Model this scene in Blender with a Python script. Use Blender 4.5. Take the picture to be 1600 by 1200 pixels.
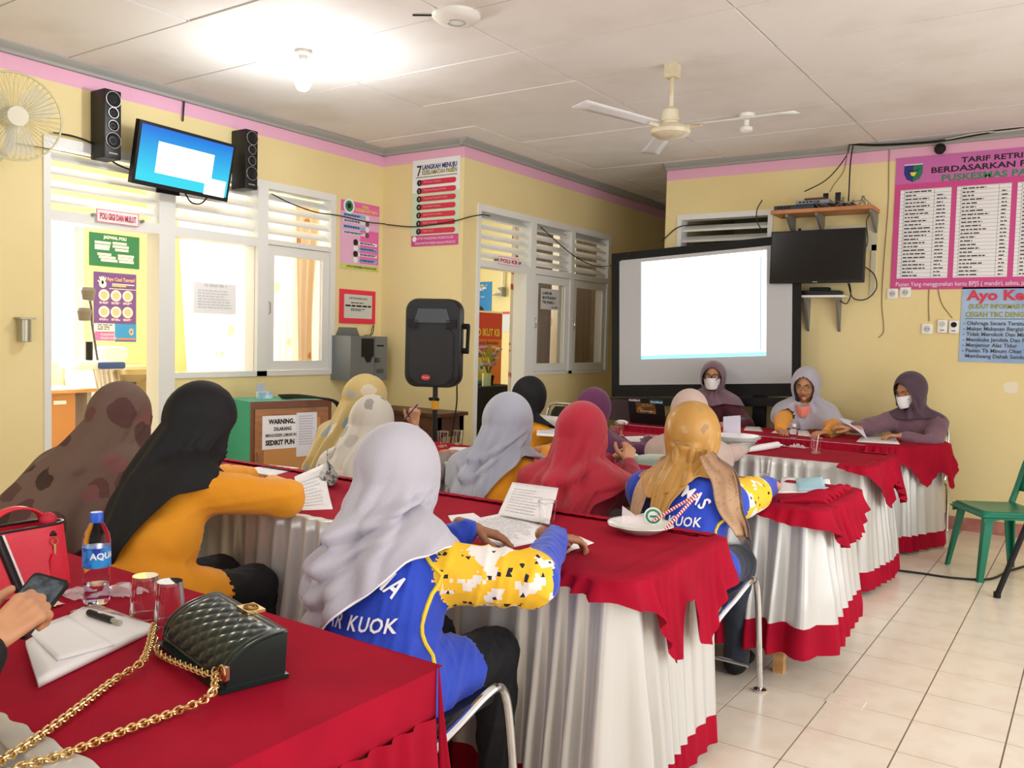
import bpy, bmesh, math, random
import numpy as np
from mathutils import Vector, Matrix
from mathutils.bvhtree import BVHTree
random.seed(7); np.random.seed(7)
scene = bpy.context.scene
COL = scene.collection
for o in list(bpy.data.objects): bpy.data.objects.remove(o)

# ------------------------------------------------------------------ camera
CAM_H = 1.45
FPX = 1349.8
YAW, PIT, ROL = math.radians(34.259), math.radians(-2.9987), math.radians(1.4469)
_f = np.array([-math.sin(YAW)*math.cos(PIT), math.cos(YAW)*math.cos(PIT), math.sin(PIT)])
_r0 = np.array([math.cos(YAW), math.sin(YAW), 0.0]); _u0 = np.cross(_r0, _f)
_r = math.cos(ROL)*_r0 + math.sin(ROL)*_u0
_u = -math.sin(ROL)*_r0 + math.cos(ROL)*_u0
CAMP = np.array([0, 0, CAM_H])
cd = bpy.data.cameras.new('camera'); cam = bpy.data.objects.new('camera', cd); COL.objects.link(cam)
cd.sensor_fit = 'HORIZONTAL'; cd.sensor_width = 36.0; cd.lens = 36.0*FPX/1600.0; cd.clip_start = .02
cam.matrix_world = Matrix(((_r[0], _u[0], -_f[0], 0), (_r[1], _u[1], -_f[1], 0), (_r[2], _u[2], -_f[2], CAM_H), (0, 0, 0, 1)))
scene.camera = cam
def ray(x, y): return _f + (x-800)/FPX*_r - (y-600)/FPX*_u
def onz(x, y, z): d = ray(x, y); return CAMP + d*((z-CAM_H)/d[2])
def onX(x, y, X): d = ray(x, y); return CAMP + d*(X/d[0])
def onY(x, y, Y): d = ray(x, y); return CAMP + d*(Y/d[1])

# ------------------------------------------------------------------ world, lights, exposure
w = bpy.data.worlds.new('world'); scene.world = w; w.use_nodes = True
bg = w.node_tree.nodes['Background']; bg.inputs[0].default_value = (0.86, 0.93, 1.0, 1); bg.inputs[1].default_value = 1.15
def area(name, loc, rot, sx, sy, power, col=(1, .97, .92)):
    l = bpy.data.lights.new(name, 'AREA'); l.shape = 'RECTANGLE'; l.size = sx; l.size_y = sy; l.energy = power; l.color = col
    o = bpy.data.objects.new(name, l); COL.objects.link(o); o.location = loc; o.rotation_euler = rot
    return o
P2 = math.pi/2
area('daylight_veranda', (1.72, 3.3, 1.55), (0, P2, 0), 2.2, 5.6, 104)            # veranda doors along the right side
area('daylight_entrance', (-1.0, -1.72, 1.6), (P2, 0, 0), 4.4, 2.2, 54)         # entrance behind the camera
area('daylight_dental', (-8.28, 4.02, 1.75), (0, -P2, 0), 1.6, 1.2, 170)          # dental room window
area('daylight_family', (-7.58, 7.4, 1.75), (0, -P2, 0), 1.3, 1.3, 62)             # family planning room window
vs = scene.view_settings
vs.view_transform = 'Standard'; vs.look = 'None'; vs.exposure = 0.0; vs.gamma = 1.0; vs.use_curve_mapping = False

# ------------------------------------------------------------------ materials
def lin(c): return c/12.92 if c <= .04045 else ((c+.055)/1.055)**2.4
def rgb(h):
    if isinstance(h, str): return tuple(lin(int(h[i:i+2], 16)/255) for i in (0, 2, 4)) + (1,)
    return tuple(h) + (1,)
MATS = {}
def nm(nt, t, **k):
    n = nt.nodes.new(t)
    for a, b in k.items(): setattr(n, a, b)
    return n
def mat(name, col, rough=.6, metal=0, bump=0, bscale=30, var=None, vscale=4, spec=.5, sheen=0, emit=0, alpha=1, trans=0, coord='Object', vmin=.4, vmax=.65, ior=1.45, stretch=None, detail=4):
    if name in MATS: return MATS[name]
    m = bpy.data.materials.new(name); m.use_nodes = True; MATS[name] = m
    nt = m.node_tree; b = nt.nodes['Principled BSDF']
    b.inputs['Base Color'].default_value = rgb(col); b.inputs['Roughness'].default_value = rough; b.inputs['Metallic'].default_value = metal
    b.inputs['Specular IOR Level'].default_value = spec; b.inputs['IOR'].default_value = ior
    if sheen: b.inputs['Sheen Weight'].default_value = sheen
    if trans: b.inputs['Transmission Weight'].default_value = trans
    if alpha < 1: b.inputs['Alpha'].default_value = alpha
    if emit:
        b.inputs['Emission Color'].default_value = rgb(col); b.inputs['Emission Strength'].default_value = emit
    if var or bump:
        tc = nm(nt, 'ShaderNodeTexCoord'); src = tc.outputs[coord]
        if stretch:
            mp = nm(nt, 'ShaderNodeMapping'); mp.inputs['Scale'].default_value = stretch; nt.links.new(src, mp.inputs[0]); src = mp.outputs[0]
    if var:
        nz = nm(nt, 'ShaderNodeTexNoise'); nz.inputs['Scale'].default_value = vscale; nz.inputs['Detail'].default_value = detail
        nt.links.new(src, nz.inputs['Vector'])
        cr = nm(nt, 'ShaderNodeValToRGB'); cr.color_ramp.elements[0].color = rgb(col); cr.color_ramp.elements[1].color = rgb(var)
        cr.color_ramp.elements[0].position = vmin; cr.color_ramp.elements[1].position = vmax
        nt.links.new(nz.outputs['Fac'], cr.inputs[0]); nt.links.new(cr.outputs[0], b.inputs['Base Color'])
    if bump:
        nz2 = nm(nt, 'ShaderNodeTexNoise'); nz2.inputs['Scale'].default_value = bscale; nz2.inputs['Detail'].default_value = 3
        nt.links.new(src, nz2.inputs['Vector'])
        bp = nm(nt, 'ShaderNodeBump'); bp.inputs['Strength'].default_value = bump; bp.inputs['Distance'].default_value = .02
        nt.links.new(nz2.outputs['Fac'], bp.inputs['Height']); nt.links.new(bp.outputs[0], b.inputs['Normal'])
    return m
def wall_mat(name, base, band, zsplit):
    m = mat(name, base, .7, bump=.06, bscale=25, var='E5CF90', vscale=1.1, vmin=.45, vmax=.95)
    nt = m.node_tree; b = nt.nodes['Principled BSDF']; l = b.inputs['Base Color'].links[0]; src = l.from_socket
    g = nm(nt, 'ShaderNodeNewGeometry'); s = nm(nt, 'ShaderNodeSeparateXYZ'); nt.links.new(g.outputs['Position'], s.inputs[0])
    gt = nm(nt, 'ShaderNodeMath', operation='GREATER_THAN'); gt.inputs[1].default_value = zsplit; nt.links.new(s.outputs[2], gt.inputs[0])
    mx = nm(nt, 'ShaderNodeMix', data_type='RGBA'); nt.links.new(gt.outputs[0], mx.inputs[0]); nt.links.new(src, mx.inputs[6]); mx.inputs[7].default_value = rgb(band)
    nt.links.new(mx.outputs[2], b.inputs['Base Color'])
    return m
M_WALL = wall_mat('yellow_wall_paint', 'EEDCA4', 'EDB4CE', 3.005)
M_WALL_IN = mat('inner_wall_paint', 'F3EAB4', .7, bump=.05)
M_CEIL = mat('ceiling_panel_paint', 'EFECEA', .75, bump=.08, bscale=9, var='DDD7D0', vscale=1.6, vmin=.48, vmax=.85)
M_SEAM = mat('ceiling_gap', '6E675F', .9)
M_CORNICE = mat('cornice_grey', 'A3A39F', .6)
M_TILE = mat('cream_floor_tile', 'EADFCF', .22, var='E2D3C0', vscale=2.2, coord='Generated')
M_GROUT = mat('grout', '8C7C6A', .9)
M_SKIRTING = mat('pink_stone_skirting', 'BE8378', .5, var='A8665C', vscale=14)
M_FRAME = mat('white_frame_paint', 'E9E9E4', .4, bump=.03)
M_GLASS = mat('window_glass', 'FFFFFF', .02, trans=1.0, ior=1.02, spec=.3)
M_BLACK = mat('black_plastic', '0E0F12', .42)
M_BLACKM = mat('black_matte', '0B0C0E', .7)
M_SCREENBLACK = mat('tv_glass', '0B0C10', .18)
M_CHROME = mat('chrome', 'D8DADC', .12, 1.0)
M_WHITE = mat('white_plastic', 'F2F1EC', .35)
M_PAPER = mat('white_paper', 'F4F3F6', .75)
M_INK = mat('black_ink', '1C1B22', .8)
M_FADEINK = mat('faded_ink', '9A9AA6', .8)
M_CABLE = mat('black_cable', '15140F', .5)
M_CABLE2 = mat('tan_cable', '7C6A3E', .6)
M_WOOD = mat('light_wood', 'D7A56E', .5, var='C08A50', vscale=5, stretch=(1, 1, 9))
M_DARKWOOD = mat('dark_wood', '5E3A28', .45, var='472819', vscale=6, stretch=(1, 9, 1))
M_SKIN = mat('tan_skin', 'C6916D', .5, var='B8825F', vscale=12)
M_SKIN2 = mat('warm_skin', 'A87656', .5, var='9A6849', vscale=12)
M_RED = mat('red_tablecloth', 'A50D2B', .85, spec=.15, bump=.05, bscale=300, var='970B27', vscale=5)
M_SATIN = mat('silver_satin', 'CBCAC8', .33, metal=.3, spec=.6, bump=.12, bscale=14, stretch=(1, 1, .25))
M_GOLD = mat('gold_metal', 'E0C28A', .22, 1.0)

# ------------------------------------------------------------------ mesh helpers
class MB:
    def __init__(s): s.v = []; s.f = []
    def add(s, v, f):
        n = len(s.v); s.v += [tuple(map(float, p)) for p in v]; s.f += [tuple(i+n for i in q) for q in f]; return s
    def box(s, lo, hi, bev=0):
        (a, b, c), (d, e, f) = lo, hi
        if bev:
            bm = bmesh.new(); bmesh.ops.create_cube(bm, size=1.0)
            for v in bm.verts: v.co = ((a+d)/2+v.co.x*(d-a), (b+e)/2+v.co.y*(e-b), (c+f)/2+v.co.z*(f-c))
            bmesh.ops.bevel(bm, geom=list(bm.edges), offset=bev, segments=2, profile=.6, affect='EDGES')
            bm.verts.index_update(); vs = [tuple(v.co) for v in bm.verts]; fs = [tuple(v.index for v in q.verts) for q in bm.faces]; bm.free()
            return s.add(vs, fs)
        return s.add([(a, b, c), (d, b, c), (d, e, c), (a, e, c), (a, b, f), (d, b, f), (d, e, f), (a, e, f)],
                     [(0, 3, 2, 1), (4, 5, 6, 7), (0, 1, 5, 4), (1, 2, 6, 5), (2, 3, 7, 6), (3, 0, 4, 7)])
    def prism(s, pts, off):
        n = len(pts); off = np.array(off); a = [np.array(p, float) for p in pts]
        v = a + [p+off for p in a]
        return s.add(v, [tuple(range(n-1, -1, -1)), tuple(range(n, 2*n))] + [(i, (i+1) % n, n+(i+1) % n, n+i) for i in range(n)])
    def tube(s, pts, r, n=8, closed=False, caps=True):
        P = [np.array(p, float) for p in pts]; m = len(P); rr = r if hasattr(r, '__len__') else [r]*m
        up = None; v = []
        for i in range(m):
            t = (P[(i+1) % m]-P[i-1]) if closed else (P[min(i+1, m-1)]-P[max(i-1, 0)])
            L = np.linalg.norm(t); t = t/L if L > 1e-9 else np.array([0, 0, 1.])
            if up is None:
                up = np.cross(t, [0, 0, 1.]);
                if np.linalg.norm(up) < 1e-3: up = np.cross(t, [0, 1., 0])
            up = up - t*(up@t); up /= (np.linalg.norm(up)+1e-12); w_ = np.cross(t, up)
            for j in range(n):
                a = 2*math.pi*j/n; v.append(P[i] + rr[i]*(math.cos(a)*up + math.sin(a)*w_))
        f = []
        for i in range(m if closed else m-1):
            k = (i+1) % m
            for j in range(n): f.append((i*n+j, i*n+(j+1) % n, k*n+(j+1) % n, k*n+j))
        if caps and not closed: f += [tuple(range(n-1, -1, -1)), tuple(range((m-1)*n, m*n))]
        return s.add(v, f)
    def lathe(s, prof, c=(0, 0, 0), n=24, axis='z', sx=1, sy=1):
        v = []; f = []; m = len(prof)
        for r, z in prof:
            for j in range(n):
                a = 2*math.pi*j/n; x, y = r*math.cos(a)*sx, r*math.sin(a)*sy
                p = (x, y, z) if axis == 'z' else ((z, x, y) if axis == 'x' else (y, z, x))
                v.append((c[0]+p[0], c[1]+p[1], c[2]+p[2]))
        for i in range(m-1):
            for j in range(n): f.append((i*n+j, i*n+(j+1) % n, (i+1)*n+(j+1) % n, (i+1)*n+j))
        if prof[0][0] > 1e-4: f.append(tuple(range(n-1, -1, -1)))
        if prof[-1][0] > 1e-4: f.append(tuple(range((m-1)*n, m*n)))
        return s.add(v, f)
    def grid(s, G, wrap=False):
        m, n = len(G), len(G[0]); v = [p for row in G for p in row]
        f = [(i*n+j, i*n+(j+1) % n, (i+1)*n+(j+1) % n, (i+1)*n+j) for i in range(m-1) for j in range(n if wrap else n-1)]
        return s.add(v, f)
    def mesh(s, name, m=None, smooth=True):
        me = bpy.data.meshes.new(name); me.from_pydata(s.v, [], s.f); me.update()
        if smooth: smooth_mesh(me)
        if m: me.materials.append(m)
        return me
    def build(s, name, m, parent=None, smooth=True, sharp=35):
        me = s.mesh(name, m, False)
        if smooth: smooth_mesh(me, sharp)
        return link(name, me, parent)
def smooth_mesh(me, ang=35):
    me.polygons.foreach_set('use_smooth', [True]*len(me.polygons))
    try: me.set_sharp_from_angle(angle=math.radians(ang))
    except Exception: pass
    me.update()
def link(name, me, parent=None):
    o = bpy.data.objects.new(name, me); COL.objects.link(o)
    if parent is not None: setpar(o, parent)
    return o
def setpar(o, p):      # parts are modelled in world space unless the parent is at the origin
    o.parent = p; o.matrix_parent_inverse = p_world(p).inverted()
def p_world(p):
    m = Matrix.LocRotScale(p.location, p.rotation_euler, p.scale)
    return (p_world(p.parent) @ p.matrix_parent_inverse @ m) if p.parent else m
def empty(name, loc=(0, 0, 0), rz=0, label=None, cat=None, group=None):
    o = bpy.data.objects.new(name, None); COL.objects.link(o); o.location = Vector([float(a) for a in loc]); o.rotation_euler = (0, 0, rz); o.empty_display_size = .1
    if label: tag(o, label, cat, group)
    return o
def tag(o, label, cat, group=None):
    o['label'] = label; o['category'] = cat
    if group: o['group'] = group
    return o
def struct(o, label=None, cat=None):
    o['kind'] = 'structure'
    if label: o['label'] = label; o['category'] = cat
    return o
def copy_tree(o, parent=None, loc=None, rz=None):
    c = o.copy(); COL.objects.link(c)
    if parent is not None: c.parent = parent
    if loc is not None: c.location = loc
    if rz is not None: c.rotation_euler = (0, 0, rz)
    for ch in list(o.children): copy_tree(ch, c)
    return c
def catmull(pts, n=8):
    P = [np.array(p, float) for p in pts]; P = [2*P[0]-P[1]] + P + [2*P[-1]-P[-2]]; out = []
    for i in range(1, len(P)-2):
        for k in range(n):
            t = k/n; a, b, c, d = P[i-1:i+3]
            out.append(.5*((2*b)+(-a+c)*t+(2*a-5*b+4*c-d)*t*t+(-a+3*b-3*c+d)*t**3))
    out.append(P[-2]); return out
def cable(name, pts, r, m, label, parent=None, n=6, group=None):
    o = MB().tube(catmull(pts, n), r, 6).build(name, m, parent)
    if parent is None: tag(o, label, 'cable', group)
    return o
# text -> mesh
TXT = {}
def text_mesh(s, bold=0.0, shear=0):
    key = (s, bold, shear)
    if key in TXT: return TXT[key]
    c = bpy.data.curves.new('t', 'FONT'); c.body = s; c.size = 1; c.offset = bold; c.resolution_u = 2; c.shear = shear
    o = bpy.data.objects.new('t', c); COL.objects.link(o)
    bpy.context.view_layer.update()
    me = bpy.data.meshes.new_from_object(o.evaluated_get(bpy.context.evaluated_depsgraph_get()))
    v = np.array([tuple(x.co) for x in me.vertices]) if len(me.vertices) else np.zeros((1, 3)); f = [tuple(p.vertices) for p in me.polygons]
    bpy.data.objects.remove(o); bpy.data.curves.remove(c); bpy.data.meshes.remove(me)
    TXT[key] = (v, f); return TXT[key]
class Board:
    """a flat sign in the place: origin at its lower left front corner, u right, v up, n outwards"""
    def __init__(s, root, o, u, v, n): s.root = root; s.o, s.u, s.v, s.n = [np.array(a, float) for a in (o, u, v, n)]; s.k = 0
    def pt(s, a, b, c=0): return s.o + s.u*a + s.v*b + s.n*c
    def rect(s, a0, b0, a1, b1, m, name='printed_panel', d=None, t=.0006):
        if d is None: s.k += 1; d = .0004 + .0002*(s.k % 9)
        pts = [s.pt(a0, b0, d), s.pt(a1, b0, d), s.pt(a1, b1, d), s.pt(a0, b1, d)]
        return MB().prism(pts, s.n*t).build(name, m, s.root, False)
    def poly(s, pts, m, name='printed_shape', d=.0016, t=.0006):
        return MB().prism([s.pt(a, b, d) for a, b in pts], s.n*t).build(name, m, s.root, False)
    def disc(s, a, b, r, m, name='printed_circle', d=.0022, ry=None):
        return s.poly([(a+r*math.cos(i*math.pi/12), b+(ry or r)*math.sin(i*math.pi/12)) for i in range(24)], m, name, d)
    def text(s, txt, a, b, h, m, width=None, align='l', bold=.0, d=.003, name='lettering', shear=0):
        v, f = text_mesh(txt, bold, shear); k = h/.72
        wx = v[:, 0].max(); sx = k if width is None else width/max(wx, 1e-6)
        x0 = a if align == 'l' else (a-wx*sx/2 if align == 'c' else a-wx*sx)
        P = [s.pt(x0+p[0]*sx, b+p[1]*k, d) for p in v]
        return MB().add(P, f).build(name, m, s.root, False)
    def lines(s, a0, a1, b_top, b_bot, n, m, h, jitter=.3, name='small_print'):
        mb = MB()
        for i in range(n):
            b = b_top + (b_bot-b_top)*i/max(n-1, 1); e = a1-(a1-a0)*jitter*random.random(); x = a0
            while x < e-.002:
                wd = min(random.uniform(1.5, 5)*h, e-x); mb.add([s.pt(x, b, .0026), s.pt(x+wd, b, .0026), s.pt(x+wd, b+h, .0026), s.pt(x, b+h, .0026)], [(0, 1, 2, 3)]); x += wd+h*.7
        o = mb.build(name, m, s.root, False); o['kind'] = 'stuff'; return o
# ================================================================== room shell
ZC = 3.16; XL = -5.578; YJ = 5.985; XP = -4.632; YB = 7.77; XB0 = -3.547; XR = 1.6; YR = -1.6
def boxes(name, bl, m, smooth=False):
    mb = MB()
    for lo, hi in bl: mb.box(lo, hi)
    return mb.build(name, m, None, smooth)
T = .13
# left wall with one opening: door part 2.87-3.68, window part 3.81-5.39
struct(boxes('wall_left', [((XL-T, YR, 0), (XL, 2.87, ZC)), ((XL-T, 2.87, 2.66), (XL, 5.39, ZC)), ((XL-T, 3.74, 0), (XL, 5.39, 1.10)), ((XL-T, 5.39, 0), (XL, YJ+.12, ZC))], M_WALL), 'yellow wall with pink top band around the dental room opening', 'wall')
struct(boxes('wall_corner', [((XL, YJ, 0), (XP, YJ+.13, ZC))], M_WALL), 'short yellow wall return carrying the seven steps poster', 'wall')
struct(boxes('wall_passage', [((XP-T, YJ+.13, 0), (XP, 6.19, ZC)), ((XP-T, 6.19, 2.64), (XP, 8.70, ZC)), ((XP-T, 7.10, 0), (XP, 8.70, 1.10)), ((XP-T, 8.70, 0), (XP, 11.5, ZC))], M_WALL), 'yellow passage wall around the family planning room opening', 'wall')
struct(boxes('wall_back', [((XB0, YB, 0), (-3.42, YB+.13, ZC)), ((-3.42, YB, 2.67), (-2.50, YB+.13, ZC)), ((-3.42, YB, 0), (-2.50, YB+.13, 2.1)), ((-2.50, YB, 0), (XR, YB+.13, ZC)), ((XB0, YB+.13, 0), (XB0+.13, 11.5, ZC))], M_WALL), 'yellow back wall behind the projector screen and pink tariff board', 'wall')
struct(boxes('wall_far', [((XP-T, 11.5, 0), (XB0+.13, 11.63, ZC))], M_WALL), 'yellow end wall of the passage', 'wall')
struct(boxes('wall_right', [((XR, YR, 0), (XR+.13, .3, ZC)), ((XR, 6.3, 0), (XR+.13, YB+.13, ZC)), ((XR, .3, 2.7), (XR+.13, 6.3, ZC)), ((XR, .3, 0), (XR+.13, 6.3, .35))], M_WALL), 'yellow wall with veranda openings on the right', 'wall')
struct(boxes('wall_rear', [((XL-T, YR-.13, 0), (-3.3, YR, ZC)), ((1.3, YR-.13, 0), (XR+.13, YR, ZC)), ((-3.3, YR-.13, 2.75), (1.3, YR, ZC)), ((-3.3, YR-.13, 0), (1.3, YR, .3))], M_WALL), 'yellow wall with wide entrance behind the seats', 'wall')
# rooms behind the openings
XD = -8.3
struct(boxes('wall_dental', [((XD-.1, .9, 0), (XD, 3.38, ZC)), ((XD-.1, 3.38, 0), (XD, 4.66, 1.1)), ((XD-.1, 3.38, 2.5), (XD, 4.66, ZC)), ((XD-.1, 4.66, 0), (XD, YJ+.13, ZC)), ((XD, .9, 0), (XL-T, 1.0, ZC))], M_WALL_IN), 'pale yellow far wall of the dental room', 'wall')
struct(boxes('wall_partition', [((XD, YJ, 0), (XL, YJ+.13, ZC))], M_WALL_IN), 'pale yellow wall between dental and family planning rooms', 'wall')
XK = -7.6; YK = 9.6
struct(boxes('wall_family', [((XK-.1, YJ+.13, 0), (XK, 6.7, ZC)), ((XK-.1, 8.1, 0), (XK, YK+.1, ZC)), ((XK-.1, 6.7, 0), (XK, 8.1, 1.0)), ((XK-.1, 6.7, 2.5), (XK, 8.1, ZC)), ((XK, YK, 0), (XP-T, YK+.1, ZC))], M_WALL_IN), 'pale yellow wall of the family planning room', 'wall')
YS = 9.3
struct(boxes('wall_store', [((XB0+.13, YS, 0), (-1.0, YS+.1, ZC)), ((-1.1, YB+.13, 0), (-1.0, YS, ZC))], mat('store_paint', 'C3BF8A', .7)), 'olive wall of the store room behind the transom', 'wall')
# floor
root = empty('floor'); struct(root, 'cream ceramic tile floor with brown grout', 'floor')
MB().box((XD-.1, YR-.13, -.12), (XR+2.0, 11.6, -.004)).build('grout_bed', M_GROUT, root, False)
TP = .32; X0 = -.862; Y0 = 3.314
tile = MB().box((-TP/2+.003, -TP/2+.003, -.004), (TP/2-.003, TP/2-.003, .0)).mesh('floor_tile', M_TILE, False)
rest = MB(); cnt = 0
for i in range(-24, 9):
    for j in range(-16, 27):
        cx, cy = X0+TP*(i+.5), Y0+TP*(j+.5)
        near = -1.85 < cx < .25 and 2.35 < cy < YB
        if near and cnt < 300:
            o = link('floor_tile', tile, root); o.location = (cx, cy, 0); cnt += 1
        else: rest.box((cx-TP/2+.003, cy-TP/2+.003, -.004), (cx+TP/2-.003, cy+TP/2-.003, 0))
o = rest.build('more_tiles', M_TILE, root, False); o['kind'] = 'stuff'
# drain cover plate set in a tile
p = onz(1322, 1096, 0)
o = MB().box((p[0]-.07, p[1]-.05, 0), (p[0]+.07, p[1]+.05, .003)).build('access_cover', M_TILE, root, False)
# ceiling panels on battens
root = empty('ceiling', (0, 0, ZC)); struct(root, 'white board ceiling of large panels with open seams', 'ceiling')
MB().box((XD-.1, YR-.13, ZC+.03), (XR+.13, 11.6, ZC+.1)).build('ceiling_backing', M_SEAM, root, False)
PX, PY = 1.32, .665
for i in range(-5, 3):
    for j in range(-9, 11):
        x0 = -1.632+PX*i; y0 = 4.99+PY*j
        if x0+PX < XD or x0 > XR or y0+PY < YR or y0 > 11.5: continue
        g = .005; s1, s2 = [random.uniform(-.002, .002) for _ in '12']
        dz = random.uniform(-.004, .003)
        pts = [(x0+g+s1, y0+g), (x0+PX-g, y0+g+s2), (x0+PX-g+s2, y0+PY-g), (x0+g, y0+PY-g+s1)]
        MB().prism([(a, b, ZC+dz) for a, b in pts], (0, 0, .03)).build('ceiling_panel', M_CEIL, root, False)
# cornices
def cornice(name, a, b, nrm, label):
    a = np.array(a+(0,), float); b = np.array(b+(0,), float); n = np.array(nrm+(0,), float); prof = [(0, 3.10), (.03, 3.10), (.035, 3.118), (.06, 3.135), (.075, 3.15), (.078, ZC), (0, ZC)]
    pts = [a+n*d+np.array([0, 0, z]) for d, z in prof]
    struct(MB().prism(pts, b-a).build(name, M_CORNICE, None, False), label, 'cornice')
cornice('trim_1', (XL, YR), (XL, YJ), (1, 0), 'grey moulded cornice above the left wall')
cornice('trim_2', (XL, YJ), (XP, YJ), (0, -1), 'grey moulded cornice above the seven steps poster')
cornice('trim_3', (XP, YJ-.078), (XP, 11.5), (1, 0), 'grey moulded cornice along the passage wall')
cornice('trim_4', (XB0, YB), (XR, YB), (0, -1), 'grey moulded cornice above the pink tariff board')
struct(boxes('baseboard_back', [((XB0, YB-.02, 0), (XR, YB, .105))], M_SKIRTING), 'pink stone skirting along the back wall', 'baseboard')
struct(boxes('baseboard_left', [((XL, YR, 0), (XL+.02, 2.85, .105)), ((XL, 3.83, 0), (XL+.02, YJ, .105))], M_SKIRTING), 'pink stone skirting along the left wall', 'baseboard')
struct(boxes('baseboard_passage', [((XL+.02, YJ-.02, 0), (XP, YJ, .105)), ((XP, YJ-.02, 0), (XP+.02, 6.18, .105)), ((XP, 7.16, 0), (XP+.02, 11.5, .105))], M_SKIRTING), 'pink stone skirting along the corner and passage walls', 'baseboard')

# ------------------------------------------------------------------ door and window units with louvred transoms
def yz_unit(name, X, label, cat, bars, slats, panes=(), sashes=()):
    """frame members as boxes in the plane X: bars (y0,y1,z0,z1), slats (y0,y1,z), panes, sashes"""
    r = empty(name, (X, bars[0][0], 0)); struct(r, label, cat)
    for y0, y1, z0, z1 in bars: MB().box((X-T-.01, y0, z0), (X+.012, y1, z1)).build('frame_bar', M_FRAME, r, False)
    for y0, y1, z in slats:
        MB().prism([(X-.11, y0, z+.035), (X-.02, y0, z-.02), (X-.015, y0, z-.005), (X-.105, y0, z+.05)], (0, y1-y0, 0)).build('louvre_slat', M_FRAME, r, False)
    for y0, y1, z0, z1 in sashes:
        s = MB(); wd = .075
        s.box((X-.05, y0, z0), (X-.005, y0+wd, z1)).box((X-.05, y1-wd, z0), (X-.005, y1, z1)).box((X-.05, y0+wd, z0), (X-.005, y1-wd, z0+wd)).box((X-.05, y0+wd, z1-wd), (X-.005, y1-wd, z1))
        so = s.build('window_sash', M_FRAME, r, False)
        MB().box((X-.03, y0+wd, z0+wd), (X-.026, y1-wd, z1-wd)).build('pane', M_GLASS, so, False)
        MB().tube([(X-.004, y0+.02, (z0+z1)/2-.05), (X+.015, y0+.02, (z0+z1)/2-.04), (X+.015, y0+.02, (z0+z1)/2+.04), (X-.004, y0+.02, (z0+z1)/2+.05)], .005, 6).build('latch', M_CHROME, so)
    for y0, y1, z0, z1 in panes: MB().box((X-.03, y0, z0), (X-.026, y1, z1)).build('pane', M_GLASS, r, False)
    return r
zs = (2.265, 2.355, 2.445, 2.535)
yz_unit('door_1', XL, 'white door frame with louvred transom into the dental room', 'door frame', [(2.87, 2.915, 0, 2.66), (3.68, 3.81, 0, 2.66), (2.915, 3.68, 2.13, 2.20), (2.915, 3.68, 2.60, 2.66)], [(2.915, 3.68, z) for z in zs])
yz_unit('window_1', XL, 'white double window with louvred transom and pale curtains', 'window', [(4.55, 4.65, 1.10, 2.66), (5.335, 5.39, 1.10, 2.66), (3.81, 4.55, 2.13, 2.20), (4.65, 5.335, 2.16, 2.20), (3.81, 4.55, 2.60, 2.66), (4.65, 5.335, 2.60, 2.66), (3.81, 5.335, 1.10, 1.14)], [(3.81, 4.55, z) for z in zs]+[(4.65, 5.335, z) for z in zs], panes=[(3.81, 4.55, 1.14, 2.13)], sashes=[(4.655, 5.33, 1.145, 2.155)])
zs2 = (2.19, 2.275, 2.36, 2.445, 2.53)
yz_unit('door_2', XP, 'white door frame with louvred transom into the family planning room', 'door frame', [(6.19, 6.235, 0, 2.64), (6.99, 7.15, 0, 2.09), (7.06, 7.15, 2.09, 2.64), (6.235, 7.06, 2.09, 2.15), (6.235, 7.06, 2.58, 2.64)], [(6.235, 7.06, z) for z in zs2])
yz_unit('window_2', XP, 'white passage window pair with louvred transoms beside the screen', 'window', [(7.83, 7.90, 1.10, 2.64), (8.64, 8.70, 1.10, 2.64), (7.15, 7.83, 2.09, 2.15), (7.90, 8.64, 2.09, 2.15), (7.15, 7.83, 2.58, 2.64), (7.90, 8.64, 2.58, 2.64), (7.15, 8.64, 1.10, 1.13)], [(7.15, 7.83, z) for z in zs2]+[(7.90, 8.64, z) for z in zs2], sashes=[(7.155, 7.825, 1.135, 2.085), (7.905, 8.635, 1.135, 2.085)])
r = empty('window_3', (-3.42, YB, 2.1)); struct(r, 'white louvred transom high on the back wall above the screen', 'window')
for lo, hi in [((-3.42, YB-.012, 2.62), (-2.50, YB+.13, 2.67)), ((-3.42, YB-.012, 2.1), (-3.375, YB+.13, 2.62)), ((-2.545, YB-.012, 2.1), (-2.50, YB+.13, 2.62))]: MB().box(lo, hi).build('frame_bar', M_FRAME, r, False)
for z in (2.53, 2.43, 2.33, 2.23): MB().prism([(-3.375, YB+.11, z+.03), (-3.375, YB+.02, z-.02), (-3.375, YB+.015, z), (-3.375, YB+.105, z+.045)], (.83, 0, 0)).build('louvre_slat', M_FRAME, r, False)
r = empty('window_4', (XD, 3.38, 1.1)); struct(r, 'bright outside window of the dental room', 'window')
for y0, y1, z0, z1 in [(3.38, 3.42, 1.1, 2.5), (4.62, 4.66, 1.1, 2.5), (4.0, 4.04, 1.14, 2.46), (3.42, 4.62, 1.1, 1.14), (3.42, 4.62, 2.46, 2.5)]: MB().box((XD-.08, y0, z0), (XD+.01, y1, z1)).build('frame_bar', M_FRAME, r, False)
r = empty('window_5', (XK, 7.4, 1.0)); struct(r, 'bright outside window of the family planning room', 'window')
for y0, y1, z0, z1 in [(6.7, 6.75, 1, 2.5), (8.05, 8.1, 1, 2.5), (7.38, 7.42, 1.05, 2.45), (6.75, 8.05, 1, 1.05), (6.75, 8.05, 2.45, 2.5)]: MB().box((XK-.1, y0, z0), (XK+.01, y1, z1)).build('frame_bar', M_FRAME, r, False)
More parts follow.
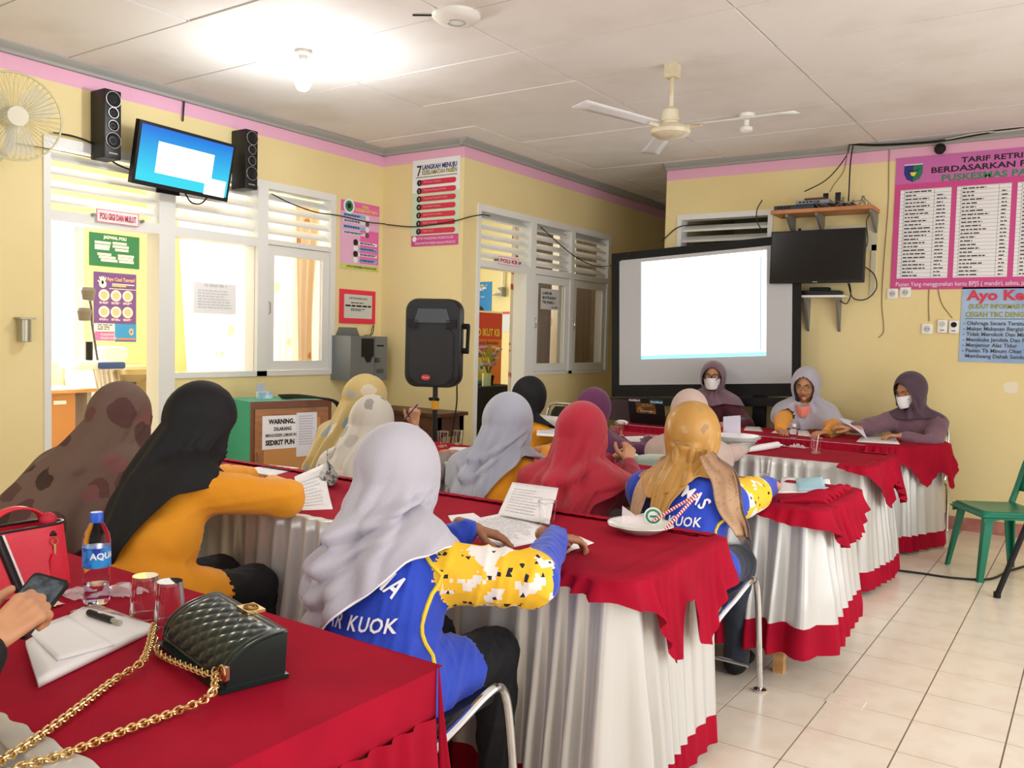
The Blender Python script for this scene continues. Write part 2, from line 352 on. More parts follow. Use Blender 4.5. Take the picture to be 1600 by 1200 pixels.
# open door leaf of the family planning room
r = empty('door_3', (XP-.14, 6.17, 0)); struct(r, 'cream wooden door leaf standing open inside the family planning room', 'door')
MB().box((XP-T-.85, 6.16, .01), (XP-T-.02, 6.20, 2.08)).build('leaf', mat('cream_door', 'E4DFC4', .5), r, False)
MB().lathe([(0, 0), (.025, .002), (.028, .02), (.012, .03), (.012, .05), (0, .052)], (XP-T-.78, 6.20, 1.02), 12, 'y').build('door_handle', M_CHROME, r)

# ------------------------------------------------------------------ curtains
def curtain(name, x, y0, y1, z0, z1, m, label, amp=.03, per=.11, gather=None, group=None):
    n = int((y1-y0)/.014); G = []
    for k in range(13):
        v = k/12; z = z1+(z0-z1)*v; row = []
        for j in range(n+1):
            s = j/n; y = y0+(y1-y0)*s
            if gather: g = gather(s, v); y = g
            row.append((x+amp*math.sin(2*math.pi*(y0+(y1-y0)*s)/per+.6*math.sin(3*v+s*5))*(.6+.4*v), y, z))
        G.append(row)
    o = MB().grid(G).build(name, m); tag(o, label, 'curtain', group); return o
def fabric_print(name, base, spots, scale, thr, transl=0, spots2=None):
    m = mat(name, base, .8); nt = m.node_tree; b = nt.nodes['Principled BSDF']
    tc = nm(nt, 'ShaderNodeTexCoord'); vo = nm(nt, 'ShaderNodeTexVoronoi'); vo.inputs['Scale'].default_value = scale
    nz = nm(nt, 'ShaderNodeTexNoise'); nz.inputs['Scale'].default_value = scale*1.7
    mxv = nm(nt, 'ShaderNodeMix', data_type='RGBA'); mxv.inputs[0].default_value = .06
    nt.links.new(tc.outputs['Object'], nz.inputs['Vector']); nt.links.new(tc.outputs['Object'], mxv.inputs[6]); nt.links.new(nz.outputs['Color'], mxv.inputs[7])
    nt.links.new(mxv.outputs[2], vo.inputs['Vector'])
    lt = nm(nt, 'ShaderNodeMath', operation='LESS_THAN'); lt.inputs[1].default_value = thr; nt.links.new(vo.outputs['Distance'], lt.inputs[0])
    mx = nm(nt, 'ShaderNodeMix', data_type='RGBA'); mx.inputs[6].default_value = rgb(base); mx.inputs[7].default_value = rgb(spots)
    nt.links.new(lt.outputs[0], mx.inputs[0])
    if spots2:
        cr = nm(nt, 'ShaderNodeMix', data_type='RGBA'); cr.inputs[6].default_value = rgb(spots); cr.inputs[7].default_value = rgb(spots2)
        sp = nm(nt, 'ShaderNodeSeparateColor'); nt.links.new(vo.outputs['Color'], sp.inputs[0]); nt.links.new(sp.outputs[0], cr.inputs[0]); nt.links.new(cr.outputs[2], mx.inputs[7])
    nt.links.new(mx.outputs[2], b.inputs['Base Color'])
    if transl:
        tr = nm(nt, 'ShaderNodeBsdfTranslucent'); nt.links.new(mx.outputs[2], tr.inputs[0]); ms = nm(nt, 'ShaderNodeMixShader'); ms.inputs[0].default_value = transl
        out = nt.nodes['Material Output']; nt.links.new(b.outputs[0], ms.inputs[1]); nt.links.new(tr.outputs[0], ms.inputs[2]); nt.links.new(ms.outputs[0], out.inputs[0])
    return m
M_CURT = fabric_print('sheer_curtain', 'F8F3EA', 'EBCFB4', 3.2, .15, .6)
M_CURT2 = fabric_print('beige_curtain', 'CDB9A4', 'B0805A', 5, .2, .35)
M_CURTB = fabric_print('brown_curtain', '75685E', '7E6F62', 5, .2, .3)
curtain('curtain', XL-.30, 4.03, 4.82, .6, 2.62, M_CURT, 'sheer white flowered curtain behind the large left window pane', gather=lambda s, v: 4.03+.16*v+(.78-.16*v)*s)
curtain('curtain', XL-.30, 4.86, 5.30, .6, 2.62, M_CURT, 'sheer white curtain hanging behind the right window sash', gather=lambda s, v: 4.86+(.34+.05*v)*s)
curtain('curtain', XL-.36, 5.2, 5.6, .6, 2.62, M_CURT2, 'beige flowered curtain gathered at the right window sash', gather=lambda s, v: 5.22+.05*v+(.36-.14*math.sin(v*2.2))*s)
curtain('curtain', XL-.36, 3.89, 4.0, .3, 2.62, M_CURT2, 'beige curtain strip hanging beside the dental room door post', per=.07)
curtain('dotted_curtain', XP-.20, 7.03, 7.21, .2, 2.6, fabric_print('dotted_fabric', 'D9CDB8', 'B5533F', 9, .26, .2), 'cream curtain with red dots tied beside the family room door', per=.07, amp=.02)
curtain('curtain', XP-.25, 7.52, 7.86, .8, 2.6, M_CURTB, 'brown curtain drawn behind the near passage window', amp=.025)
curtain('curtain', XP-.30, 7.84, 8.30, .8, 2.6, M_CURT, 'white flowered curtain behind the near passage window sash')
curtain('curtain', XP-.25, 8.36, 8.82, .8, 2.6, M_CURTB, 'brown curtain drawn behind the far passage window', amp=.025)
# ================================================================== people: smooth implicit bodies, meshed with surface nets
def V(*a): return np.array(a, float)
def unit(v): v = np.array(v, float); return v/(np.linalg.norm(v)+1e-12)
def cone(a, b, ra, rb, m=0): return ('c', np.array(a, float), np.array(b, float), ra, rb, m)
def ell(c, r, m=0, ax=None): return ('e', np.array(c, float), np.array(r, float), np.eye(3) if ax is None else np.array(ax, float), 0, m)
def pbox(p):
    if p[0] == 'c':
        R = max(p[3], p[4]); return np.minimum(p[1], p[2])-R, np.maximum(p[1], p[2])+R
    R = p[2].max(); return p[1]-R, p[1]+R
def pdist(P, p):
    if p[0] == 'c':
        a, b = p[1], p[2]; ab = b-a; t = np.clip(((P-a)@ab)/(ab@ab+1e-9), 0, 1)
        return np.linalg.norm(P-a-t[..., None]*ab, axis=-1)-(p[3]+(p[4]-p[3])*t)
    q = (P-p[1])@p[3].T; k0 = np.linalg.norm(q/p[2], axis=-1); k1 = np.linalg.norm(q/(p[2]**2), axis=-1)
    return np.where(k1 > 1e-6, k0*(k0-1)/(k1+1e-9), -p[2].min())
def sdf(P, prims, k):
    d = np.full(P.shape[:-1], 1e3)
    for p in prims:
        e = pdist(P, p); h = np.clip(.5+.5*(d-e)/k, 0, 1); d = d*(1-h)+e*h-k*h*(1-h)
    return d
def nets(prims, h, k):
    lo = np.min([pbox(p)[0] for p in prims], 0)-2.5*h; hi = np.max([pbox(p)[1] for p in prims], 0)+2.5*h
    n = np.ceil((hi-lo)/h).astype(int)+1
    ax = [lo[i]+h*np.arange(n[i]) for i in range(3)]
    D = np.full(n, .25); mid = np.zeros(n, np.int8); best = np.full(n, 1e3)
    for p in prims:
        a, b = pbox(p); mg = k+3*h
        i0 = np.clip(((a-mg-lo)/h).astype(int), 0, n-1); i1 = np.clip(((b+mg-lo)/h).astype(int)+2, 1, n)
        sl = tuple(slice(i0[i], i1[i]) for i in range(3))
        G = np.stack(np.meshgrid(*[ax[i][sl[i]] for i in range(3)], indexing='ij'), -1)
        e = pdist(G, p); d = D[sl]; hh = np.clip(.5+.5*(d-e)/k, 0, 1); D[sl] = d*(1-hh)+e*hh-k*hh*(1-hh)
        bb = best[sl]; m = e < bb; bb[m] = e[m]; mm = mid[sl]; mm[m] = p[5]
    S = D < 0
    c = np.zeros(np.array(n)-1, int)
    for dx in (0, 1):
        for dy in (0, 1):
            for dz in (0, 1): c += S[dx:n[0]-1+dx, dy:n[1]-1+dy, dz:n[2]-1+dz]
    act = (c > 0) & (c < 8); idx = np.full(act.shape, -1); cells = np.argwhere(act); idx[act] = np.arange(len(cells))
    acc = np.zeros((len(cells), 3)); num = np.zeros(len(cells))
    for axis in range(3):
        o1, o2 = [i for i in range(3) if i != axis]
        for u in (0, 1):
            for v in (0, 1):
                A = cells.copy(); A[:, o1] += u; A[:, o2] += v; B = A.copy(); B[:, axis] += 1
                da = D[A[:, 0], A[:, 1], A[:, 2]]; db = D[B[:, 0], B[:, 1], B[:, 2]]; m = (da < 0) != (db < 0)
                t = np.where(m, da/(da-db+1e-12), 0); P = A.astype(float); P[:, axis] += t
                acc[m] += P[m]; num[m] += 1
    verts = lo+h*acc/num[:, None]
    quads = []
    for axis in range(3):
        o1, o2 = (axis+1) % 3, (axis+2) % 3
        sl0 = [slice(None)]*3; sl1 = [slice(None)]*3; sl0[axis] = slice(0, -1); sl1[axis] = slice(1, None)
        ch = S[tuple(sl0)] != S[tuple(sl1)]; E = np.argwhere(ch)
        E = E[(E[:, o1] > 0) & (E[:, o2] > 0) & (E[:, o1] < n[o1]-1) & (E[:, o2] < n[o2]-1)]
        ins = S[E[:, 0], E[:, 1], E[:, 2]]
        q = []
        for du, dv in ((-1, -1), (0, -1), (0, 0), (-1, 0)):
            F = E.copy(); F[:, o1] += du; F[:, o2] += dv; q.append(idx[F[:, 0], F[:, 1], F[:, 2]])
        q = np.stack(q, 1); q[~ins] = q[~ins][:, ::-1]; quads.append(q)
    Q = np.concatenate(quads)
    ci = np.clip(np.rint((verts-lo)/h).astype(int), 0, n-1)
    bd = np.full(len(verts), 1e3); vm = np.zeros(len(verts), np.int8)
    for p in prims:
        e = pdist(verts, p)-(.012 if p[5] == 0 else .02 if p[5] == 3 else 0); mm = e < bd; bd[mm] = e[mm]; vm[mm] = p[5]
    # gradient from the grid for normals / wrinkles
    gr = np.stack([np.gradient(D, h, axis=i)[ci[:, 0], ci[:, 1], ci[:, 2]] for i in range(3)], -1); gr /= np.linalg.norm(gr, axis=1)[:, None]+1e-9
    return verts, Q, vm, gr
def wrinkle(P, a, s=1.0, seed=0):
    rs = np.random.RandomState(seed); o = np.zeros(len(P))
    for i in range(5):
        k = rs.normal(size=3); k[2] *= .6; k = k/np.linalg.norm(k)*(14+9*i)*s; k2 = rs.normal(size=3)*9*s
        ph = P@k+2.2*np.sin(P@k2+rs.uniform(0, 6)); o += (1-np.abs(np.sin(ph)))**2/(1+.5*i)
    return a*(o-1.0)
def merge_mesh(name, parts, mats):
    vs = []; fs = []; ms = []; n = 0
    for v, q, m in parts:
        vs.append(v); fs.append(q+n); ms.append(m); n += len(v)
    v = np.concatenate(vs); f = np.concatenate(fs); m = np.concatenate(ms)
    me = bpy.data.meshes.new(name); me.vertices.add(len(v)); me.vertices.foreach_set('co', v.ravel())
    me.loops.add(f.size); me.loops.foreach_set('vertex_index', f.ravel().astype(np.int32))
    me.polygons.add(len(f)); me.polygons.foreach_set('loop_start', np.arange(0, f.size, 4, dtype=np.int32))
    for x in mats: me.materials.append(x)
    me.polygons.foreach_set('material_index', m[f].max(1).astype(np.int32) if False else m[f[:, 0]].astype(np.int32))
    me.polygons.foreach_set('use_smooth', np.ones(len(f), bool)); me.update(); me.validate()
    return me
def hand_prims(wr, d, nrm, side, curl=.35, sc=.92, m=2, spread=.0, thumb=1.0, curls=None):
    d = unit(d); nrm = unit(np.array(nrm)-d*(np.dot(nrm, d))); l = np.cross(nrm, d)*(1 if side > 0 else -1); P = []
    def rot(v, a): return d*0+v*math.cos(a)+np.cross(np.cross(v, nrm) if False else l*0, v)
    offs = (.027, .009, -.010, -.027); lens = (.070, .078, .072, .056)
    P.append(cone(wr-d*.06*sc, wr+d*.005, .026*sc, .024*sc, m))
    for i in range(4):
        kn = wr+sc*(d*(.088-.004*abs(i-1))+l*offs[i]); P.append(cone(wr+sc*(d*.012+l*offs[i]*.6), kn, .0135*sc, .0115*sc, m))
        a = -.05; p = kn; c = (curls[i] if curls else curl)*(1+.12*i)
        for k, fr in enumerate((.45, .31, .24)):
            a += c*(.8 if k == 0 else 1.0)
            dr = unit(d*math.cos(a)-nrm*math.sin(a)+l*(offs[i]*(.8+spread*8)*(k == 0)))
            q = p+dr*lens[i]*fr*sc*1.05; P.append(cone(p, q, (.0098-.0012*k)*sc, (.0088-.0012*k)*sc, m)); p = q
    b = wr+sc*(d*.022+l*.024-nrm*.006); dr = unit(d*.65+l*.75*thumb-nrm*.25)
    for k, (L, r0) in enumerate(((.043, .0135), (.034, .0108), (.028, .0098))):
        q = b+dr*L*sc; P.append(cone(b, q, r0*sc, (r0-.0015)*sc, m)); b = q; dr = unit(dr+d*.42-l*.28-nrm*.12)
    return P
def ik(s, w_, l1, l2, hint):
    v = w_-s; L = np.linalg.norm(v); L2 = min(L, (l1+l2)*.999); dv = v/L
    x = (l1*l1-l2*l2+L2*L2)/(2*L2); h_ = math.sqrt(max(l1*l1-x*x, 1e-6)); hp = hint-dv*(hint@dv)
    return s+dv*x+unit(hp)*h_
PEOPLE = {}
def person(key, label, pelvis, face, head, mats, handL=None, handR=None, nod=.25, turn=0.0, look=None, fat=1.0, h=.012, hij=None, legs=True, hands_h=.0042, elbowL=None, elbowR=None, wr=.004, sleeve=0.0, patch=False, face_detail=False, group='women seated at the meeting tables', reach=.02, neckoff=.0, shw=.165, atL=None, atR=None):
    """mats: shirt, trousers, skin, patch; hand = (wrist, direction, back-of-hand normal, curl)"""
    fd = math.radians(face); fw = V(-math.sin(fd), math.cos(fd), 0); rt = V(math.cos(fd), math.sin(fd), 0); up = V(0, 0, 1)
    hd = math.radians(face+turn); hfw = V(-math.sin(hd), math.cos(hd), 0); hrt = V(math.cos(hd), math.sin(hd), 0)
    hf = unit(hfw*math.cos(nod)-up*math.sin(nod)); hu = np.cross(hrt, hf)
    pel = V(pelvis[0], pelvis[1], .53); hc = V(*head)
    nb = hc-hu*.165-hf*.02-fw*.01+V(0, 0, neckoff); nb[2] = hc[2]-.185+neckoff
    ch = pel+(nb-pel)*.66+fw*.01; ch[2] = pel[2]+(nb[2]-pel[2])*.66; bl = pel+(nb-pel)*.33; spine = unit(nb-pel)
    S, Tt, SK, PT = 0, 1, 2, 3
    axT = [rt, np.cross(spine, rt), spine]
    sh = {s: nb+rt*s*shw-spine*.055+fw*reach for s in (-1, 1)}
    core = [ell(pel, (.185*fat, .15*fat, .15), S, [rt, fw, up]), ell(bl, (.165*fat, .125*fat, .19), S, axT), ell(ch, (.168*fat, .118*fat, .19), S, axT), cone(sh[-1]-rt*-.03, sh[1]-rt*.03, .068, .068, S), cone(ch+spine*.05, nb, .10, .055, S)]
    headp = [ell(hc, (.074, .092, .112), SK, [hrt, hf, hu]), ell(hc-hu*.045+hf*.022, (.058, .066, .07), SK, [hrt, hf, hu]), cone(nb, hc-hu*.06-hf*.015, .055, .05, SK)]
    arms = []; hp = []; wrists = {}
    for s, hnd, eh, at in ((-1, handL, elbowL, atL), (1, handR, elbowR, atR)):
        if hnd is None:
            wq = pel+fw*.28+rt*s*.12+up*.10; hnd = (wq, fw, up, .4)
        wq, dr, nn, cu = hnd[:4]; wq = np.array(wq, float); dr = unit(dr)
        hint = np.array(eh, float) if eh is not None else (rt*s*.75-up*.55-fw*.25)
        el_ = ik(sh[s], wq, .27, .24, hint) if at is None else np.array(at, float)
        L = np.linalg.norm(wq-el_)
        cuff = el_+(wq-el_)*(1-.03/L)
        s0 = sh[s]-up*.005; s1 = s0+(el_-s0)*.16
        arms += [cone(s0, el_, .066+sleeve, .052+sleeve, S)]+([cone(s1, s0+(el_-s0)*.93, .068+sleeve, .058+sleeve, PT)] if patch else [])+[ cone(el_, cuff, .052+sleeve*.8, .036+sleeve*.6, S)]
        hp.append(hand_prims(wq, dr, nn, s, cu, m=SK, curls=hnd[4] if len(hnd) > 4 else None)); wrists[s] = (wq, el_)
    lp = []
    if legs:
        for s in (-1, 1):
            hip = pel+rt*s*.09-up*.02; kn = hip+fw*.40+rt*s*.03+up*(-.0); kn[2] = .50; ft = kn+fw*.03; ft[2] = .09
            lp += [cone(hip-fw*.02, hip+(kn-hip)*.42, .118*fat, .108, S), cone(hip, kn, .10*fat, .073, Tt), cone(kn, ft, .073, .055, Tt), cone(ft, ft-up*.04, .042, .04, SK), cone(ft-up*.045-fw*.02, ft-up*.055+fw*.15, .038, .03, 4)]
    P = core+headp+arms+lp
    v, q, m, g = nets(P, h, .035)
    cl = (m != SK) & (m != 4)
    tr = wrinkle(v, wr, 1.0, seed=len(PEOPLE)); v = v+g*(tr*cl)[:, None]
    if face_detail:
        fp = list(headp)
        fp += [cone(hc+hf*.088-hu*.005, hc+hf*.108-hu*.03, .008, .0125, SK), cone(hc+hf*.098-hu*.033-hrt*.010, hc+hf*.098-hu*.033+hrt*.010, .008, .008, SK)]
        fp += [ell(hc+hf*.082-hu*.062, (.024, .012, .0085), 5, [hrt, hf, hu])]
        for s in (-1, 1): fp += [cone(hc+hf*.086+hu*.024+hrt*s*.016, hc+hf*.077+hu*.024+hrt*s*.05, .0085, .007, SK), ell(hc+hf*.063-hu*.035+hrt*s*.034, (.026, .03, .026), SK, [hrt, hf, hu])]
        fp.append(ell(hc+hf*.078-hu*.095, (.02, .018, .015), SK, [hrt, hf, hu]))
        v2, q2, m2, g2 = nets(fp, .005, .012); parts = [(v, q, m), (v2, q2, m2)]
    else: parts = [(v, q, m)]
    for k, pr in enumerate(hp):
        a = nets(pr, hands_h, .006); parts.append(a[:3])
    root = empty('person', (pelvis[0], pelvis[1], 0), 0, label, 'person', group)
    ml = [mats[0], mats[1], mats[2], mats[3] if len(mats) > 3 else mats[0], mats[4] if len(mats) > 4 else M_BLACKM, mat('lips', '8E4A44', .5)]
    body = link('body', merge_mesh('body', parts, ml), root)
    PEOPLE[key] = dict(root=root, body=body, hc=hc, hf=hf, hrt=hrt, hu=hu, fw=fw, rt=rt, nb=nb, ch=ch, pel=pel, sh=sh, spine=spine, wr=wrists, core=core, headp=headp, arms=arms)
    if hij: hijab(key, **hij)
    return PEOPLE[key]
def hijab(key, m, hem, folds=((180, .012, 14, 0),), open_face=True, az0=50, el_hi=46, el_lo=-50, bun=.0, top=.014, sag=.45, name='hijab', seed=1, wr=.004, nth=144, diag=0.0, swoop=(), flare=.0, arm=True, taut=2.2, lace=None, fine=.003):
    p = PEOPLE[key]; hc, hf, hrt, hu = p['hc'], p['hf'], p['hrt'], p['hu']; fw, rt, nb, ch = p['fw'], p['rt'], p['nb'], p['ch']; rs = np.random.RandomState(seed)
    pr = p['core'][1:]+p['headp']
    if arm: pr = pr+[cone(a[1], a[1]+(a[2]-a[1])*.55, a[3], a[4], 0) for a in [x for x in p['arms'] if x[5] == 0 and abs(x[3]-p['arms'][0][3]) < 1e-6]]
    pr = pr+[ell(hc+hu*.015-hf*.03, (.090, .106, .110), 0, [hrt, hf, hu])]
    if bun: pr.append(ell(hc-hf*.10+hu*.03, (.05+bun, .045+bun, .05+bun), 0, [hrt, hf, hu]))
    th = np.arange(nth)/nth*2*math.pi                      # 0 = front, counter-clockwise (towards the left side)
    hr = hfw_ = np.array([hf[0], hf[1], 0]); hr = unit(hr); hl = np.cross(V(0, 0, 1), hr)
    dirs = np.cos(th)[:, None]*hr+np.sin(th)[:, None]*hl
    ha = np.array(sorted([(a % 360, z) for a, z in hem])); A = np.concatenate([ha[:, 0]-360, ha[:, 0], ha[:, 0]+360]); Z = np.tile(ha[:, 1], 3)
    hz = np.interp(np.degrees(th), A, Z)
    for _ in range(3): hz = (np.roll(hz, 1)+2*hz+np.roll(hz, -1))/4
    n1, n2 = 16, 44; O = []; Dr = []
    for i in range(n1+1):
        f = math.pi/2*i/n1; O.append(np.tile(hc, (nth, 1))); Dr.append(hu*math.cos(f)+math.sin(f)*(dirs-np.outer(dirs@hu, hu)*(1-i/n1)))
    zt = hc[2]
    for j in range(1, n2+1):
        z = zt+(hz-zt)*(j/n2); t1 = np.clip((zt-z)/(zt-nb[2]), 0, 1)[:, None]; t2 = np.clip((nb[2]-z)/(nb[2]-ch[2]+1e-6), 0, 1.6)[:, None]
        o = hc*(1-t1)+nb*t1+(ch-nb)*t2*.8; o[:, 2] = z; O.append(o); Dr.append(dirs)
    O = np.array(O); Dr = np.array(Dr); Dr /= np.linalg.norm(Dr, axis=-1)[..., None]
    r = np.full(O.shape[:2], .62)
    for _ in range(46):
        d = sdf(O+Dr*r[..., None], pr, .04)-top; r = np.maximum(r-np.maximum(d, 0)*.9, .02)
    NV = n1+n2+1
    for j in range(n1+1, NV):
        dz = O[j-1, :, 2]-O[j, :, 2]; r[j] = np.maximum(r[j], r[j-1]-sag*dz)
    for j in range(NV-2, n1, -1):
        dz = O[j, :, 2]-O[j+1, :, 2]; r[j] = np.maximum(r[j], r[j+1]-taut*dz)
    for _ in range(4):
        r[1:] = (np.roll(r[1:], 1, 1)+2*r[1:]+np.roll(r[1:], -1, 1))/4
        r[2:-1] = (r[1:-2]+2*r[2:-1]+r[3:])/4
    r[:3] = r[:3].mean(1, keepdims=True)*.5+r[:3]*.5
    tv = np.clip((np.arange(NV)-n1*.6)/(NV-n1*.6), 0, 1)[:, None]; deg = np.degrees(th)[None, :]
    for a, amp, wd, sl in folds:
        dd = (deg-(a+sl*tv)+180) % 360-180
        r += amp*np.exp(-(dd/wd)**2)*np.clip(tv*2.2, 0, 1)-.35*amp*np.exp(-((dd-wd*1.5)/(wd*.6))**2)*np.clip(tv*2.2, 0, 1)
    for i in range(7):
        k = rs.randint(3, 9); ph = rs.uniform(0, 6.3); s2 = rs.uniform(-4, 4)+diag
        r += fine*np.clip(tv*1.8, 0, 1)*(1-np.abs(np.sin(k*th[None, :]/2*1.0+ph+s2*tv)))**2
    for a, v0, amp, wv, droop, wa in swoop:      # hanging folds slung across the back of the neck
        dd = (deg-a+180) % 360-180; vc = v0-droop*(dd/60)**2; env = np.exp(-(dd/wa)**2)
        r += amp*env*(np.exp(-((tv-vc)/wv)**2)-.75*np.exp(-((tv-vc-wv*1.6)/(wv*.8))**2))
    r += flare*tv**2
    G = O+Dr*r[..., None]
    G[0] = G[0].mean(0)
    P = G.reshape(-1, 3); rel = P-hc; az = np.degrees(np.arctan2(rel@hrt, rel@hf)); el = np.degrees(np.arcsin(np.clip((rel@hu)/(np.linalg.norm(rel, axis=1)+1e-9), -1, 1)))
    mid_, half = (el_hi+el_lo)/2, (el_hi-el_lo)/2
    cut = (az/az0)**2+((el-mid_)/half)**2 < 1
    fc = []
    for i in range(NV-1):
        for j in range(nth):
            q = (i*nth+j, i*nth+(j+1) % nth, (i+1)*nth+(j+1) % nth, (i+1)*nth+j)
            if open_face and cut[list(q)].sum() >= 2: continue
            fc.append(q[::-1])
    mb = MB(); mb.v = [tuple(x) for x in P]; mb.f = fc
    o = mb.build(name, m, p['root'], True, 180)
    md = o.modifiers.new('thickness', 'SOLIDIFY'); md.thickness = .004; md.offset = 1
    if lace:
        q = [tuple(x) for x in G[-1]]
        MB().tube(q+[q[0]], .004, 5, closed=False).build('hem_edging', lace, o)
    p['hijab'] = o; p['hijG'] = G
    return o
def body_bvh(key, withhij=False):
    me = PEOPLE[key]['body'].data
    return BVHTree.FromPolygons([v.co.copy() for v in me.vertices], [tuple(q.vertices) for q in me.polygons])
def mask(key, m, low=0.0, strap=True, drop=0, wide=1.0, name='face_mask', out=.010):
    p = PEOPLE[key]; hc, hf, hrt, hu = p['hc'], p['hf'], p['hrt'], p['hu']; G = []
    for i in range(11):
        v = i/10; row = []
        for j in range(17):
            u_ = j/16*2-1
            az = u_*1.12*wide; e = -.016-.078*v-low; prof = math.sin(math.pi*(.16+.70*v))**.6
            rad = .096+.026*prof*math.exp(-(u_/.42)**2)+out
            row.append(hc+hf*(rad*math.cos(az)*1.0)+hrt*(math.sin(az)*(.080-.012*v))+hu*(e+.012*(1-u_*u_)*(1-v)*(1 if low < .01 else .3)-(.010*(1-u_*u_)*v))-hf*.012*v*(1-math.cos(az)))
        G.append(row)
    o = MB().grid(G).build(name, m, p['root']); md = o.modifiers.new('thickness', 'SOLIDIFY'); md.thickness = .0025; md.offset = 1
    if strap:
        for s in (-1, 1): MB().tube(catmull([G[1][0 if s < 0 else 16], hc+hrt*s*.10+hf*.03-hu*.01, hc+hrt*s*.105-hf*.03+hu*.01], 5), .0018, 5).build('ear_loop', m, o)
        for s in (-1, 1): MB().tube(catmull([G[9][0 if s < 0 else 16], hc+hrt*s*.101+hf*.02-hu*.05, hc+hrt*s*.105-hf*.03+hu*.005], 5), .0018, 5).build('ear_loop', m, o)
    return o
def glasses(key, m, r=.024, t=.0022):
    p = PEOPLE[key]; hc, hf, hrt, hu = p['hc'], p['hf'], p['hrt'], p['hu']
    c = {s: hc+hf*.104+hrt*s*.033+hu*.006 for s in (-1, 1)}
    mb = MB()
    for s in (-1, 1):
        mb.tube([c[s]+hrt*r*1.12*math.cos(a)+hu*r*math.sin(a)-hf*.006*abs(math.cos(a))*(1 if math.cos(a)*s > 0 else 0) for a in np.arange(20)/20*6.2832], t, 6, closed=True)
        mb.tube([c[s]+hrt*s*r*1.1+hu*.006-hf*.006, hc+hf*.06+hrt*s*.082+hu*.01, hc-hf*.0+hrt*s*.086+hu*.012], t*.8, 6)
    mb.tube([c[-1]+hrt*r*1.1+hu*.004, hc+hf*.108+hu*.011, c[1]-hrt*r*1.1+hu*.004], t, 6)
    o = mb.build('spectacles', m, p['root'])
    for s in (-1, 1):
        MB().prism([c[s]+hrt*r*1.05*math.cos(a)+hu*r*.95*math.sin(a) for a in np.arange(16)/16*6.2832], hf*.001).build('lens', M_GLASS, o)
    return o
def eyes(key, closed=False):
    p = PEOPLE[key]; hc, hf, hrt, hu = p['hc'], p['hf'], p['hrt'], p['hu']
    for s in (-1, 1):
        c = hc+hrt*s*.032+hf*.074+hu*.004
        MB().add(*ball(c, (.0165, .0125, .0075 if not closed else .004), [hrt, hf, hu])).build('eye', mat('eye_white', 'EDE6E0', .25) if not closed else mat('eyelid_line', '2A1A14', .6), p['root'])
        if not closed: MB().add(*ball(c+hf*.0068-hu*.001, (.0068, .0065, .0068), [hrt, hf, hu])).build('iris', mat('iris', '20120C', .2), p['root'])
        MB().tube([hc+hrt*s*.016+hf*.094+hu*.025, hc+hrt*s*.032+hf*.094+hu*.031, hc+hrt*s*.05+hf*.082+hu*.027], [.003, .0042, .002], 6).build('eyebrow', mat('eyebrow', '1D1310', .8), p['root'])
def ball(c, r, ax=None, n=14, m=8):
    ax = np.eye(3) if ax is None else np.array(ax); v = []; f = []
    for i in range(m+1):
        a = math.pi*i/m
        for j in range(n):
            b = 2*math.pi*j/n; v.append(np.array(c)+ax[0]*r[0]*math.sin(a)*math.cos(b)+ax[1]*r[1]*math.sin(a)*math.sin(b)+ax[2]*r[2]*math.cos(a))
    for i in range(m):
        for j in range(n): f.append((i*n+j, (i+1)*n+j, (i+1)*n+(j+1) % n, i*n+(j+1) % n))
    return v, f
def trace_back(key, pts, off=.004, extra=()):
    """push points lying behind the back forward along the facing direction onto torso and head"""
    p = PEOPLE[key]; pr = p['core']+list(extra); Q = np.array(pts, float)-p['fw']*.45; t = np.zeros(len(Q))
    for _ in range(60): t += np.clip(sdf(Q+p['fw']*t[:, None], pr, .035)-off, -.02, .05)
    ok = t < .62; t[~ok] = np.nan
    return Q+p['fw']*t[:, None], ok
def back_text(key, items, m, name='back_lettering'):
    p = PEOPLE[key]
    for txt, cx, z, hgt, R in items:
        x0 = 0; tot = sum(text_mesh(c, .02)[0][:, 0].max() if c != ' ' else .3 for c in txt)+.06*len(txt)
        for c in txt:
            if c == ' ': x0 += .36; continue
            v, f = text_mesh(c, .02); k = hgt/.72; pts = []
            for x, y, _ in v:
                u_ = (x+x0-tot/2)*k*.80; w_ = y*k
                if R: a = u_/R; u2 = math.sin(a)*(R+w_); w2 = math.cos(a)*(R+w_)-R
                else: u2, w2 = u_, w_
                q = p['pel']+p['rt']*(cx+u2); q[2] = z+w2; pts.append(q)
            P, ok = trace_back(key, pts, .012)
            if ok.all() and np.ptp((P-p['pel'])@p['fw']) < .06: MB().add(P, f).build('letter', m, p['root'], False)
            x0 += v[:, 0].max()+.06
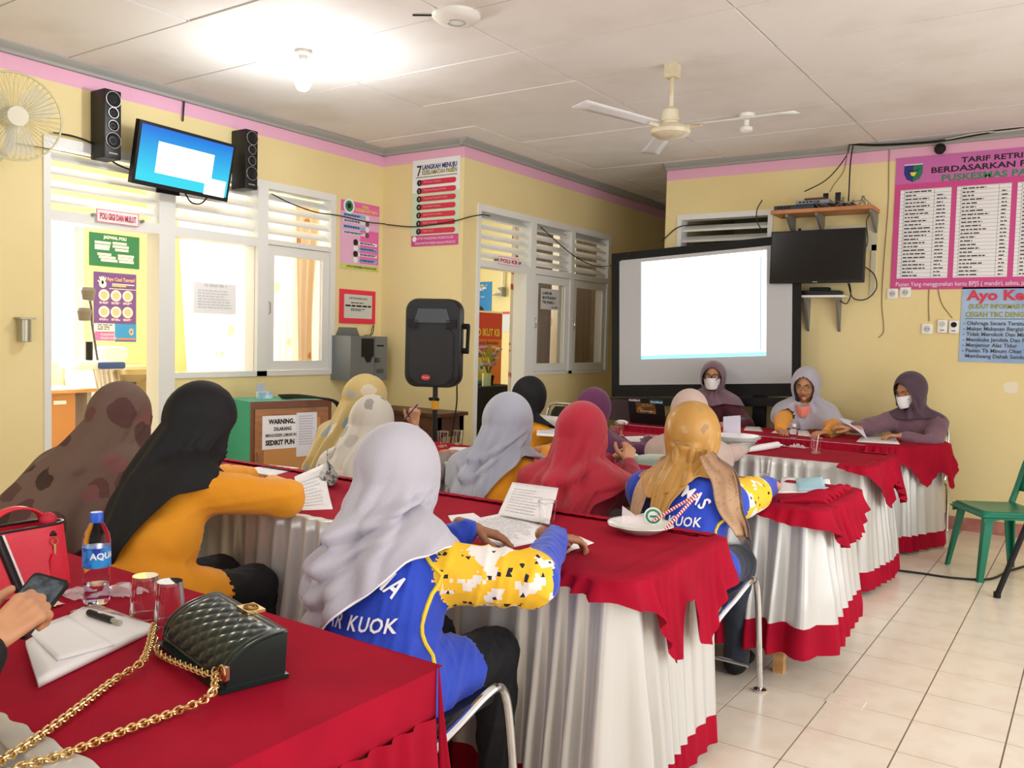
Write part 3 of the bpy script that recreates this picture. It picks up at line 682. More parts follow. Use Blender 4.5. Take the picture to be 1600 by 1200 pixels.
def back_cloth(key, left, right, m, name, off=.02, amp=.006, nf=4, fringe=None, plane=.03):
    """cloth tail lying on the back: its two edges given as pixels, laid onto the body"""
    p = PEOPLE[key]; Y = p['pel'][1]+plane; A = [onY(x, y, Y) for x, y in left]; B = [onY(x, y, Y) for x, y in right]
    A, B = np.array(catmull(A, 8)), np.array(catmull(B, 8)); n = 15
    G = np.array([A*(1-j/n)+B*(j/n) for j in range(n+1)]).transpose(1, 0, 2); sh = G.shape
    ex = [ell(p['hc']+p['hu']*.015-p['hf']*.03, (.098, .118, .120), 0, [p['hrt'], p['hf'], p['hu']])]+[c for c in p['arms'][:1]+p['arms'][3:4]]
    P, ok = trace_back(key, G.reshape(-1, 3), off, ex); P = P.reshape(sh); d = P@p['fw']
    last = np.nanmin(d); D = d.copy()
    for i in range(sh[0]):
        row = D[i]; 
        if np.isnan(row).all(): row[:] = D[i-1] if i else last
        else: row[np.isnan(row)] = np.nanmean(row)
    for _ in range(6):
        D[1:-1] = (D[:-2]+2*D[1:-1]+D[2:])/4; D[:, 1:-1] = (D[:, :-2]+2*D[:, 1:-1]+D[:, 2:])/4
    for j in range(n+1): D[:, j] -= amp*(1-abs(math.sin(nf*math.pi*j/n)))
    G0 = G-(G@p['fw'])[..., None]*p['fw']+D[..., None]*p['fw']
    o = MB().grid([[tuple(x) for x in r_] for r_ in G0]).build(name, m, p['root'], True, 180); o.modifiers.new('t', 'SOLIDIFY').thickness = .004
    if fringe:
        mb = MB(); e = [G0[i][-1] for i in range(sh[0])]+[G0[-1][n-j] for j in range(n+1)]
        for i in range(len(e)-1):
            for t in (0, .33, .66):
                q = e[i]*(1-t)+e[i+1]*t; mb.tube([q, q+p['rt']*.010+V(0, 0, -.006), q+p['rt']*.016+V(0, 0, -.016)], .002, 4)
        mb.build('fringe', fringe, o)['kind'] = 'stuff'
    return o
# ------------------------------------------------------------------ the people
def cloth(name, col, var=None, vs=6, rough=.75, bump=.1, bs=120, sheen=.2, **k): return mat(name, col, rough, bump=bump, bscale=bs, var=var, vscale=vs, sheen=sheen, **k)
C_YEL = cloth('mustard_cotton', 'F0A019', 'E7960F', 3)
C_BLUE = cloth('royal_blue_jersey', '1F45C4', '1A3CB4', 3)
C_TROU = cloth('black_trousers', '0D0E13', sheen=0)
C_JEAN = cloth('dark_denim', '2A3242', '1F2635', 9)
C_GREY = cloth('silver_grey_voile', 'B6B3BF', 'ACA9B8', 2.5, sheen=.3)
C_GREY2 = cloth('cool_grey_voile', 'ABB0C0', 'A0A6B8', 2.5, sheen=.3)
C_BLK = cloth('black_voile', '0B0B10', '0F1016', 3, sheen=0)
C_RED = cloth('crimson_voile', 'B81F38', 'AA1830', 3)
C_REDS = cloth('dark_red_shirt', '9E1530', '8E1029', 3)
C_PURP = cloth('plum_voile', '6A2A5A', '5C224E', 3)
C_BEIGE = cloth('dusty_pink_voile', 'C9B2A9', 'BEA69E', 3)
C_MAR = cloth('maroon_shirt', '4E1526', '441020', 3)
C_MAUVE = cloth('dusky_mauve_voile', '7E6470', '725865', 4)
C_MAUVE2 = cloth('deep_mauve_voile', '553F4E', '4A3644', 4)
C_MAUVES = cloth('mauve_dress', '7A5A68', '70505E', 4)
C_GOLD = fabric_print('gold_satin_print', 'B98A45', 'C9A066', 11, .20, 0, '8F6A38'); C_GOLD.node_tree.nodes['Principled BSDF'].inputs['Roughness'].default_value = .38
C_GOLD2 = fabric_print('gold_scarf_border', 'C3A080', 'B38D6B', 40, .3)
C_FLOR = fabric_print('grey_floral_voile', 'C8C3B8', 'DCD7CE', 9, .36, 0, '6F6A66')
C_OLIV = fabric_print('olive_floral_voile', 'C3AC72', 'DCCDA8', 9, .36, 0, '4A78A8')
C_BROWN = fabric_print('brown_floral_voile', '6E574D', '33251F', 6.5, .42, 0, '80504F')
def camo():
    m = mat('yellow_pixel_print', 'F3C63C', .75); nt = m.node_tree; b = nt.nodes['Principled BSDF']; tc = nm(nt, 'ShaderNodeTexCoord')
    sc = nm(nt, 'ShaderNodeVectorMath', operation='SNAP'); sc.inputs[1].default_value = (.011, .011, .011); nt.links.new(tc.outputs['Object'], sc.inputs[0])
    n1 = nm(nt, 'ShaderNodeTexNoise'); n1.inputs['Scale'].default_value = 13; n1.inputs['Detail'].default_value = 1; nt.links.new(sc.outputs[0], n1.inputs['Vector'])
    n2 = nm(nt, 'ShaderNodeTexNoise'); n2.inputs['Scale'].default_value = 38; nt.links.new(sc.outputs[0], n2.inputs['Vector'])
    g1 = nm(nt, 'ShaderNodeMath', operation='GREATER_THAN'); g1.inputs[1].default_value = .545; nt.links.new(n1.outputs['Fac'], g1.inputs[0])
    g2 = nm(nt, 'ShaderNodeMath', operation='GREATER_THAN'); g2.inputs[1].default_value = .645; nt.links.new(n2.outputs['Fac'], g2.inputs[0])
    a = nm(nt, 'ShaderNodeMix', data_type='RGBA'); a.inputs[6].default_value = rgb('F3C02C'); a.inputs[7].default_value = rgb('EDE6E2'); nt.links.new(g1.outputs[0], a.inputs[0])
    c = nm(nt, 'ShaderNodeMix', data_type='RGBA'); c.inputs[7].default_value = rgb('1A1A2A'); nt.links.new(a.outputs[2], c.inputs[6]); nt.links.new(g2.outputs[0], c.inputs[0])
    nt.links.new(c.outputs[2], b.inputs['Base Color']); return m
C_CAMO = camo()
UP = V(0, 0, 1); FWD = V(0, 1, 0)
def HT(x, y, Y, dz=.140):      # head centre from the crown seen at (x, y) and its row depth Y
    q = onY(x, y, Y); q[2] -= dz; return q
# centre woman in silver-grey hijab and blue staff shirt
person('P6', 'woman in silver-grey hijab and blue staff shirt reading papers', (-1.58, 1.70), 2, HT(628, 670, 1.92), (C_BLUE, C_TROU, M_SKIN2, C_CAMO),
       handL=(onz(742, 826, .815), V(.8, .5, -.25), UP, .3), handR=(onz(870, 838, .82), V(.45, .85, -.22), UP, .45), reach=.05, atR=onz(835, 905, .79), nod=.45, turn=6, fat=1.12, h=.0078, patch=True, sleeve=.014, wr=.006, hands_h=.0036, elbowR=V(.9, -.1, -.6), shw=.178,
       hij=dict(m=C_GREY, hem=[(0, .84), (60, .80), (100, .76), (140, .68), (165, .66), (190, .74), (215, .80), (235, .86), (260, .88), (300, .86)], folds=[(150, .035, 10, 35), (190, .03, 8, -40), (230, .022, 8, -30), (110, .025, 10, 10)], swoop=[(185, .44, .034, .055, .10, 50), (160, .62, .028, .055, .12, 50), (215, .36, .02, .045, -.08, 40), (150, .80, .018, .05, .1, 45)], arm=False, bun=.004, sag=.0, top=.02, seed=3, diag=2.0, fine=.0045, lace=M_PAPER))
# black hijab, mustard shirt
person('P3', 'woman in long black hijab and mustard shirt leaning over the second table', (-2.72, 1.72), -4, HT(318, 602, 2.06), (C_YEL, C_TROU, M_SKIN2),
       handL=(onz(452, 752, .79)+V(-.25, .0, 0), V(.2, .9, -.2), UP, .3), handR=(onz(425, 757, .83), V(-.35, .9, -.2), UP, .45), atR=onz(446, 779, .83), reach=.05, nod=.6, turn=-8, fat=1.08, sleeve=.016, wr=.006, elbowR=V(.8, -.4, -.3),
       hij=dict(m=C_BLK, arm=False, hem=[(0, .88), (60, .80), (110, .70), (150, .58), (185, .56), (205, .62), (225, .76), (250, .88), (300, .90)], folds=[(200, .015, 12, -10), (240, .012, 9, 5), (160, .016, 12, 10)], sag=-.05, top=.018, seed=5, fine=.006))
# brown patterned hijab
person('P2', 'woman in brown flower-patterned hijab at the left end of the second table', (-3.48, 1.74), 14, HT(190, 603, 2.16), (cloth('rose_brown_dress', '7A4B4E'), C_TROU, M_SKIN2), nod=.75, fat=1.15, sleeve=.02,
       handR=(V(-3.25, 2.36, .79), V(-.2, .9, -.1), UP, .4), handL=(V(-3.65, 2.36, .79), V(.2, .9, -.1), UP, .4),
       hij=dict(m=C_BROWN, hem=[(0, .80), (60, .72), (120, .55), (180, .50), (230, .58), (280, .78)], folds=[(190, .03, 16, 15), (235, .025, 12, -20), (150, .02, 14, 0)], sag=-.2, top=.02, seed=8, fine=.008, flare=.06, swoop=[(200, .4, .02, .05, .1, 50)]))
# second row
person('P5', 'woman in pale grey floral hijab bending over the third table', (-3.12, 3.24), 8, HT(583, 622, 3.52), (cloth('taupe_shirt', '8B7F7A'), C_TROU, M_SKIN), nod=.7,
       handL=(V(-3.45, 3.85, .79), FWD, UP, .4), handR=(V(-3.05, 3.85, .79), FWD, UP, .4),
       hij=dict(m=C_FLOR, hem=[(0, .75), (90, .72), (150, .66), (180, .64), (215, .68), (270, .74)], folds=[(170, .02, 10, 10), (210, .02, 9, -10), (135, .018, 12, 0)], sag=.0, top=.018, seed=11, fine=.008))
person('P4', 'woman in olive and lilac floral hijab holding up a pen', (-3.68, 3.52), 0, HT(575, 588, 3.80), (cloth('lilac_shirt', 'C7B6CC'), C_TROU, M_SKIN), nod=.35, turn=-20,
       handL=(V(-3.70, 3.98, .79), FWD, UP, .4), handR=(onY(648, 664, 3.98), V(-.15, .1, 1), V(.5, -.85, .1), .95), elbowR=V(.4, .2, -1),
       hij=dict(m=C_OLIV, hem=[(0, .80), (90, .74), (150, .66), (180, .62), (215, .70), (270, .78)], folds=[(160, .022, 10, 10), (205, .018, 9, -15), (120, .02, 10, 0)], sag=.0, top=.018, seed=13, fine=.008))
person('P7', 'woman in cool grey hijab and mustard shirt at the middle of the third table', (-2.34, 3.26), 6, HT(797, 618, 3.52), (C_YEL, C_TROU, M_SKIN), nod=.45, turn=-6, fat=1.05, sleeve=.012, wr=.005,
       handL=(V(-2.45, 3.78, .80), FWD, UP, .4), handR=(onY(850, 702, 3.84), V(.2, .9, .1), V(.1, -.5, .8), .5),
       hij=dict(m=C_GREY2, hem=[(0, .80), (80, .78), (120, .72), (160, .62), (185, .64), (215, .78), (250, .90), (290, .88)], folds=[(150, .022, 9, 30), (185, .02, 8, -35), (215, .016, 8, -25)], sag=.05, top=.02, seed=17, diag=2, fine=.008, swoop=[(190, .45, .022, .05, .10, 50), (170, .62, .018, .05, .10, 45)]))
person('P9', 'woman in crimson hijab and dark red shirt with hands clasped', (-1.90, 3.24), 4, HT(912, 632, 3.50), (C_REDS, C_TROU, M_SKIN), nod=.5, turn=-4, fat=1.05, sleeve=.012, wr=.005,
       handL=(onY(955, 718, 3.86), V(.35, .7, .5), V(-.5, -.3, .6), .7), handR=(onY(980, 722, 3.82), V(-.15, .55, .8), V(.6, -.5, .2), .75),
       hij=dict(m=C_RED, hem=[(0, .80), (80, .76), (140, .66), (180, .50), (205, .48), (235, .74), (290, .84)], folds=[(165, .026, 10, 25), (200, .026, 10, -30), (225, .016, 8, -20)], sag=.1, top=.018, seed=19, diag=3, fine=.009, swoop=[(200, .40, .024, .055, -.14, 45), (185, .6, .022, .055, -.14, 45), (215, .78, .018, .05, -.1, 40)]))
person('P11', 'woman in gold satin headscarf and blue staff shirt', (-1.40, 3.24), -2, HT(1086, 630, 3.42), (C_BLUE, C_JEAN, M_SKIN, C_CAMO), nod=.30, turn=6, patch=True, sleeve=.016, wr=.006, h=.010, fat=1.18, shw=.19,
       handL=(V(-1.55, 3.82, .80), V(.2, .9, -.1), UP, .4), handR=(V(-1.22, 3.92, .81), V(-.6, .8, -.1), UP, .4), elbowR=V(1, -.1, -.35),
       hij=dict(m=C_GOLD, hem=[(0, .86), (60, .90), (110, .88), (150, .82), (180, .86), (215, .92), (300, .88)], folds=[(165, .02, 10, 10), (205, .016, 9, -10)], bun=.012, sag=.55, seed=23, fine=.007, arm=False))
# third row
person('P8', 'woman in black hijab and mustard shirt in front of the passage windows', (-3.22, 4.84), 0, HT(830, 590, 5.04), (C_YEL, C_TROU, M_SKIN), nod=.4, turn=-10, h=.014,
       handL=(V(-3.4, 5.35, .79), FWD, UP, .4), handR=(V(-3.0, 5.38, .79), FWD, UP, .4),
       hij=dict(m=C_BLK, hem=[(0, .80), (90, .80), (160, .76), (200, .78), (250, .90), (290, .86)], folds=[(170, .012, 12, 0)], seed=29, sag=.5))
person('P10', 'woman in plum hijab with white piping sitting before the grey laptop', (-2.76, 4.90), -8, HT(930, 608, 5.12), (cloth('plum_shirt', '5E2A52'), C_TROU, M_SKIN), nod=.5, h=.014,
       handL=(V(-2.95, 5.45, .79), FWD, UP, .4), handR=(V(-2.55, 5.45, .79), FWD, UP, .4),
       hij=dict(m=C_PURP, hem=[(0, .72), (90, .70), (160, .60), (200, .58), (250, .66), (290, .72)], folds=[(175, .016, 12, 20), (220, .014, 10, -10)], seed=31, sag=.1))
person('P12', 'woman in dusty pink hijab behind the gold headscarf', (-2.02, 4.76), 0, HT(1080, 610, 4.98), (C_BEIGE, C_TROU, M_SKIN), nod=.35, h=.014,
       handL=(V(-2.2, 5.40, .79), FWD, UP, .4), handR=(V(-1.85, 5.40, .79), FWD, UP, .4),
       hij=dict(m=C_BEIGE, hem=[(0, .72), (90, .68), (160, .58), (200, .58), (250, .66), (290, .72)], folds=[(175, .014, 12, 10), (230, .018, 10, -5)], seed=37, sag=.1))
# head table
person('P13', 'presenter in mauve hijab, black glasses and white mask before the screen', (-2.84, 7.42), 180, HT(1115, 564, 7.32), (C_MAR, C_TROU, M_SKIN), nod=.05, turn=14, face_detail=True, h=.013, sleeve=.01, group='women at the head table',
       handL=(V(-2.55, 7.0, .79), V(-.3, -.9, 0), UP, .4), handR=(V(-3.05, 7.0, .79), V(.3, -.9, 0), UP, .4),
       hij=dict(m=C_MAUVE, hem=[(0, .90), (40, .93), (80, .91), (110, .90), (180, .88), (250, .90), (280, .91), (320, .93)], folds=[(40, .015, 10, 20), (330, .015, 10, -15), (15, .012, 8, 10)], fine=.006, az0=48, el_hi=44, el_lo=-55, seed=41, sag=.5))
mask('P13', cloth('white_mask', 'F1EFF2', bump=0), wide=1.15); glasses('P13', M_BLACK, .026, .0032); eyes('P13')
person('P14', 'woman in silver hijab and spectacles with a coral mask under her chin', (-2.0, 7.40), 180, HT(1260, 575, 7.26), (C_YEL, C_TROU, M_SKIN), nod=.28, turn=4, face_detail=True, h=.013, sleeve=.012, fat=1.05, group='women at the head table',
       handL=(onz(1290, 676, .79)+V(0, .03, 0), V(-.5, -.8, 0), UP, .4), handR=(onz(1216, 672, .79)+V(0, .05, 0), V(.5, -.8, 0), UP, .35), elbowL=V(.8, .2, -.6), elbowR=V(-.8, .2, -.6),
       hij=dict(m=C_GREY, hem=[(0, .76), (45, .78), (80, .88), (110, .93), (180, .85), (250, .93), (280, .88), (315, .78)], folds=[(25, .014, 9, 10), (335, .014, 9, -10), (60, .012, 9, 0), (300, .012, 9, 0)], fine=.006, az0=47, el_hi=46, el_lo=-56, seed=43, sag=.3, top=.018))
mask('P14', cloth('coral_mask', 'F08A78', bump=0), low=.122, strap=False, wide=1.15, out=.052); glasses('P14', mat('wire_rim', '7A6A5C', .3, .6), .023, .0012); eyes('P14', True)
person('P15', 'woman in deep mauve hijab and white mask turning over a sheet of paper', (-1.16, 7.40), 172, HT(1422, 582, 7.24), (C_MAUVES, C_TROU, M_SKIN), nod=.38, turn=-26, face_detail=True, h=.013, sleeve=.014, fat=1.05, group='women at the head table',
       handL=(onz(1408, 681, .80), V(-.95, -.2, 0), UP, .4), handR=(onz(1330, 668, .84), V(-.9, -.25, .1), V(0, -.3, 1), .45), elbowL=V(.9, .1, -.5), elbowR=V(-.7, .2, -.7),
       hij=dict(m=C_MAUVE2, arm=False, hem=[(0, .90), (60, .92), (110, .93), (180, .88), (250, .93), (300, .92)], folds=[(30, .016, 10, 30), (340, .016, 9, -20), (0, .012, 9, 20)], fine=.006, az0=48, el_hi=46, el_lo=-56, seed=47, sag=.5))
mask('P15', MATS['white_mask'], wide=1.15); eyes('P15', True)
# the phone user at the near left corner of the first table: only forearm and hand enter the picture
person('P1', 'phone user in black sleeves at the near left of the first table', (-1.72, .28), 8, (-1.80, .42, 1.12), (C_BLK, C_TROU, M_SKIN), h=.012, nod=.4, group='women seated at the meeting tables',
       handL=(V(-2.05, .72, .80), FWD, UP, .4), handR=(onz(15, 1000, .93)+V(-.02, -.02, 0), V(-.1, .8, .45), V(.6, -.5, .6), .8), elbowR=V(.5, -.6, -.8), sleeve=.012, hands_h=.0034,
       hij=dict(m=C_BLK, hem=[(0, .80), (180, .75)], seed=53))
# printed lettering and trimming of the blue shirts
for k in ('P6', 'P11'):
    back_text(k, [('PUSKESMAS', -.02 if k == 'P6' else .01, .80 if k == 'P6' else .85, .044, .17), ('PASAR KUOK', -.02 if k == 'P6' else .01, .685 if k == 'P6' else .735, .036, None)], mat('shirt_print', 'F0EEF4', .7))
    p = PEOPLE[k]; bv = body_bvh(k); pts = []
    for i in range(16):
        z = .50+.36*i/15; q = p['pel']+(p['nb']-p['pel'])*((z-.53)/(p['nb'][2]-.53))+p['rt']*.6-p['fw']*(.035+.015*math.sin(i*.9)); q[2] = z
        h_ = bv.ray_cast(Vector(q), Vector(-p['rt']))[0]
        if h_ is not None: pts.append(np.array(h_)+p['rt']*.001)
    if len(pts) > 3: MB().tube(pts, .006, 6).build('side_stripe', mat('yellow_piping', 'F0D23A', .7), p['root'])
    # yellow collar
    G = []
    for j in range(3):
        G.append([p['nb']+V(0, 0, .03-.022*j)+(.062+.014*j)*(math.cos(a)*p['rt']+math.sin(a)*p['fw']) for a in np.arange(20)/20*6.2832])
    MB().grid(G, True).build('collar', MATS['yellow_piping'], p['root'])
back_cloth('P11', [(1050, 690), (1036, 750), (1039, 815), (1036, 860)], [(1108, 706), (1082, 760), (1066, 790), (1056, 862)], C_GOLD, 'scarf_tail', .028, .008, 3)
back_cloth('P11', [(1022, 716), (1000, 755), (996, 800), (1000, 850)], [(1044, 706), (1032, 745), (1020, 800), (1014, 850)], C_GOLD2, 'shoulder_drape', .022, .006, 2, M_BLACKM)
back_cloth('P11', [(1100, 712), (1116, 760), (1130, 800), (1148, 838)], [(1120, 704), (1146, 736), (1156, 790), (1162, 842)], C_GOLD2, 'shoulder_drape', .018, .004, 2, mat('scarf_fringe', '7A665C', .8))
o = back_cloth('P9', [(836, 752), (848, 742), (862, 734)], [(841, 770), (852, 759), (866, 749)], M_PAPER, 'shoulder_stripe', .012, 0, 1)
# ================================================================== tables and cloths
TZ = .755
def path_pts(path, step=.011, round_=.03):
    P = [np.array(p, float) for p in path]; out = []
    for i in range(len(P)-1):
        a, b = P[i], P[i+1]; L = np.linalg.norm(b-a); t = (b-a)/L
        s = round_ if i > 0 else 0; e = L-round_ if i < len(P)-2 else L
        n = max(2, int((e-s)/step))
        for k in range(n+1): out.append(a+t*(s+(e-s)*k/n))
    # corner smoothing is implied by the cut corners
    out = np.array(out); tg = np.gradient(out, axis=0)
    for _ in range(6): tg[1:-1] = (tg[:-2]+2*tg[1:-1]+tg[2:])/4
    tg /= np.linalg.norm(tg, axis=1)[:, None]+1e-9
    nr = np.stack([tg[:, 1], -tg[:, 0]], 1); S = np.concatenate([[0], np.cumsum(np.linalg.norm(np.diff(out, axis=0), axis=1))])
    return out, nr, S
def pleats(S, per, seed):
    rs = np.random.RandomState(seed); ph = 2*math.pi*S/per+1.3*np.sin(S*3.1/per*.35+seed)+.8*np.sin(S*1.7/per*.5+2*seed)
    return ph, .7+.5*np.sin(S*2.1/per*.21+seed*1.3)
def skirt(name, path, ztop, zbot, m, parent, amp=.022, per=.095, off=.004, seed=1, rows=14, trim=None, trim_m=None, inset=None, flare=.03, smock=0):
    pts, nr, S = path_pts(path); ph, am = pleats(S, per, seed)
    zb = np.array([zbot(s) for s in S]) if callable(zbot) else np.full(len(S), float(zbot))
    def row(z, v):
        a = amp*am*np.clip(.35+1.0*v, 0, 1.15)*(1-np.abs(np.sin(.5*(ph+.5*v*np.sin(S*2+seed))))**1.2)
        o = off+a+flare*v*v+.006*np.sin(S*5+seed)*v
        q = pts+nr*o[:, None]; return [(q[i, 0], q[i, 1], z[i]) for i in range(len(S))]
    G = []
    if inset:
        for d, dz in ((inset, .004), (.01, .0045)):
            wob = d+.004*np.sin(ph)
            if d < .02: wob = wob*0-.3*off
            q = pts-nr*wob[:, None]; G.append([(q[i, 0], q[i, 1], ztop+dz) for i in range(len(S))])
    for k in range(rows+1):
        v = k/rows; G.append(row(ztop+(zb-ztop)*v, v))
    o = MB().grid(G).build(name, m, parent, True, 180)
    if trim:
        G = []
        for k in range(5):
            v = 1+k/4*trim/(ztop-zb.mean()); G.append(row(ztop+(zb-ztop)*v, min(v, 1.15)))
        MB().grid(G).build('red_hem_band', trim_m or M_RED, o, True, 180)
    return o
def zpoly(ctrl):
    xs = [c[0] for c in ctrl]; zs_ = [c[1] for c in ctrl]
    return lambda s: float(np.interp(s, xs, zs_))
def table(x0, x1, y0, y1, label, corners=None):
    r = empty('folding_table', ((x0+x1)/2, (y0+y1)/2, 0), 0, label, 'table', 'tables set out in rows')
    C = corners or [(x0, y0), (x1, y0), (x1, y1), (x0, y1)]
    MB().prism([(a, b, TZ-.03) for a, b in C], (0, 0, .028)).build('tabletop', M_WOOD, r, False)
    for sx in (x0+.10, x1-.14):
        for sy in (y0+.06, y1-.10): MB().box((sx, sy, 0), (sx+.045, sy+.045, TZ-.03)).build('leg', M_WOOD, r, False)
        MB().box((sx+.01, y0+.06, .16), (sx+.035, y1-.06, .205)).build('stretcher', M_WOOD, r, False)
    return r
def topcloth(parent, poly, z=TZ, m=M_RED, seed=1):
    xs = [p[0] for p in poly]; ys = [p[1] for p in poly]
    nx = int((max(xs)-min(xs))/.03); ny = int((max(ys)-min(ys))/.03)+1
    G = []
    (ax, ay), (bx, by), (cx, cy), (dx, dy) = poly
    for j in range(ny+1):
        v = j/ny; row = []
        for i in range(nx+1):
            u_ = i/nx; x = (ax*(1-u_)+bx*u_)*(1-v)+(dx*(1-u_)+cx*u_)*v; y = (ay*(1-u_)+by*u_)*(1-v)+(dy*(1-u_)+cy*u_)*v
            row.append((x, y, z+.003+.0012*math.sin(x*7+seed)*math.sin(y*9+2*seed)))
        G.append(row)
    return MB().grid(G).build('cloth_top', m, parent)
def cloth_thing(loc, label): return empty('tablecloth', loc, 0, label, 'tablecloth', 'red tablecloths with skirts')
# first table (nearest, left)
table(-2.95, -1.13, .70, 1.39, 'wooden table under the all-red cloth nearest the camera')
c = cloth_thing((-2, 1.0, TZ), 'all-red cloth with red pleated skirt on the nearest table')
topcloth(c, [(-2.95, .70), (-1.114, .70), (-1.114, 1.406), (-2.95, 1.406)], seed=1)
MB().grid([[(x, y, z) for x, y in path_pts([(-1.115, .70), (-1.115, 1.405), (-2.95, 1.405)], round_=.02)[0]] for z in (TZ+.003, TZ-.01, TZ-.04, TZ-.07, TZ-.10)]).build('valance', M_RED, c)
skirt('skirt', [(-1.118, .70), (-1.118, 1.402), (-2.95, 1.402)], TZ-.095, .06, M_RED, c, amp=.045, per=.075, off=.003, seed=4, flare=.05)
G = []
for k in range(9):   # loose corner fold
    v = k/8; z = TZ+.004-.50*v; a = .01+.07*v
    G.append([(-1.112+a*math.sin(t)*(.4+.6*v)+.012*math.sin(t*6)*v, 1.385+a*.7*math.cos(t)*(.3+.7*v)+.02*v, z) for t in np.linspace(-.3, 2.6, 26)])
MB().grid(G).build('corner_fold', M_RED, c)
skirt('near_skirt', [(-2.95, .690), (-1.12, .690)], TZ+.002, .06, M_SATIN, c, amp=.02, per=.09, off=.002, seed=9, inset=.05)
# second table
table(-3.92, -1.13, 2.23, 2.94, 'wooden table under the silver-skirted cloth of the second row')
c = cloth_thing((-2.5, 2.6, TZ), 'red cloth with silver skirt and pointed red swags on the second table')
topcloth(c, [(-3.92, 2.25), (-1.12, 2.25), (-1.12, 2.95), (-3.92, 2.95)], seed=2)
skirt('skirt', [(-3.92, 2.95), (-3.92, 2.225), (-1.115, 2.225), (-1.115, 2.955)], TZ+.002, .135, M_SATIN, c, amp=.055, per=.085, off=.003, seed=2, trim=.10, inset=.035)
skirt('red_swag', [(-1.35, 2.222), (-1.108, 2.222), (-1.108, 2.962), (-1.35, 2.962)], TZ+.004, zpoly([(0, .75), (.24, .70), (.30, .66), (.38, .55), (.44, .47), (.50, .47), (.53, .64), (.60, .63), (.66, .47), (.72, .45), (.76, .44), (.85, .57), (.95, .62), (1.2, .75)]), M_RED, c, amp=.034, per=.062, off=.038, seed=5, inset=.05, flare=.025)
skirt('far_skirt', [(-1.12, 2.955), (-3.92, 2.955)], TZ-.002, .135, M_SATIN, c, amp=.05, per=.085, off=.003, seed=22, trim=.10)
skirt('red_edge_frill', [(-1.12, 2.95), (-3.92, 2.95)], TZ+.009, TZ-.05, M_RED, c, amp=.02, per=.06, off=.03, seed=3, rows=4, inset=.03)
# third table
table(-3.92, -1.0, 3.73, 4.40, 'wooden table with bare wooden legs showing under the third row cloth')
c = cloth_thing((-2.4, 4.05, TZ), 'red cloth bunched over the silver skirt at the third table end')
topcloth(c, [(-3.92, 3.74), (-.985, 3.74), (-.985, 4.42), (-3.92, 4.42)], seed=3)
skirt('skirt', [(-3.92, 4.42), (-3.92, 3.72), (-.975, 3.72), (-.975, 4.425)], TZ+.002, .27, M_SATIN, c, amp=.06, per=.12, off=.003, seed=6, trim=.13, inset=.03, flare=.04)
skirt('red_swag', [(-1.32, 3.712), (-.965, 3.712), (-.965, 4.432), (-1.3, 4.432)], TZ+.004, zpoly([(0, .75), (.25, .70), (.36, .69), (.46, .60), (.54, .57), (.60, .62), (.72, .58), (.84, .60), (.95, .66), (1.1, .70), (1.4, .75)]), M_RED, c, amp=.045, per=.07, off=.04, seed=8, inset=.06, flare=.03)
skirt('far_skirt', [(-.98, 4.425), (-3.92, 4.425)], TZ-.002, .27, M_SATIN, c, amp=.05, per=.12, off=.003, seed=23, trim=.13)
mb = MB()
for k in range(7):   # bunched folds lying on the table end
    pts = catmull([(-1.14+.02*k, 3.78+.05*k, TZ+.008), (-1.05+.012*k, 3.85+.07*k, TZ+.02+.006*(k % 3)), (-.975, 3.90+.07*k, TZ+.012), (-.955, 3.92+.07*k, TZ-.06)], 5)
    mb.tube(pts, [.008+.016*math.sin(math.pi*min(1, i/len(pts)*1.2+.05))*.8 for i in range(len(pts))], 7)
mb.build('bunched_folds', M_RED, c)
# fourth table
table(-3.30, -1.12, 5.30, 5.98, 'wooden table under the fourth row cloth with silver ruffled skirt')
c = cloth_thing((-2.2, 5.65, TZ), 'red cloth with gathered silver skirt on the fourth row table')
topcloth(c, [(-3.30, 5.30), (-1.10, 5.30), (-1.10, 6.0), (-3.30, 6.0)], seed=4)
skirt('skirt', [(-3.30, 6.0), (-3.30, 5.295), (-1.095, 5.295), (-1.095, 6.005)], TZ+.002, .14, M_SATIN, c, amp=.045, per=.08, off=.003, seed=11, trim=.11, inset=.02)
skirt('red_swag', [(-1.25, 5.288), (-1.085, 5.288), (-1.085, 6.012), (-1.3, 6.012)], TZ+.004, zpoly([(0, .75), (.14, .71), (.22, .60), (.34, .52), (.46, .48), (.54, .64), (.66, .56), (.80, .46), (.88, .50), (1.0, .7)]), M_RED, c, amp=.04, per=.07, off=.035, seed=12, inset=.03)
skirt('far_skirt', [(-1.1, 6.005), (-3.30, 6.005)], TZ-.002, .14, M_SATIN, c, amp=.04, per=.085, off=.003, seed=24, trim=.11)
# head table
HC = [(-3.35, 6.52), (-1.15, 6.52), (-.93, 6.98), (-1.0, 7.18), (-3.35, 7.18)]
table(-3.35, -1.05, 6.53, 7.17, 'wooden head table in front of the projector screen', [(-3.34, 6.53), (-1.16, 6.53), (-.95, 6.98), (-1.01, 7.17), (-3.34, 7.17)])
c = cloth_thing((-2.2, 6.85, TZ), 'red cloth with smocked red valance on the head table')
MB().prism([(a, b, TZ-.0005) for a, b in HC], (0, 0, .0035)).build('cloth_top', M_RED, c, False)
skirt('smocked_valance', [(-3.35, 6.515), (-1.15, 6.515)], TZ+.003, TZ-.10, M_RED, c, amp=.016, per=.045, off=.055, seed=14, rows=6, flare=.004)
skirt('skirt', [(-3.35, 7.19), (-3.35, 6.51), (-1.145, 6.51), (-.92, 6.975), (-.99, 7.19)], TZ+.002, .13, M_SATIN, c, amp=.05, per=.09, off=.003, seed=15, trim=.11)
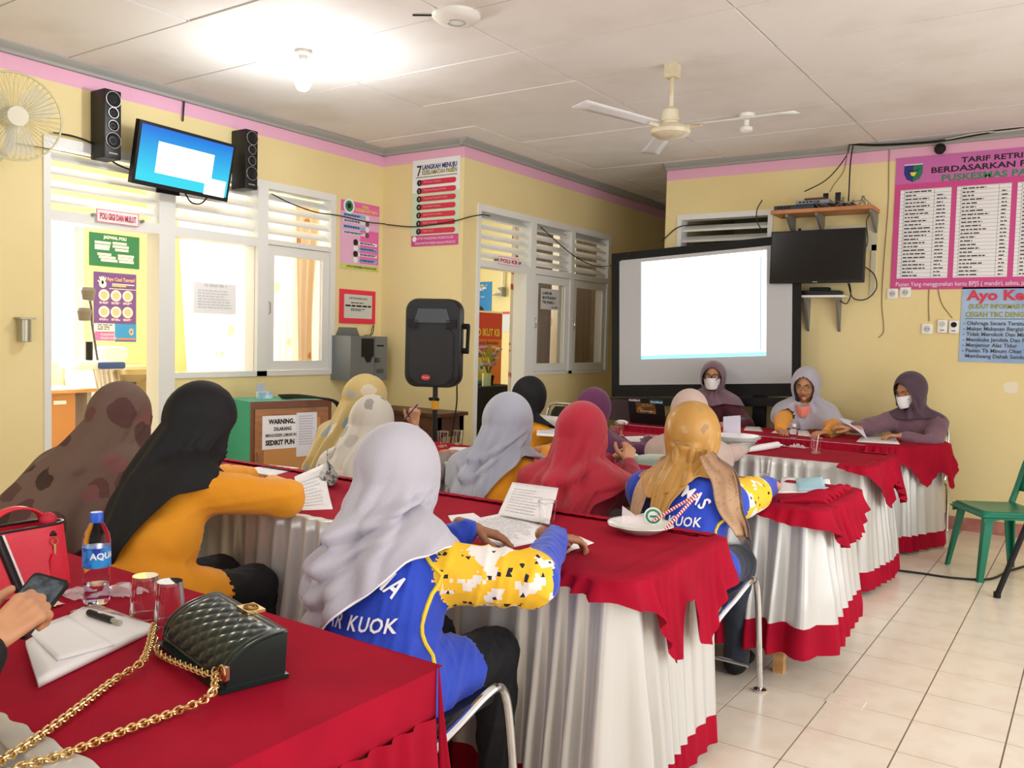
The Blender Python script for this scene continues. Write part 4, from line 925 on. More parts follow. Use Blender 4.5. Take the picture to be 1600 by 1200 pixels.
skirt('red_swag', [(-1.35, 6.508), (-1.14, 6.503), (-.91, 6.975), (-.985, 7.2)], TZ+.004, zpoly([(0, .69), (.2, .67), (.28, .58), (.38, .50), (.44, .47), (.56, .58), (.62, .56), (.68, .45), (.74, .43), (.80, .56), (1, .66)]), M_RED, c, amp=.035, per=.065, off=.04, seed=16, inset=.03)

# ================================================================== chairs
def folding_chair(label, loc, rz, pad=M_BLACK, group='chrome chairs with black pads', back=True):
    r = empty('folding_chair' if back else 'chrome_stool', (0, 0, 0), 0, label, 'chair' if back else 'stool', group if back else 'backless chrome stools')
    MB().box((-.20, -.20, .435), (.20, .20, .475), .015).build('seat', pad, r)
    for s in (-1, 1):
        MB().tube(catmull([(s*.235, .28, .012), (s*.235, .25, .2), (s*.235, .21, .42), (s*.235, .17, .495), (s*.235, .10, .50), (s*.225, -.02, .455), (s*.215, -.17, .40), (s*.212, -.25, .30), (s*.21, -.29, .012)], 6), .0125, 10).build('side_frame', M_CHROME, r)
        MB().lathe([(0, 0), (.026, .001), (.028, .010), (.012, .016), (0, .017)], (s*.235, .28, 0), 12).build('foot_glide', M_CHROME, r)
        MB().lathe([(0, 0), (.026, .001), (.028, .010), (.012, .016), (0, .017)], (s*.21, -.29, 0), 12).build('foot_glide', M_CHROME, r)
    if back:
        MB().tube(catmull([(-.205, -.17, .40), (-.20, -.22, .62), (-.19, -.26, .80), (-.15, -.27, .855), (0, -.275, .865), (.15, -.27, .855), (.19, -.26, .80), (.20, -.22, .62), (.205, -.17, .40)], 6), .0115, 10).build('back_frame', M_CHROME, r)
        G = []
        for i in range(7):
            v = i/6; z = .60+.235*v; wd = .172-.02*v-.03*(2*v-1)**4
            G.append([(wd*math.cos(t), -.225-.045*v+.022*math.sin(t)-.02*(1-(math.cos(t))**2), z) for t in np.linspace(0, 2*math.pi, 24, endpoint=False)])
        mb = MB().grid(G, True); mb.f += [tuple(range(24)), tuple(range(6*24, 7*24))]; mb.build('backrest', pad, r)
    MB().tube([(-.208, .22, .12), (.208, .22, .12)], .009, 8).build('crossbar', M_CHROME, r)
    MB().tube([(-.21, -.28, .14), (.21, -.28, .14)], .009, 8).build('crossbar', M_CHROME, r)
    r.location = (loc[0], loc[1], 0); r.rotation_euler = (0, 0, math.radians(rz)); return r
first = {}
CH = [('P6', 'chrome stool under the woman in silver-grey hijab'), ('P3', 'chrome stool under the woman in long black hijab'), ('P2', 'chrome stool under the woman in brown patterned hijab'), ('P5', 'chrome stool under the woman in pale grey floral hijab'), ('P4', 'chrome stool under the woman holding up a pen'), ('P7', 'chrome stool under the cool grey hijab and mustard shirt'), ('P9', 'chrome stool under the woman in crimson hijab'), ('P11', 'chrome stool with foot glides under the gold headscarf wearer'), ('P8', 'chrome stool under the black hijab by the passage windows'), ('P10', 'chrome stool with black pad under the plum hijab'), ('P13', 'chrome chair under the presenter'), ('P14', 'chrome chair under the woman with coral mask'), ('P15', 'chrome folding chair with black backrest at the right end of the head table'), ('P1', 'chrome stool under the phone user')]
for k, lab in CH:
    p = PEOPLE[k]; rz = math.degrees(math.atan2(-p['fw'][0], p['fw'][1])); loc = (p['pel'][0]+p['fw'][0]*.03+p['rt'][0]*.04, p['pel'][1]+p['fw'][1]*.03+p['rt'][1]*.04); bk = k in ('P13', 'P14', 'P15')
    if bk not in first: first[bk] = folding_chair(lab, loc, rz, back=bk); continue
    o = copy_tree(first[bk], None, (loc[0], loc[1], 0), math.radians(rz)); o['label'] = lab
first = first[True]
p15 = PEOPLE['P15']
o = copy_tree(first, None, (-2.98, 5.55+.9, 0), math.radians(180)); o['label'] = 'empty chrome chair with blue-black backrest left of the projector screen'
q = onz(885, 631, .865); o.location = (q[0], q[1]-.27, 0)
# pale green plastic chair of the woman in dusty pink
def plastic_chair(label, loc, rz, m, wide=1.0):
    r = empty('plastic_chair', (0, 0, 0), 0, label, 'chair', 'plastic chairs')
    G = []
    for i in range(15):
        v = i/14; y = .21-.42*v; row = []
        for j in range(17):
            u_ = j/16*2-1; e = max(abs(u_), abs(2*v-1)); row.append((u_*.215*wide*(1-.06*v), y, .435-.012*(1-u_*u_)*(1-(2*v-1)**2)-.03*max(0, e-.88)/.12))
        G.append(row)
    o = MB().grid(G).build('seat', m, r); o.modifiers.new('t', 'SOLIDIFY').thickness = .012
    for sx in (-1, 1):
        for sy in (-1, 1):
            x, y = sx*.18*wide, .17*sy
            mb = MB(); a = []
            for k in range(7):
                v = k/6; z = .42*(1-v); wd = .05-.022*v; cx, cy = x+sx*.045*v, y+sy*.05*v
                a.append([(cx-sx*wd, cy+sy*.004, z), (cx+sx*.004, cy+sy*.004, z), (cx+sx*.004, cy-sy*wd, z), (cx-sx*.006, cy-sy*wd, z), (cx-sx*.006, cy-sy*.006, z), (cx-sx*wd, cy-sy*.006, z)])
            mb.grid(a, True).build('leg', m, r)
    for s in (-1, 1):
        MB().tube(catmull([(s*.20*wide, -.17, .40), (s*.205*wide, -.22, .55), (s*.20*wide, -.26, .70), (s*.17*wide, -.285, .80)], 6), .02, 8).build('back_post', m, r)
    G = []
    for i in range(9):
        v = i/8
        G.append([(u_*.20*wide*(1-.12*v*v), -.225-.065*v-.03*(1-u_*u_), .52+.30*v-.03*u_*u_*v) for u_ in np.linspace(-1, 1, 15)])
    o = MB().grid(G).build('backrest', m, r); o.modifiers.new('t', 'SOLIDIFY').thickness = .01
    for s in (-1, 1): MB().prism([(s*.20*wide, .20, .43), (s*.20*wide, -.2, .43), (s*.20*wide, -.2, .375), (s*.20*wide, -.1, .395), (s*.20*wide, .1, .395), (s*.20*wide, .2, .375)], (s*.012, 0, 0)).build('side_apron', m, r)
    r.location = (loc[0], loc[1], 0); r.rotation_euler = (0, 0, math.radians(rz)); return r
M_MINT = mat('mint_plastic', 'C6DDD0', .35); M_GREEN = mat('green_plastic', '0E7A5C', .32, var='0C6E53', vscale=3)
plastic_chair('mint green plastic chair under the woman in dusty pink hijab', (-2.02, 4.78), 0, M_MINT, 1.0)
plastic_chair('dark green plastic chair standing empty at the right edge', (-.50, 6.38), 122, M_GREEN)
# ================================================================== signs and boards
def sign(name, corner_px, plane, label, cat, m, th=.006, group=None, size=None):
    """board on a wall plane ('X',x) or ('Y',y) from its upper-left and lower-right pixels"""
    (xa, ya), (xb, yb) = corner_px; ax, val = plane
    fn = onX if ax == 'X' else onY; a, b = fn(xa, ya, val), fn(xb, yb, val)
    if ax == 'X': o = V(val+.002, a[1], b[2]); u_ = V(0, 1, 0); n = V(1, 0, 0); wd = b[1]-a[1]
    else: o = V(a[0], val-.002, b[2]); u_ = V(1, 0, 0); n = V(0, -1, 0); wd = b[0]-a[0]
    hgt = a[2]-b[2]
    r = empty(name, o, 0, label, cat, group)
    MB().prism([o, o+u_*wd, o+u_*wd+V(0, 0, hgt), o+V(0, 0, hgt)], n*th).build('board', m, r, False)
    return Board(r, o+n*th, u_, V(0, 0, 1), n), wd, hgt
P_PINK = mat('print_pink', 'E86AB2', .4); P_LPINK = mat('print_pale_pink', 'E9B6D8', .4); P_MAG = mat('print_magenta', 'D0488F', .4)
P_WHITE = mat('print_white', 'F1F0F2', .4); P_BLUE = mat('print_navy', '24307E', .4); P_OLIVE = mat('print_olive', '9C9A33', .4); P_RED = mat('print_red', 'D5344B', .4)
P_BLK = mat('print_black', '17161A', .45); P_CYAN = mat('print_sky', '7CC4E6', .4); P_GRN = mat('print_green', '2C8C5A', .4); P_DGRN = mat('print_board_green', '25785A', .45)
P_YEL = mat('print_yellow', 'F1E04A', .4); P_ORG = mat('print_orange', 'EE7A22', .4); P_VIO = mat('print_violet', '6A4A9A', .4); P_BB = mat('print_bright_blue', '2F8FE0', .4); P_SKINP = mat('print_peach', 'F2B79C', .4); P_PALE = mat('print_pale_green', 'CFE0C4', .4)
P_LB = mat('print_ice_blue', 'A9C4E4', .4, var='86A6D2', vscale=3); P_TXT = mat('print_grey_text', '55565E', .5); P_FADE = mat('print_fade', 'D9D9DE', .5); P_COR = mat('print_coral', 'E85A6A', .4)
# seven steps poster
b, W, Hh = sign('safety_poster', ((646, 252), (717, 382)), ('Y', YJ), 'white poster with seven red numbered bars on the wall return', 'poster', P_WHITE)
b.rect(0, .0, W, Hh*.125, P_MAG); b.rect(0, Hh*.125, W, Hh*.62, P_PALE)
b.text('7', W*.09, Hh*.815, Hh*.125, P_BLK, width=W*.11, bold=.01); b.text('LANGKAH MENUJU', W*.21, Hh*.885, Hh*.055, P_BLUE, width=W*.73, bold=.03); b.text('KESELAMATAN PASIEN', W*.21, Hh*.825, Hh*.05, P_OLIVE, width=W*.73, bold=.03)
b.rect(W*.07, Hh*.795, W*.95, Hh*.802, P_BLK)
rows_ = ['Membangun Kesadaran', 'Pimpin dan Dukung Staf Anda', 'Integrasikan Pengelolaan Resiko', 'Kembangkan Pelaporan', 'Libatkan dan Komunikasi', 'Belajar dan Berbagi', 'Cegah Cedera']
for i in range(7):
    y = Hh*(.735-.094*i); h_ = Hh*.062; x1 = W*.93
    pts = [(W*.16, y-h_/2), (x1-h_/2, y-h_/2)]+[(x1-h_/2+h_/2*math.cos(t), y+h_/2*math.sin(t)) for t in np.linspace(-1.5, 1.5, 9)]+[(x1-h_/2, y+h_/2), (W*.16, y+h_/2)]
    b.poly(pts, P_RED, 'red_bar'); b.disc(W*.155, y, Hh*.036, P_BLK, 'number_disc', .0026); b.text(str(i+1), W*.155, y-Hh*.014, Hh*.03, P_WHITE, align='c', d=.0036); b.text(rows_[i], W*.25, y-Hh*.004, Hh*.02, P_LPINK, d=.0034)
b.text('UPTD PUSKESMAS PASAR KUOK', W*.12, Hh*.075, Hh*.028, P_WHITE, width=W*.78); b.text('KESELAMATAN PASIEN ADALAH PRIORITAS', W*.08, Hh*.02, Hh*.028, P_WHITE, width=W*.86); b.disc(W*.07, Hh*.085, W*.045, P_WHITE)
# pink health poster
b, W, Hh = sign('health_poster', ((532, 311), (590, 425)), ('X', XL), 'pink poster with blue text bars between window and corner', 'poster', P_LPINK)
b.rect(0, Hh*.84, W, Hh, P_PINK); b.rect(W*.5, Hh*.1, W*.99, Hh*.6, P_PINK); b.rect(0, 0, W, Hh*.07, mat('print_lime', 'C9D86A', .4)); b.disc(W*.2, Hh*.92, W*.14, P_WHITE); b.disc(W*.2, Hh*.92, W*.10, P_GRN, d=.003); b.disc(W*.2, Hh*.925, W*.05, P_BLK, d=.004)
b.text('PHBS', W*.62, Hh*.925, Hh*.045, P_YEL, align='c', bold=.02); b.text('KESEHATAN', W*.65, Hh*.865, Hh*.05, P_YEL, align='c', width=W*.58, bold=.02)
for i in range(4): b.rect(W*.06, Hh*(.765-.085*i), W*.62, Hh*(.81-.085*i), P_CYAN if i % 2 == 0 else P_WHITE, 'text_bar', d=.0018); b.lines(W*.08, W*.58, Hh*(.79-.085*i), Hh*(.775-.085*i), 2, P_BLUE, .008); b.disc(W*.68, Hh*(.785-.085*i), W*.05, P_TXT if i % 2 else P_WHITE, d=.0024)
for i in range(4): b.rect(W*.46, Hh*(.375-.085*i), W*.95, Hh*(.42-.085*i), P_WHITE if i % 2 == 0 else P_CYAN, 'text_bar', d=.0018); b.lines(W*.5, W*.93, Hh*(.40-.085*i), Hh*(.385-.085*i), 2, P_BLUE, .008); b.disc(W*.38, Hh*(.40-.085*i), W*.06, P_BLK if i % 2 == 0 else P_WHITE, d=.0024)
b.text('UPTD PUSKESMAS PASAR KUOK', W*.15, Hh*.022, Hh*.03, P_BLK, width=W*.8, bold=.02)
# red framed notice
b, W, Hh = sign('framed_notice', ((530, 451), (585, 507)), ('X', XL), 'notice sheet in a glossy red frame above the grey box', 'notice', mat('red_laminate', 'E8304F', .15))
b.rect(W*.12, Hh*.16, W*.90, Hh*.86, mat('notice_sheet', 'CFD2CC', .2)); b.text('KETAUNALAN', W*.5, Hh*.72, Hh*.07, P_BLK, align='c', width=W*.5); b.lines(W*.3, W*.66, Hh*.60, Hh*.56, 1, P_TXT, .01, 0); b.lines(W*.15, W*.87, Hh*.50, Hh*.48, 1, P_BLK, .016, 0); b.lines(W*.3, W*.7, Hh*.42, Hh*.38, 2, P_TXT, .008)
# hanging door plates
def plate(px, plane, txt, label):
    (xa, ya), (xb, yb) = px; a, c = onX(xa, ya, plane), onX(xb, yb, plane); o = V(plane+.03, a[1], c[2]); W = c[1]-a[1]; Hh = a[2]-c[2]
    r = empty('name_plate', o, 0, label, 'sign'); MB().box((o[0]-.006, o[1], o[2]), (o[0], o[1]+W, o[2]+Hh)).build('plate', P_WHITE, r, False)
    for s in (0, 1): MB().tube([(plane-.005, o[1]+(W+.03)*s-.015*(1-s), o[2]+Hh*.5), (o[0]+.004, o[1]+(W+.03)*s-.015*(1-s), o[2]+Hh*.5)], .012, 10).build('standoff_bolt', mat('bolt_grey', '8B8B86', .4, .6), r)
    bb = Board(r, o, V(0, 1, 0), V(0, 0, 1), V(1, 0, 0)); e = .004
    for q in ((0, 0, W, e), (0, Hh-e, W, Hh), (0, 0, e, Hh), (W-e, 0, W, Hh)): bb.rect(*q, P_COR, 'border')
    bb.text(txt, W/2, Hh*.26, Hh*.48, P_RED, align='c', width=W*.86, bold=.03); return r
plate(((147, 326), (213, 355)), XL, 'POLI GIGI DAN MULUT', 'white door plate with red letters over the dental room door')
plate(((775, 400), (806, 417)), XP, 'POLI KB', 'small white door plate over the family planning door')
# dental room posters
b, W, Hh = sign('green_board', ((139, 362), (217, 421)), ('X', XD), 'green schedule board with white lettering in the dental room', 'board', P_DGRN)
b.text('JADWAL POLI', W*.5, Hh*.85, Hh*.09, P_WHITE, align='c', width=W*.45, bold=.05)
for x, y in ((.1, .68), (.1, .58), (.1, .5), (.45, .7), (.45, .6), (.5, .5), (.15, .33), (.18, .24), (.22, .15), (.56, .33), (.56, .24), (.58, .15)): b.rect(W*x, Hh*y, W*(x+.27+.06*((x*7+y*3) % 1)), Hh*(y+.075), P_WHITE, 'chalked_line')
b, W, Hh = sign('handwash_poster', ((146, 424), (212, 534)), ('X', XD), 'violet handwashing poster with round pictures in the dental room', 'poster', P_VIO)
b.text('Ayo Cuci Tangan!', W*.30, Hh*.885, Hh*.05, P_SKINP, width=W*.66, bold=.03); b.rect(W*.42, Hh*.83, W*.95, Hh*.845, P_WHITE); b.rect(W*.42, Hh*.805, W*.75, Hh*.82, P_YEL); b.rect(W*.35, Hh*.765, W, Hh*.773, P_WHITE)
def handprint(b, x, y, s, m):
    b.disc(x, y, s*.5, m, 'hand_print', .002)
    for i, a in enumerate((2.6, 2.05, 1.75, 1.45, 1.1)):
        L = s*(1.0 if i else .8); b.poly([(x+.12*s*math.sin(a), y-.12*s*math.cos(a)), (x-.12*s*math.sin(a), y+.12*s*math.cos(a)), (x+L*math.cos(a)-.08*s*math.sin(a), y+L*math.sin(a)+.08*s*math.cos(a)), (x+L*math.cos(a)+.08*s*math.sin(a), y+L*math.sin(a)-.08*s*math.cos(a))], m, 'hand_print', .0022)
handprint(b, W*.2, Hh*.83, W*.17, P_WHITE)
for i in range(3):
    for j in range(2): b.disc(W*(.23+.28*i), Hh*(.67-.24*j), W*.125, P_WHITE, d=.0016); b.disc(W*(.23+.28*i), Hh*(.67-.24*j), W*.085, P_SKINP, d=.0026); b.lines(W*(.12+.28*i), W*(.34+.28*i), Hh*(.56-.24*j), Hh*(.545-.24*j), 2, P_LPINK, .012)
b.rect(0, 0, W*.48, Hh*.26, P_WHITE); b.lines(W*.08, W*.45, Hh*.23, Hh*.17, 3, P_TXT, .012); b.rect(W*.02, Hh*.01, W*.47, Hh*.145, P_PINK, d=.0022); b.text('PUSKESMAS', W*.15, Hh*.085, Hh*.03, P_WHITE); b.text('PASAR KUOK', W*.15, Hh*.035, Hh*.03, P_WHITE); b.rect(W*.48, Hh*.02, W, Hh*.26, P_BB); handprint(b, W*.88, Hh*.13, W*.1, P_SKINP); b.rect(W*.55, Hh*.03, W*.97, Hh*.05, P_ORG)
# family planning room prints
b, W, Hh = sign('blue_poster', ((733, 441), (768, 486)), ('Y', YK), 'bright blue poster with a portrait seen through the family planning door', 'poster', P_BB)
b.text('yang Anda...!', W*.05, Hh*.85, Hh*.08, P_YEL, width=W*.75, bold=.03); b.lines(W*.1, W*.8, Hh*.76, Hh*.70, 2, P_WHITE, .022); b.text('sudah', W*.2, Hh*.56, Hh*.07, P_WHITE); b.text('Dua lebih baik', W*.15, Hh*.46, Hh*.07, P_WHITE); b.disc(W*.4, Hh*.28, W*.10, P_SKINP, ry=Hh*.11); b.disc(W*.4, Hh*.34, W*.10, P_BLK, d=.003, ry=Hh*.05); b.poly([(W*.15, 0), (W*.2, Hh*.12), (W*.35, Hh*.18), (W*.5, Hh*.18), (W*.65, Hh*.12), (W*.7, 0)], P_BLK)
pa, pb = onX(736, 487, -5.9), onX(788, 588, -5.9)
r = empty('rollup_banner', (-5.9, pa[1], 0), 0, 'red and orange roll-up banner inside the family planning room', 'banner')
y0, y1, z1 = pa[1]-.15, onX(785, 487, -5.9)[1], pa[2]; o = V(-5.9, y0, .06); W = y1-y0; Hh = z1-.06
MB().box((-5.908, y0, .06), (-5.9, y1, z1)).build('banner_sheet', P_ORG, r, False); MB().box((-5.96, y0-.02, 0), (-5.84, y1+.02, .06)).build('banner_base', M_CHROME, r, False); MB().box((-5.93, y0, z1), (-5.895, y1, z1+.02)).build('top_rail', M_CHROME, r, False); MB().tube([(-5.93, (y0+y1)/2, .05), (-5.93, (y0+y1)/2, z1)], .012, 8).build('pole', M_CHROME, r)
b = Board(r, o, V(0, 1, 0), V(0, 0, 1), V(1, 0, 0)); b.rect(0, Hh*.82, W, Hh, mat('print_scarlet', 'D8322C', .4)); zz = onX(770, 525, -5.9)[2]-.06
b.text('AYO IKUT KB', W*.2, zz, .085, P_YEL, width=W*.74, bold=.03); b.text('Keluarga Berencana', W*.3, zz-.10, .05, P_BLK, width=W*.6)
cz = onX(752, 572, -5.9); cy = cz[1]-y0; cz = cz[2]-.06
for i, m_ in enumerate((P_VIO, P_COR, P_OLIVE, P_ORG, P_GRN, P_BB)):
    a0, a1 = math.pi-i*math.pi/3.2, math.pi-(i+1)*math.pi/3.2; b.poly([(cy, cz)]+[(cy+.27*math.cos(t), cz+.27*math.sin(t)) for t in np.linspace(a1, a0, 8)], m_, 'wheel_sector', .0018)
b.disc(cy, cz, .17, P_YEL, d=.003); b.text('MANFAAT BER KB', cy, cz+.10, .035, P_BLK, align='c', d=.0045, width=.26); b.disc(cy, cz, .06, P_WHITE, d=.004); b.disc(cy, cz-.01, .03, P_GRN, d=.005)
b, W, Hh = sign('red_edged_board', ((786, 487), (802, 519)), ('Y', YK), 'white board with red rail at the back of the family planning room', 'board', mat('pale_blue_board', 'CFDDE8', .3)); b.rect(0, Hh*.88, W, Hh, P_RED, 'red_rail')
q = onY(789, 421, YK); q2 = onY(789, 455, YK); r = empty('tube_light', (q[0], YK, q2[2]), 0, 'slim tube light on a grey bracket in the family planning room', 'lamp')
MB().tube([(q[0], YK-.05, q[2]), (q[0], YK-.05, q2[2])], .018, 8).build('tube_cover', M_WHITE, r); MB().box((q[0]-.03, YK-.07, q[2]-.02), (q[0]+.03, YK, q[2]+.05), .006).build('end_cap', mat('fixture_grey', '8C9294', .5), r); MB().prism([(q[0]+.03, YK-.1, q2[2]-.03), (q[0]-.06, YK-.1, q2[2]-.03), (q[0]-.14, YK-.1, q2[2]-.06), (q[0]+.03, YK-.1, q2[2]-.075), (q[0]+.03, YK-.1, q2[2]+.05), (q[0]-.05, YK-.1, q2[2]+.04)], (0, .1, 0)).build('bracket', mat('fixture_grey', ''), r, False)
# paper on the passage window
b, W, Hh = sign('paper_notice', ((845, 450), (873, 485)), ('X', XP), 'white sheet reading labor on the passage window sash', 'notice', mat('grey_paper', 'C9C8C6', .7), th=.001)
b.text('LABOR', W*.08, Hh*.72, Hh*.13, P_BLK, bold=.02, width=W*.5); b.text('INTENSIV', W*.08, Hh*.50, Hh*.13, P_BLK, bold=.02, width=W*.74); b.text('TB PARU', W*.08, Hh*.28, Hh*.13, P_BLK, bold=.02, width=W*.62); b.rect(W*.58, Hh*.10, W*.86, Hh*.13, P_BLK, 'arrow_shaft'); b.poly([(W*.82, Hh*.07), (W*.92, Hh*.115), (W*.82, Hh*.16)], P_BLK, 'arrow_head')
b, W, Hh = sign('paper_notice', ((302, 440), (368, 492)), ('X', XL-.028), 'white sheet with faint lines on the large left window pane', 'notice', mat('bright_paper', 'FBFAF8', .7), th=.001); b.lines(W*.25, W*.8, Hh*.88, Hh*.86, 1, P_FADE, .018, .1); b.lines(W*.1, W*.95, Hh*.72, Hh*.18, 7, P_FADE, .010, .3)
# tariff board
b, W, Hh = sign('tariff_board', ((1401, 248), (1760, 449)), ('Y', YB), 'large pink tariff board with tables at the upper right', 'board', P_MAG)
b.rect(0, Hh*.80, W, Hh, mat('print_orchid', 'CC6BB0', .4))
sx, sy = .135, Hh*.885
b.poly([(sx-.07, sy+.06), (sx-.07, sy-.01), (sx-.05, sy-.055), (sx, sy-.08), (sx, sy+.06)], P_BLUE, 'crest', .002); b.poly([(sx, sy-.08), (sx+.05, sy-.055), (sx+.07, sy-.01), (sx+.07, sy+.06), (sx, sy+.06)], P_DGRN, 'crest', .002)
b.rect(sx-.07, sy+.058, sx+.07, sy+.066, P_WHITE, d=.003); b.poly([(sx-.05, sy+.02), (sx-.02, sy+.012), (sx+.02, sy+.012), (sx+.055, sy+.034), (sx+.03, sy+.005), (sx-.03, sy+.005)], P_BLK, 'crest_roof', .003); b.poly([(sx-.025, sy), (sx+.025, sy), (sx+.012, sy-.03), (sx-.012, sy-.03)], P_YEL, 'crest_emblem', .003)
tx = onY(1504, 262, YB)[0]+1.49; b.text('TARIF RETRIBUSI JASA UMUM', .485, Hh*.928, .042, P_BLK, bold=.025, width=1.02); b.text('BERDASARKAN PERDA KABUPATEN', .265, Hh*.868, .046, P_BLK, bold=.025, width=1.40); b.text('PUSKESMAS PASAR KUOK', .345, Hh*.803, .05, P_GRN, bold=.03, width=1.04)
for k, (a0, a1, ca) in enumerate(((.045, .425, .30), (.465, .845, .76), (.885, 1.265, 1.18), (1.30, 1.55, 1.5))):
    b.rect(a0, Hh*.085, a1, Hh*.755, P_WHITE, 'table_sheet'); mb = MB(); n = 24
    for i in range(n+1):
        z = Hh*(.095+.655*i/n); mb.add([b.pt(a0, z, .0024), b.pt(a1, z, .0024), b.pt(a1, z+.0016, .0024), b.pt(a0, z+.0016, .0024)], [(0, 1, 2, 3)])
    for x in (a0+.03, ca): mb.add([b.pt(x, Hh*.09, .0024), b.pt(x+.002, Hh*.09, .0024), b.pt(x+.002, Hh*.75, .0024), b.pt(x, Hh*.75, .0024)], [(0, 1, 2, 3)])
    mb.build('table_rules', P_TXT, b.root, False); b.lines(a0+.04, a0+.24, Hh*.732, Hh*.10, n, P_BLK, .010, .6, 'table_entries'); b.lines(ca+.02, min(a1-.02, ca+.09), Hh*.70, Hh*.10, n-1, P_BLK, .009, .35, 'table_prices')
b.text('Pasien Yang menggunakan kartu BPJS ( mandiri, askes, jamkesmas, jamkesda )', .04, Hh*.025, .036, P_WHITE, width=1.28)
# blue health corner board
b, W, Hh = sign('health_board', ((1504, 449), (1760, 573)), ('Y', YB), 'pale blue board headed Ayo Ke below the pink tariff board', 'board', P_LB)
b.text('Ayo Ke Sitb', .04, Hh*.83, .078, P_RED, bold=.04, width=.62); b.text('(SUDUT INFORMASI PENYAKIT TB)', .05, Hh*.715, .036, P_OLIVE, bold=.03, width=.62); b.text('CEGAH TBC DENGAN CARA', .03, Hh*.605, .04, P_OLIVE, bold=.03, width=.62); b.rect(.03, Hh*.575, .72, Hh*.582, P_BLK)
for i, t_ in enumerate(('- Olahraga Secara Teratur', '- Makan Makanan Bergizi', '- Tidak Merokok Dan Minum Alkohol', '- Membuka Jendela Dan Pintu', '- Menjemur Alat Tidur', '- Pasien Tb Minum Obat Teratur', '  Membuang Dahak Sembarangan')): b.text(t_, .02, Hh*(.495-.073*i), .03, P_TXT, bold=.025)

# ================================================================== wall equipment, left wall
def loudspeaker_bar(pxc, ptop, pbot, label):
    a, c = onX(pxc, ptop, XL+.09), onX(pxc, pbot, XL+.09); y = a[1]; z0, z1 = c[2], a[2]; w_ = .058
    r = empty('column_speaker', (XL+.045, y, z0), 0, label, 'speaker', 'column speakers beside the television')
    MB().box((XL+.002, y-w_, z0), (XL+.17, y+w_, z1), .008).build('cabinet', M_BLACK, r)
    H_ = z1-z0
    for f_, rr in ((.86, .050), (.665, .034), (.48, .034), (.265, .050)):
        zc = z0+H_*f_; d = MB().lathe([(rr, -.002), (rr, .006), (rr*.9, .008), (rr*.8, .004), (rr*.4, -.004), (rr*.35, .002), (0, .004)], (XL+.171, y, zc), 22, 'x').build('driver_cone', M_BLACKM, r)
        MB().tube([(XL+.176, y+rr*math.cos(t), zc+rr*math.sin(t)) for t in np.arange(24)/24*6.2832], .003, 5, closed=True).build('chrome_ring', M_CHROME, d)
    bb = Board(r, V(XL+.17, y-w_, z0), V(0, 1, 0), V(0, 0, 1), V(1, 0, 0)); bb.rect(.03, .03, .09, .04, M_CHROME, 'name_strip')
loudspeaker_bar(166, 143, 250, 'black column speaker left of the wall television'); loudspeaker_bar(383, 205, 297, 'black column speaker right of the wall television')
# television, tilted down and turned to the room
TL, TR, BR = onX(219, 186, XL+.28), onX(369, 227, XL+.26), onX(355, 316, XL+.16); BL = TL+(BR-TR)
tu = unit(TR-TL); tv_ = unit(TL-BL); tn = np.cross(tu, tv_); tn = tn if tn[0] > 0 else -tn; TW, THh = np.linalg.norm(TR-TL), np.linalg.norm(TL-BL)
r = empty('television', (XL, (TL[1]+TR[1])/2, BL[2]), 0, 'lit flat television showing a blue desktop on the left wall', 'television')
MB().prism([BL, BL+tu*TW, BL+tu*TW+tv_*THh, BL+tv_*THh], -tn*.045).build('casing', M_BLACK, r, False)
def screen_mat():
    m = mat('desktop_screen', '1488E8', .3); nt = m.node_tree; b_ = nt.nodes['Principled BSDF']; tc = nm(nt, 'ShaderNodeTexCoord'); gr = nm(nt, 'ShaderNodeTexGradient'); mp = nm(nt, 'ShaderNodeMapping'); mp.inputs['Rotation'].default_value = (0, math.radians(90), 0)
    cr = nm(nt, 'ShaderNodeValToRGB'); e = cr.color_ramp; e.elements[0].color = rgb('0A4CE0'); e.elements[1].color = rgb('3FE0F8'); sp = nm(nt, 'ShaderNodeSeparateXYZ')
    nt.links.new(tc.outputs['Generated'], sp.inputs[0]); ivt = nm(nt, 'ShaderNodeMath', operation='SUBTRACT'); ivt.inputs[0].default_value = 1.15; nt.links.new(sp.outputs[2], ivt.inputs[1]); nt.links.new(ivt.outputs[0], cr.inputs[0])
    nt.links.new(cr.outputs[0], b_.inputs['Emission Color']); b_.inputs['Emission Strength'].default_value = 1.0; b_.inputs['Base Color'].default_value = (0, 0, 0, 1); return m
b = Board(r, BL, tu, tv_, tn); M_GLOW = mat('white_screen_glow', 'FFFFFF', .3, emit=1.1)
b.rect(.02, .03, TW-.02, THh-.02, screen_mat(), 'screen'); b.rect(TW*.20, THh*.24, TW*.78, THh*.74, M_GLOW, 'open_window', d=.0028); b.rect(TW*.72, THh*.06, TW*.95, THh*.34, mat('screen_mist', 'D8F6FF', .3, emit=.9), 'desktop_cloud', d=.0016); b.rect(TW*.32, THh*.655, TW*.46, THh*.665, P_CYAN, 'title_text', d=.0044)
mid_ = (TL+TR+BL+BR)/4; MB().tube([mid_-tn*.04, mid_-tn*.04-V(.06, 0, 0), (XL, mid_[1], mid_[2])], .02, 8).build('wall_bracket', M_BLACKM, r); MB().box((XL, mid_[1]-.09, mid_[2]-.2), (XL+.015, mid_[1]+.09, mid_[2]+.12)).build('bracket_plate', M_BLACKM, r, False)
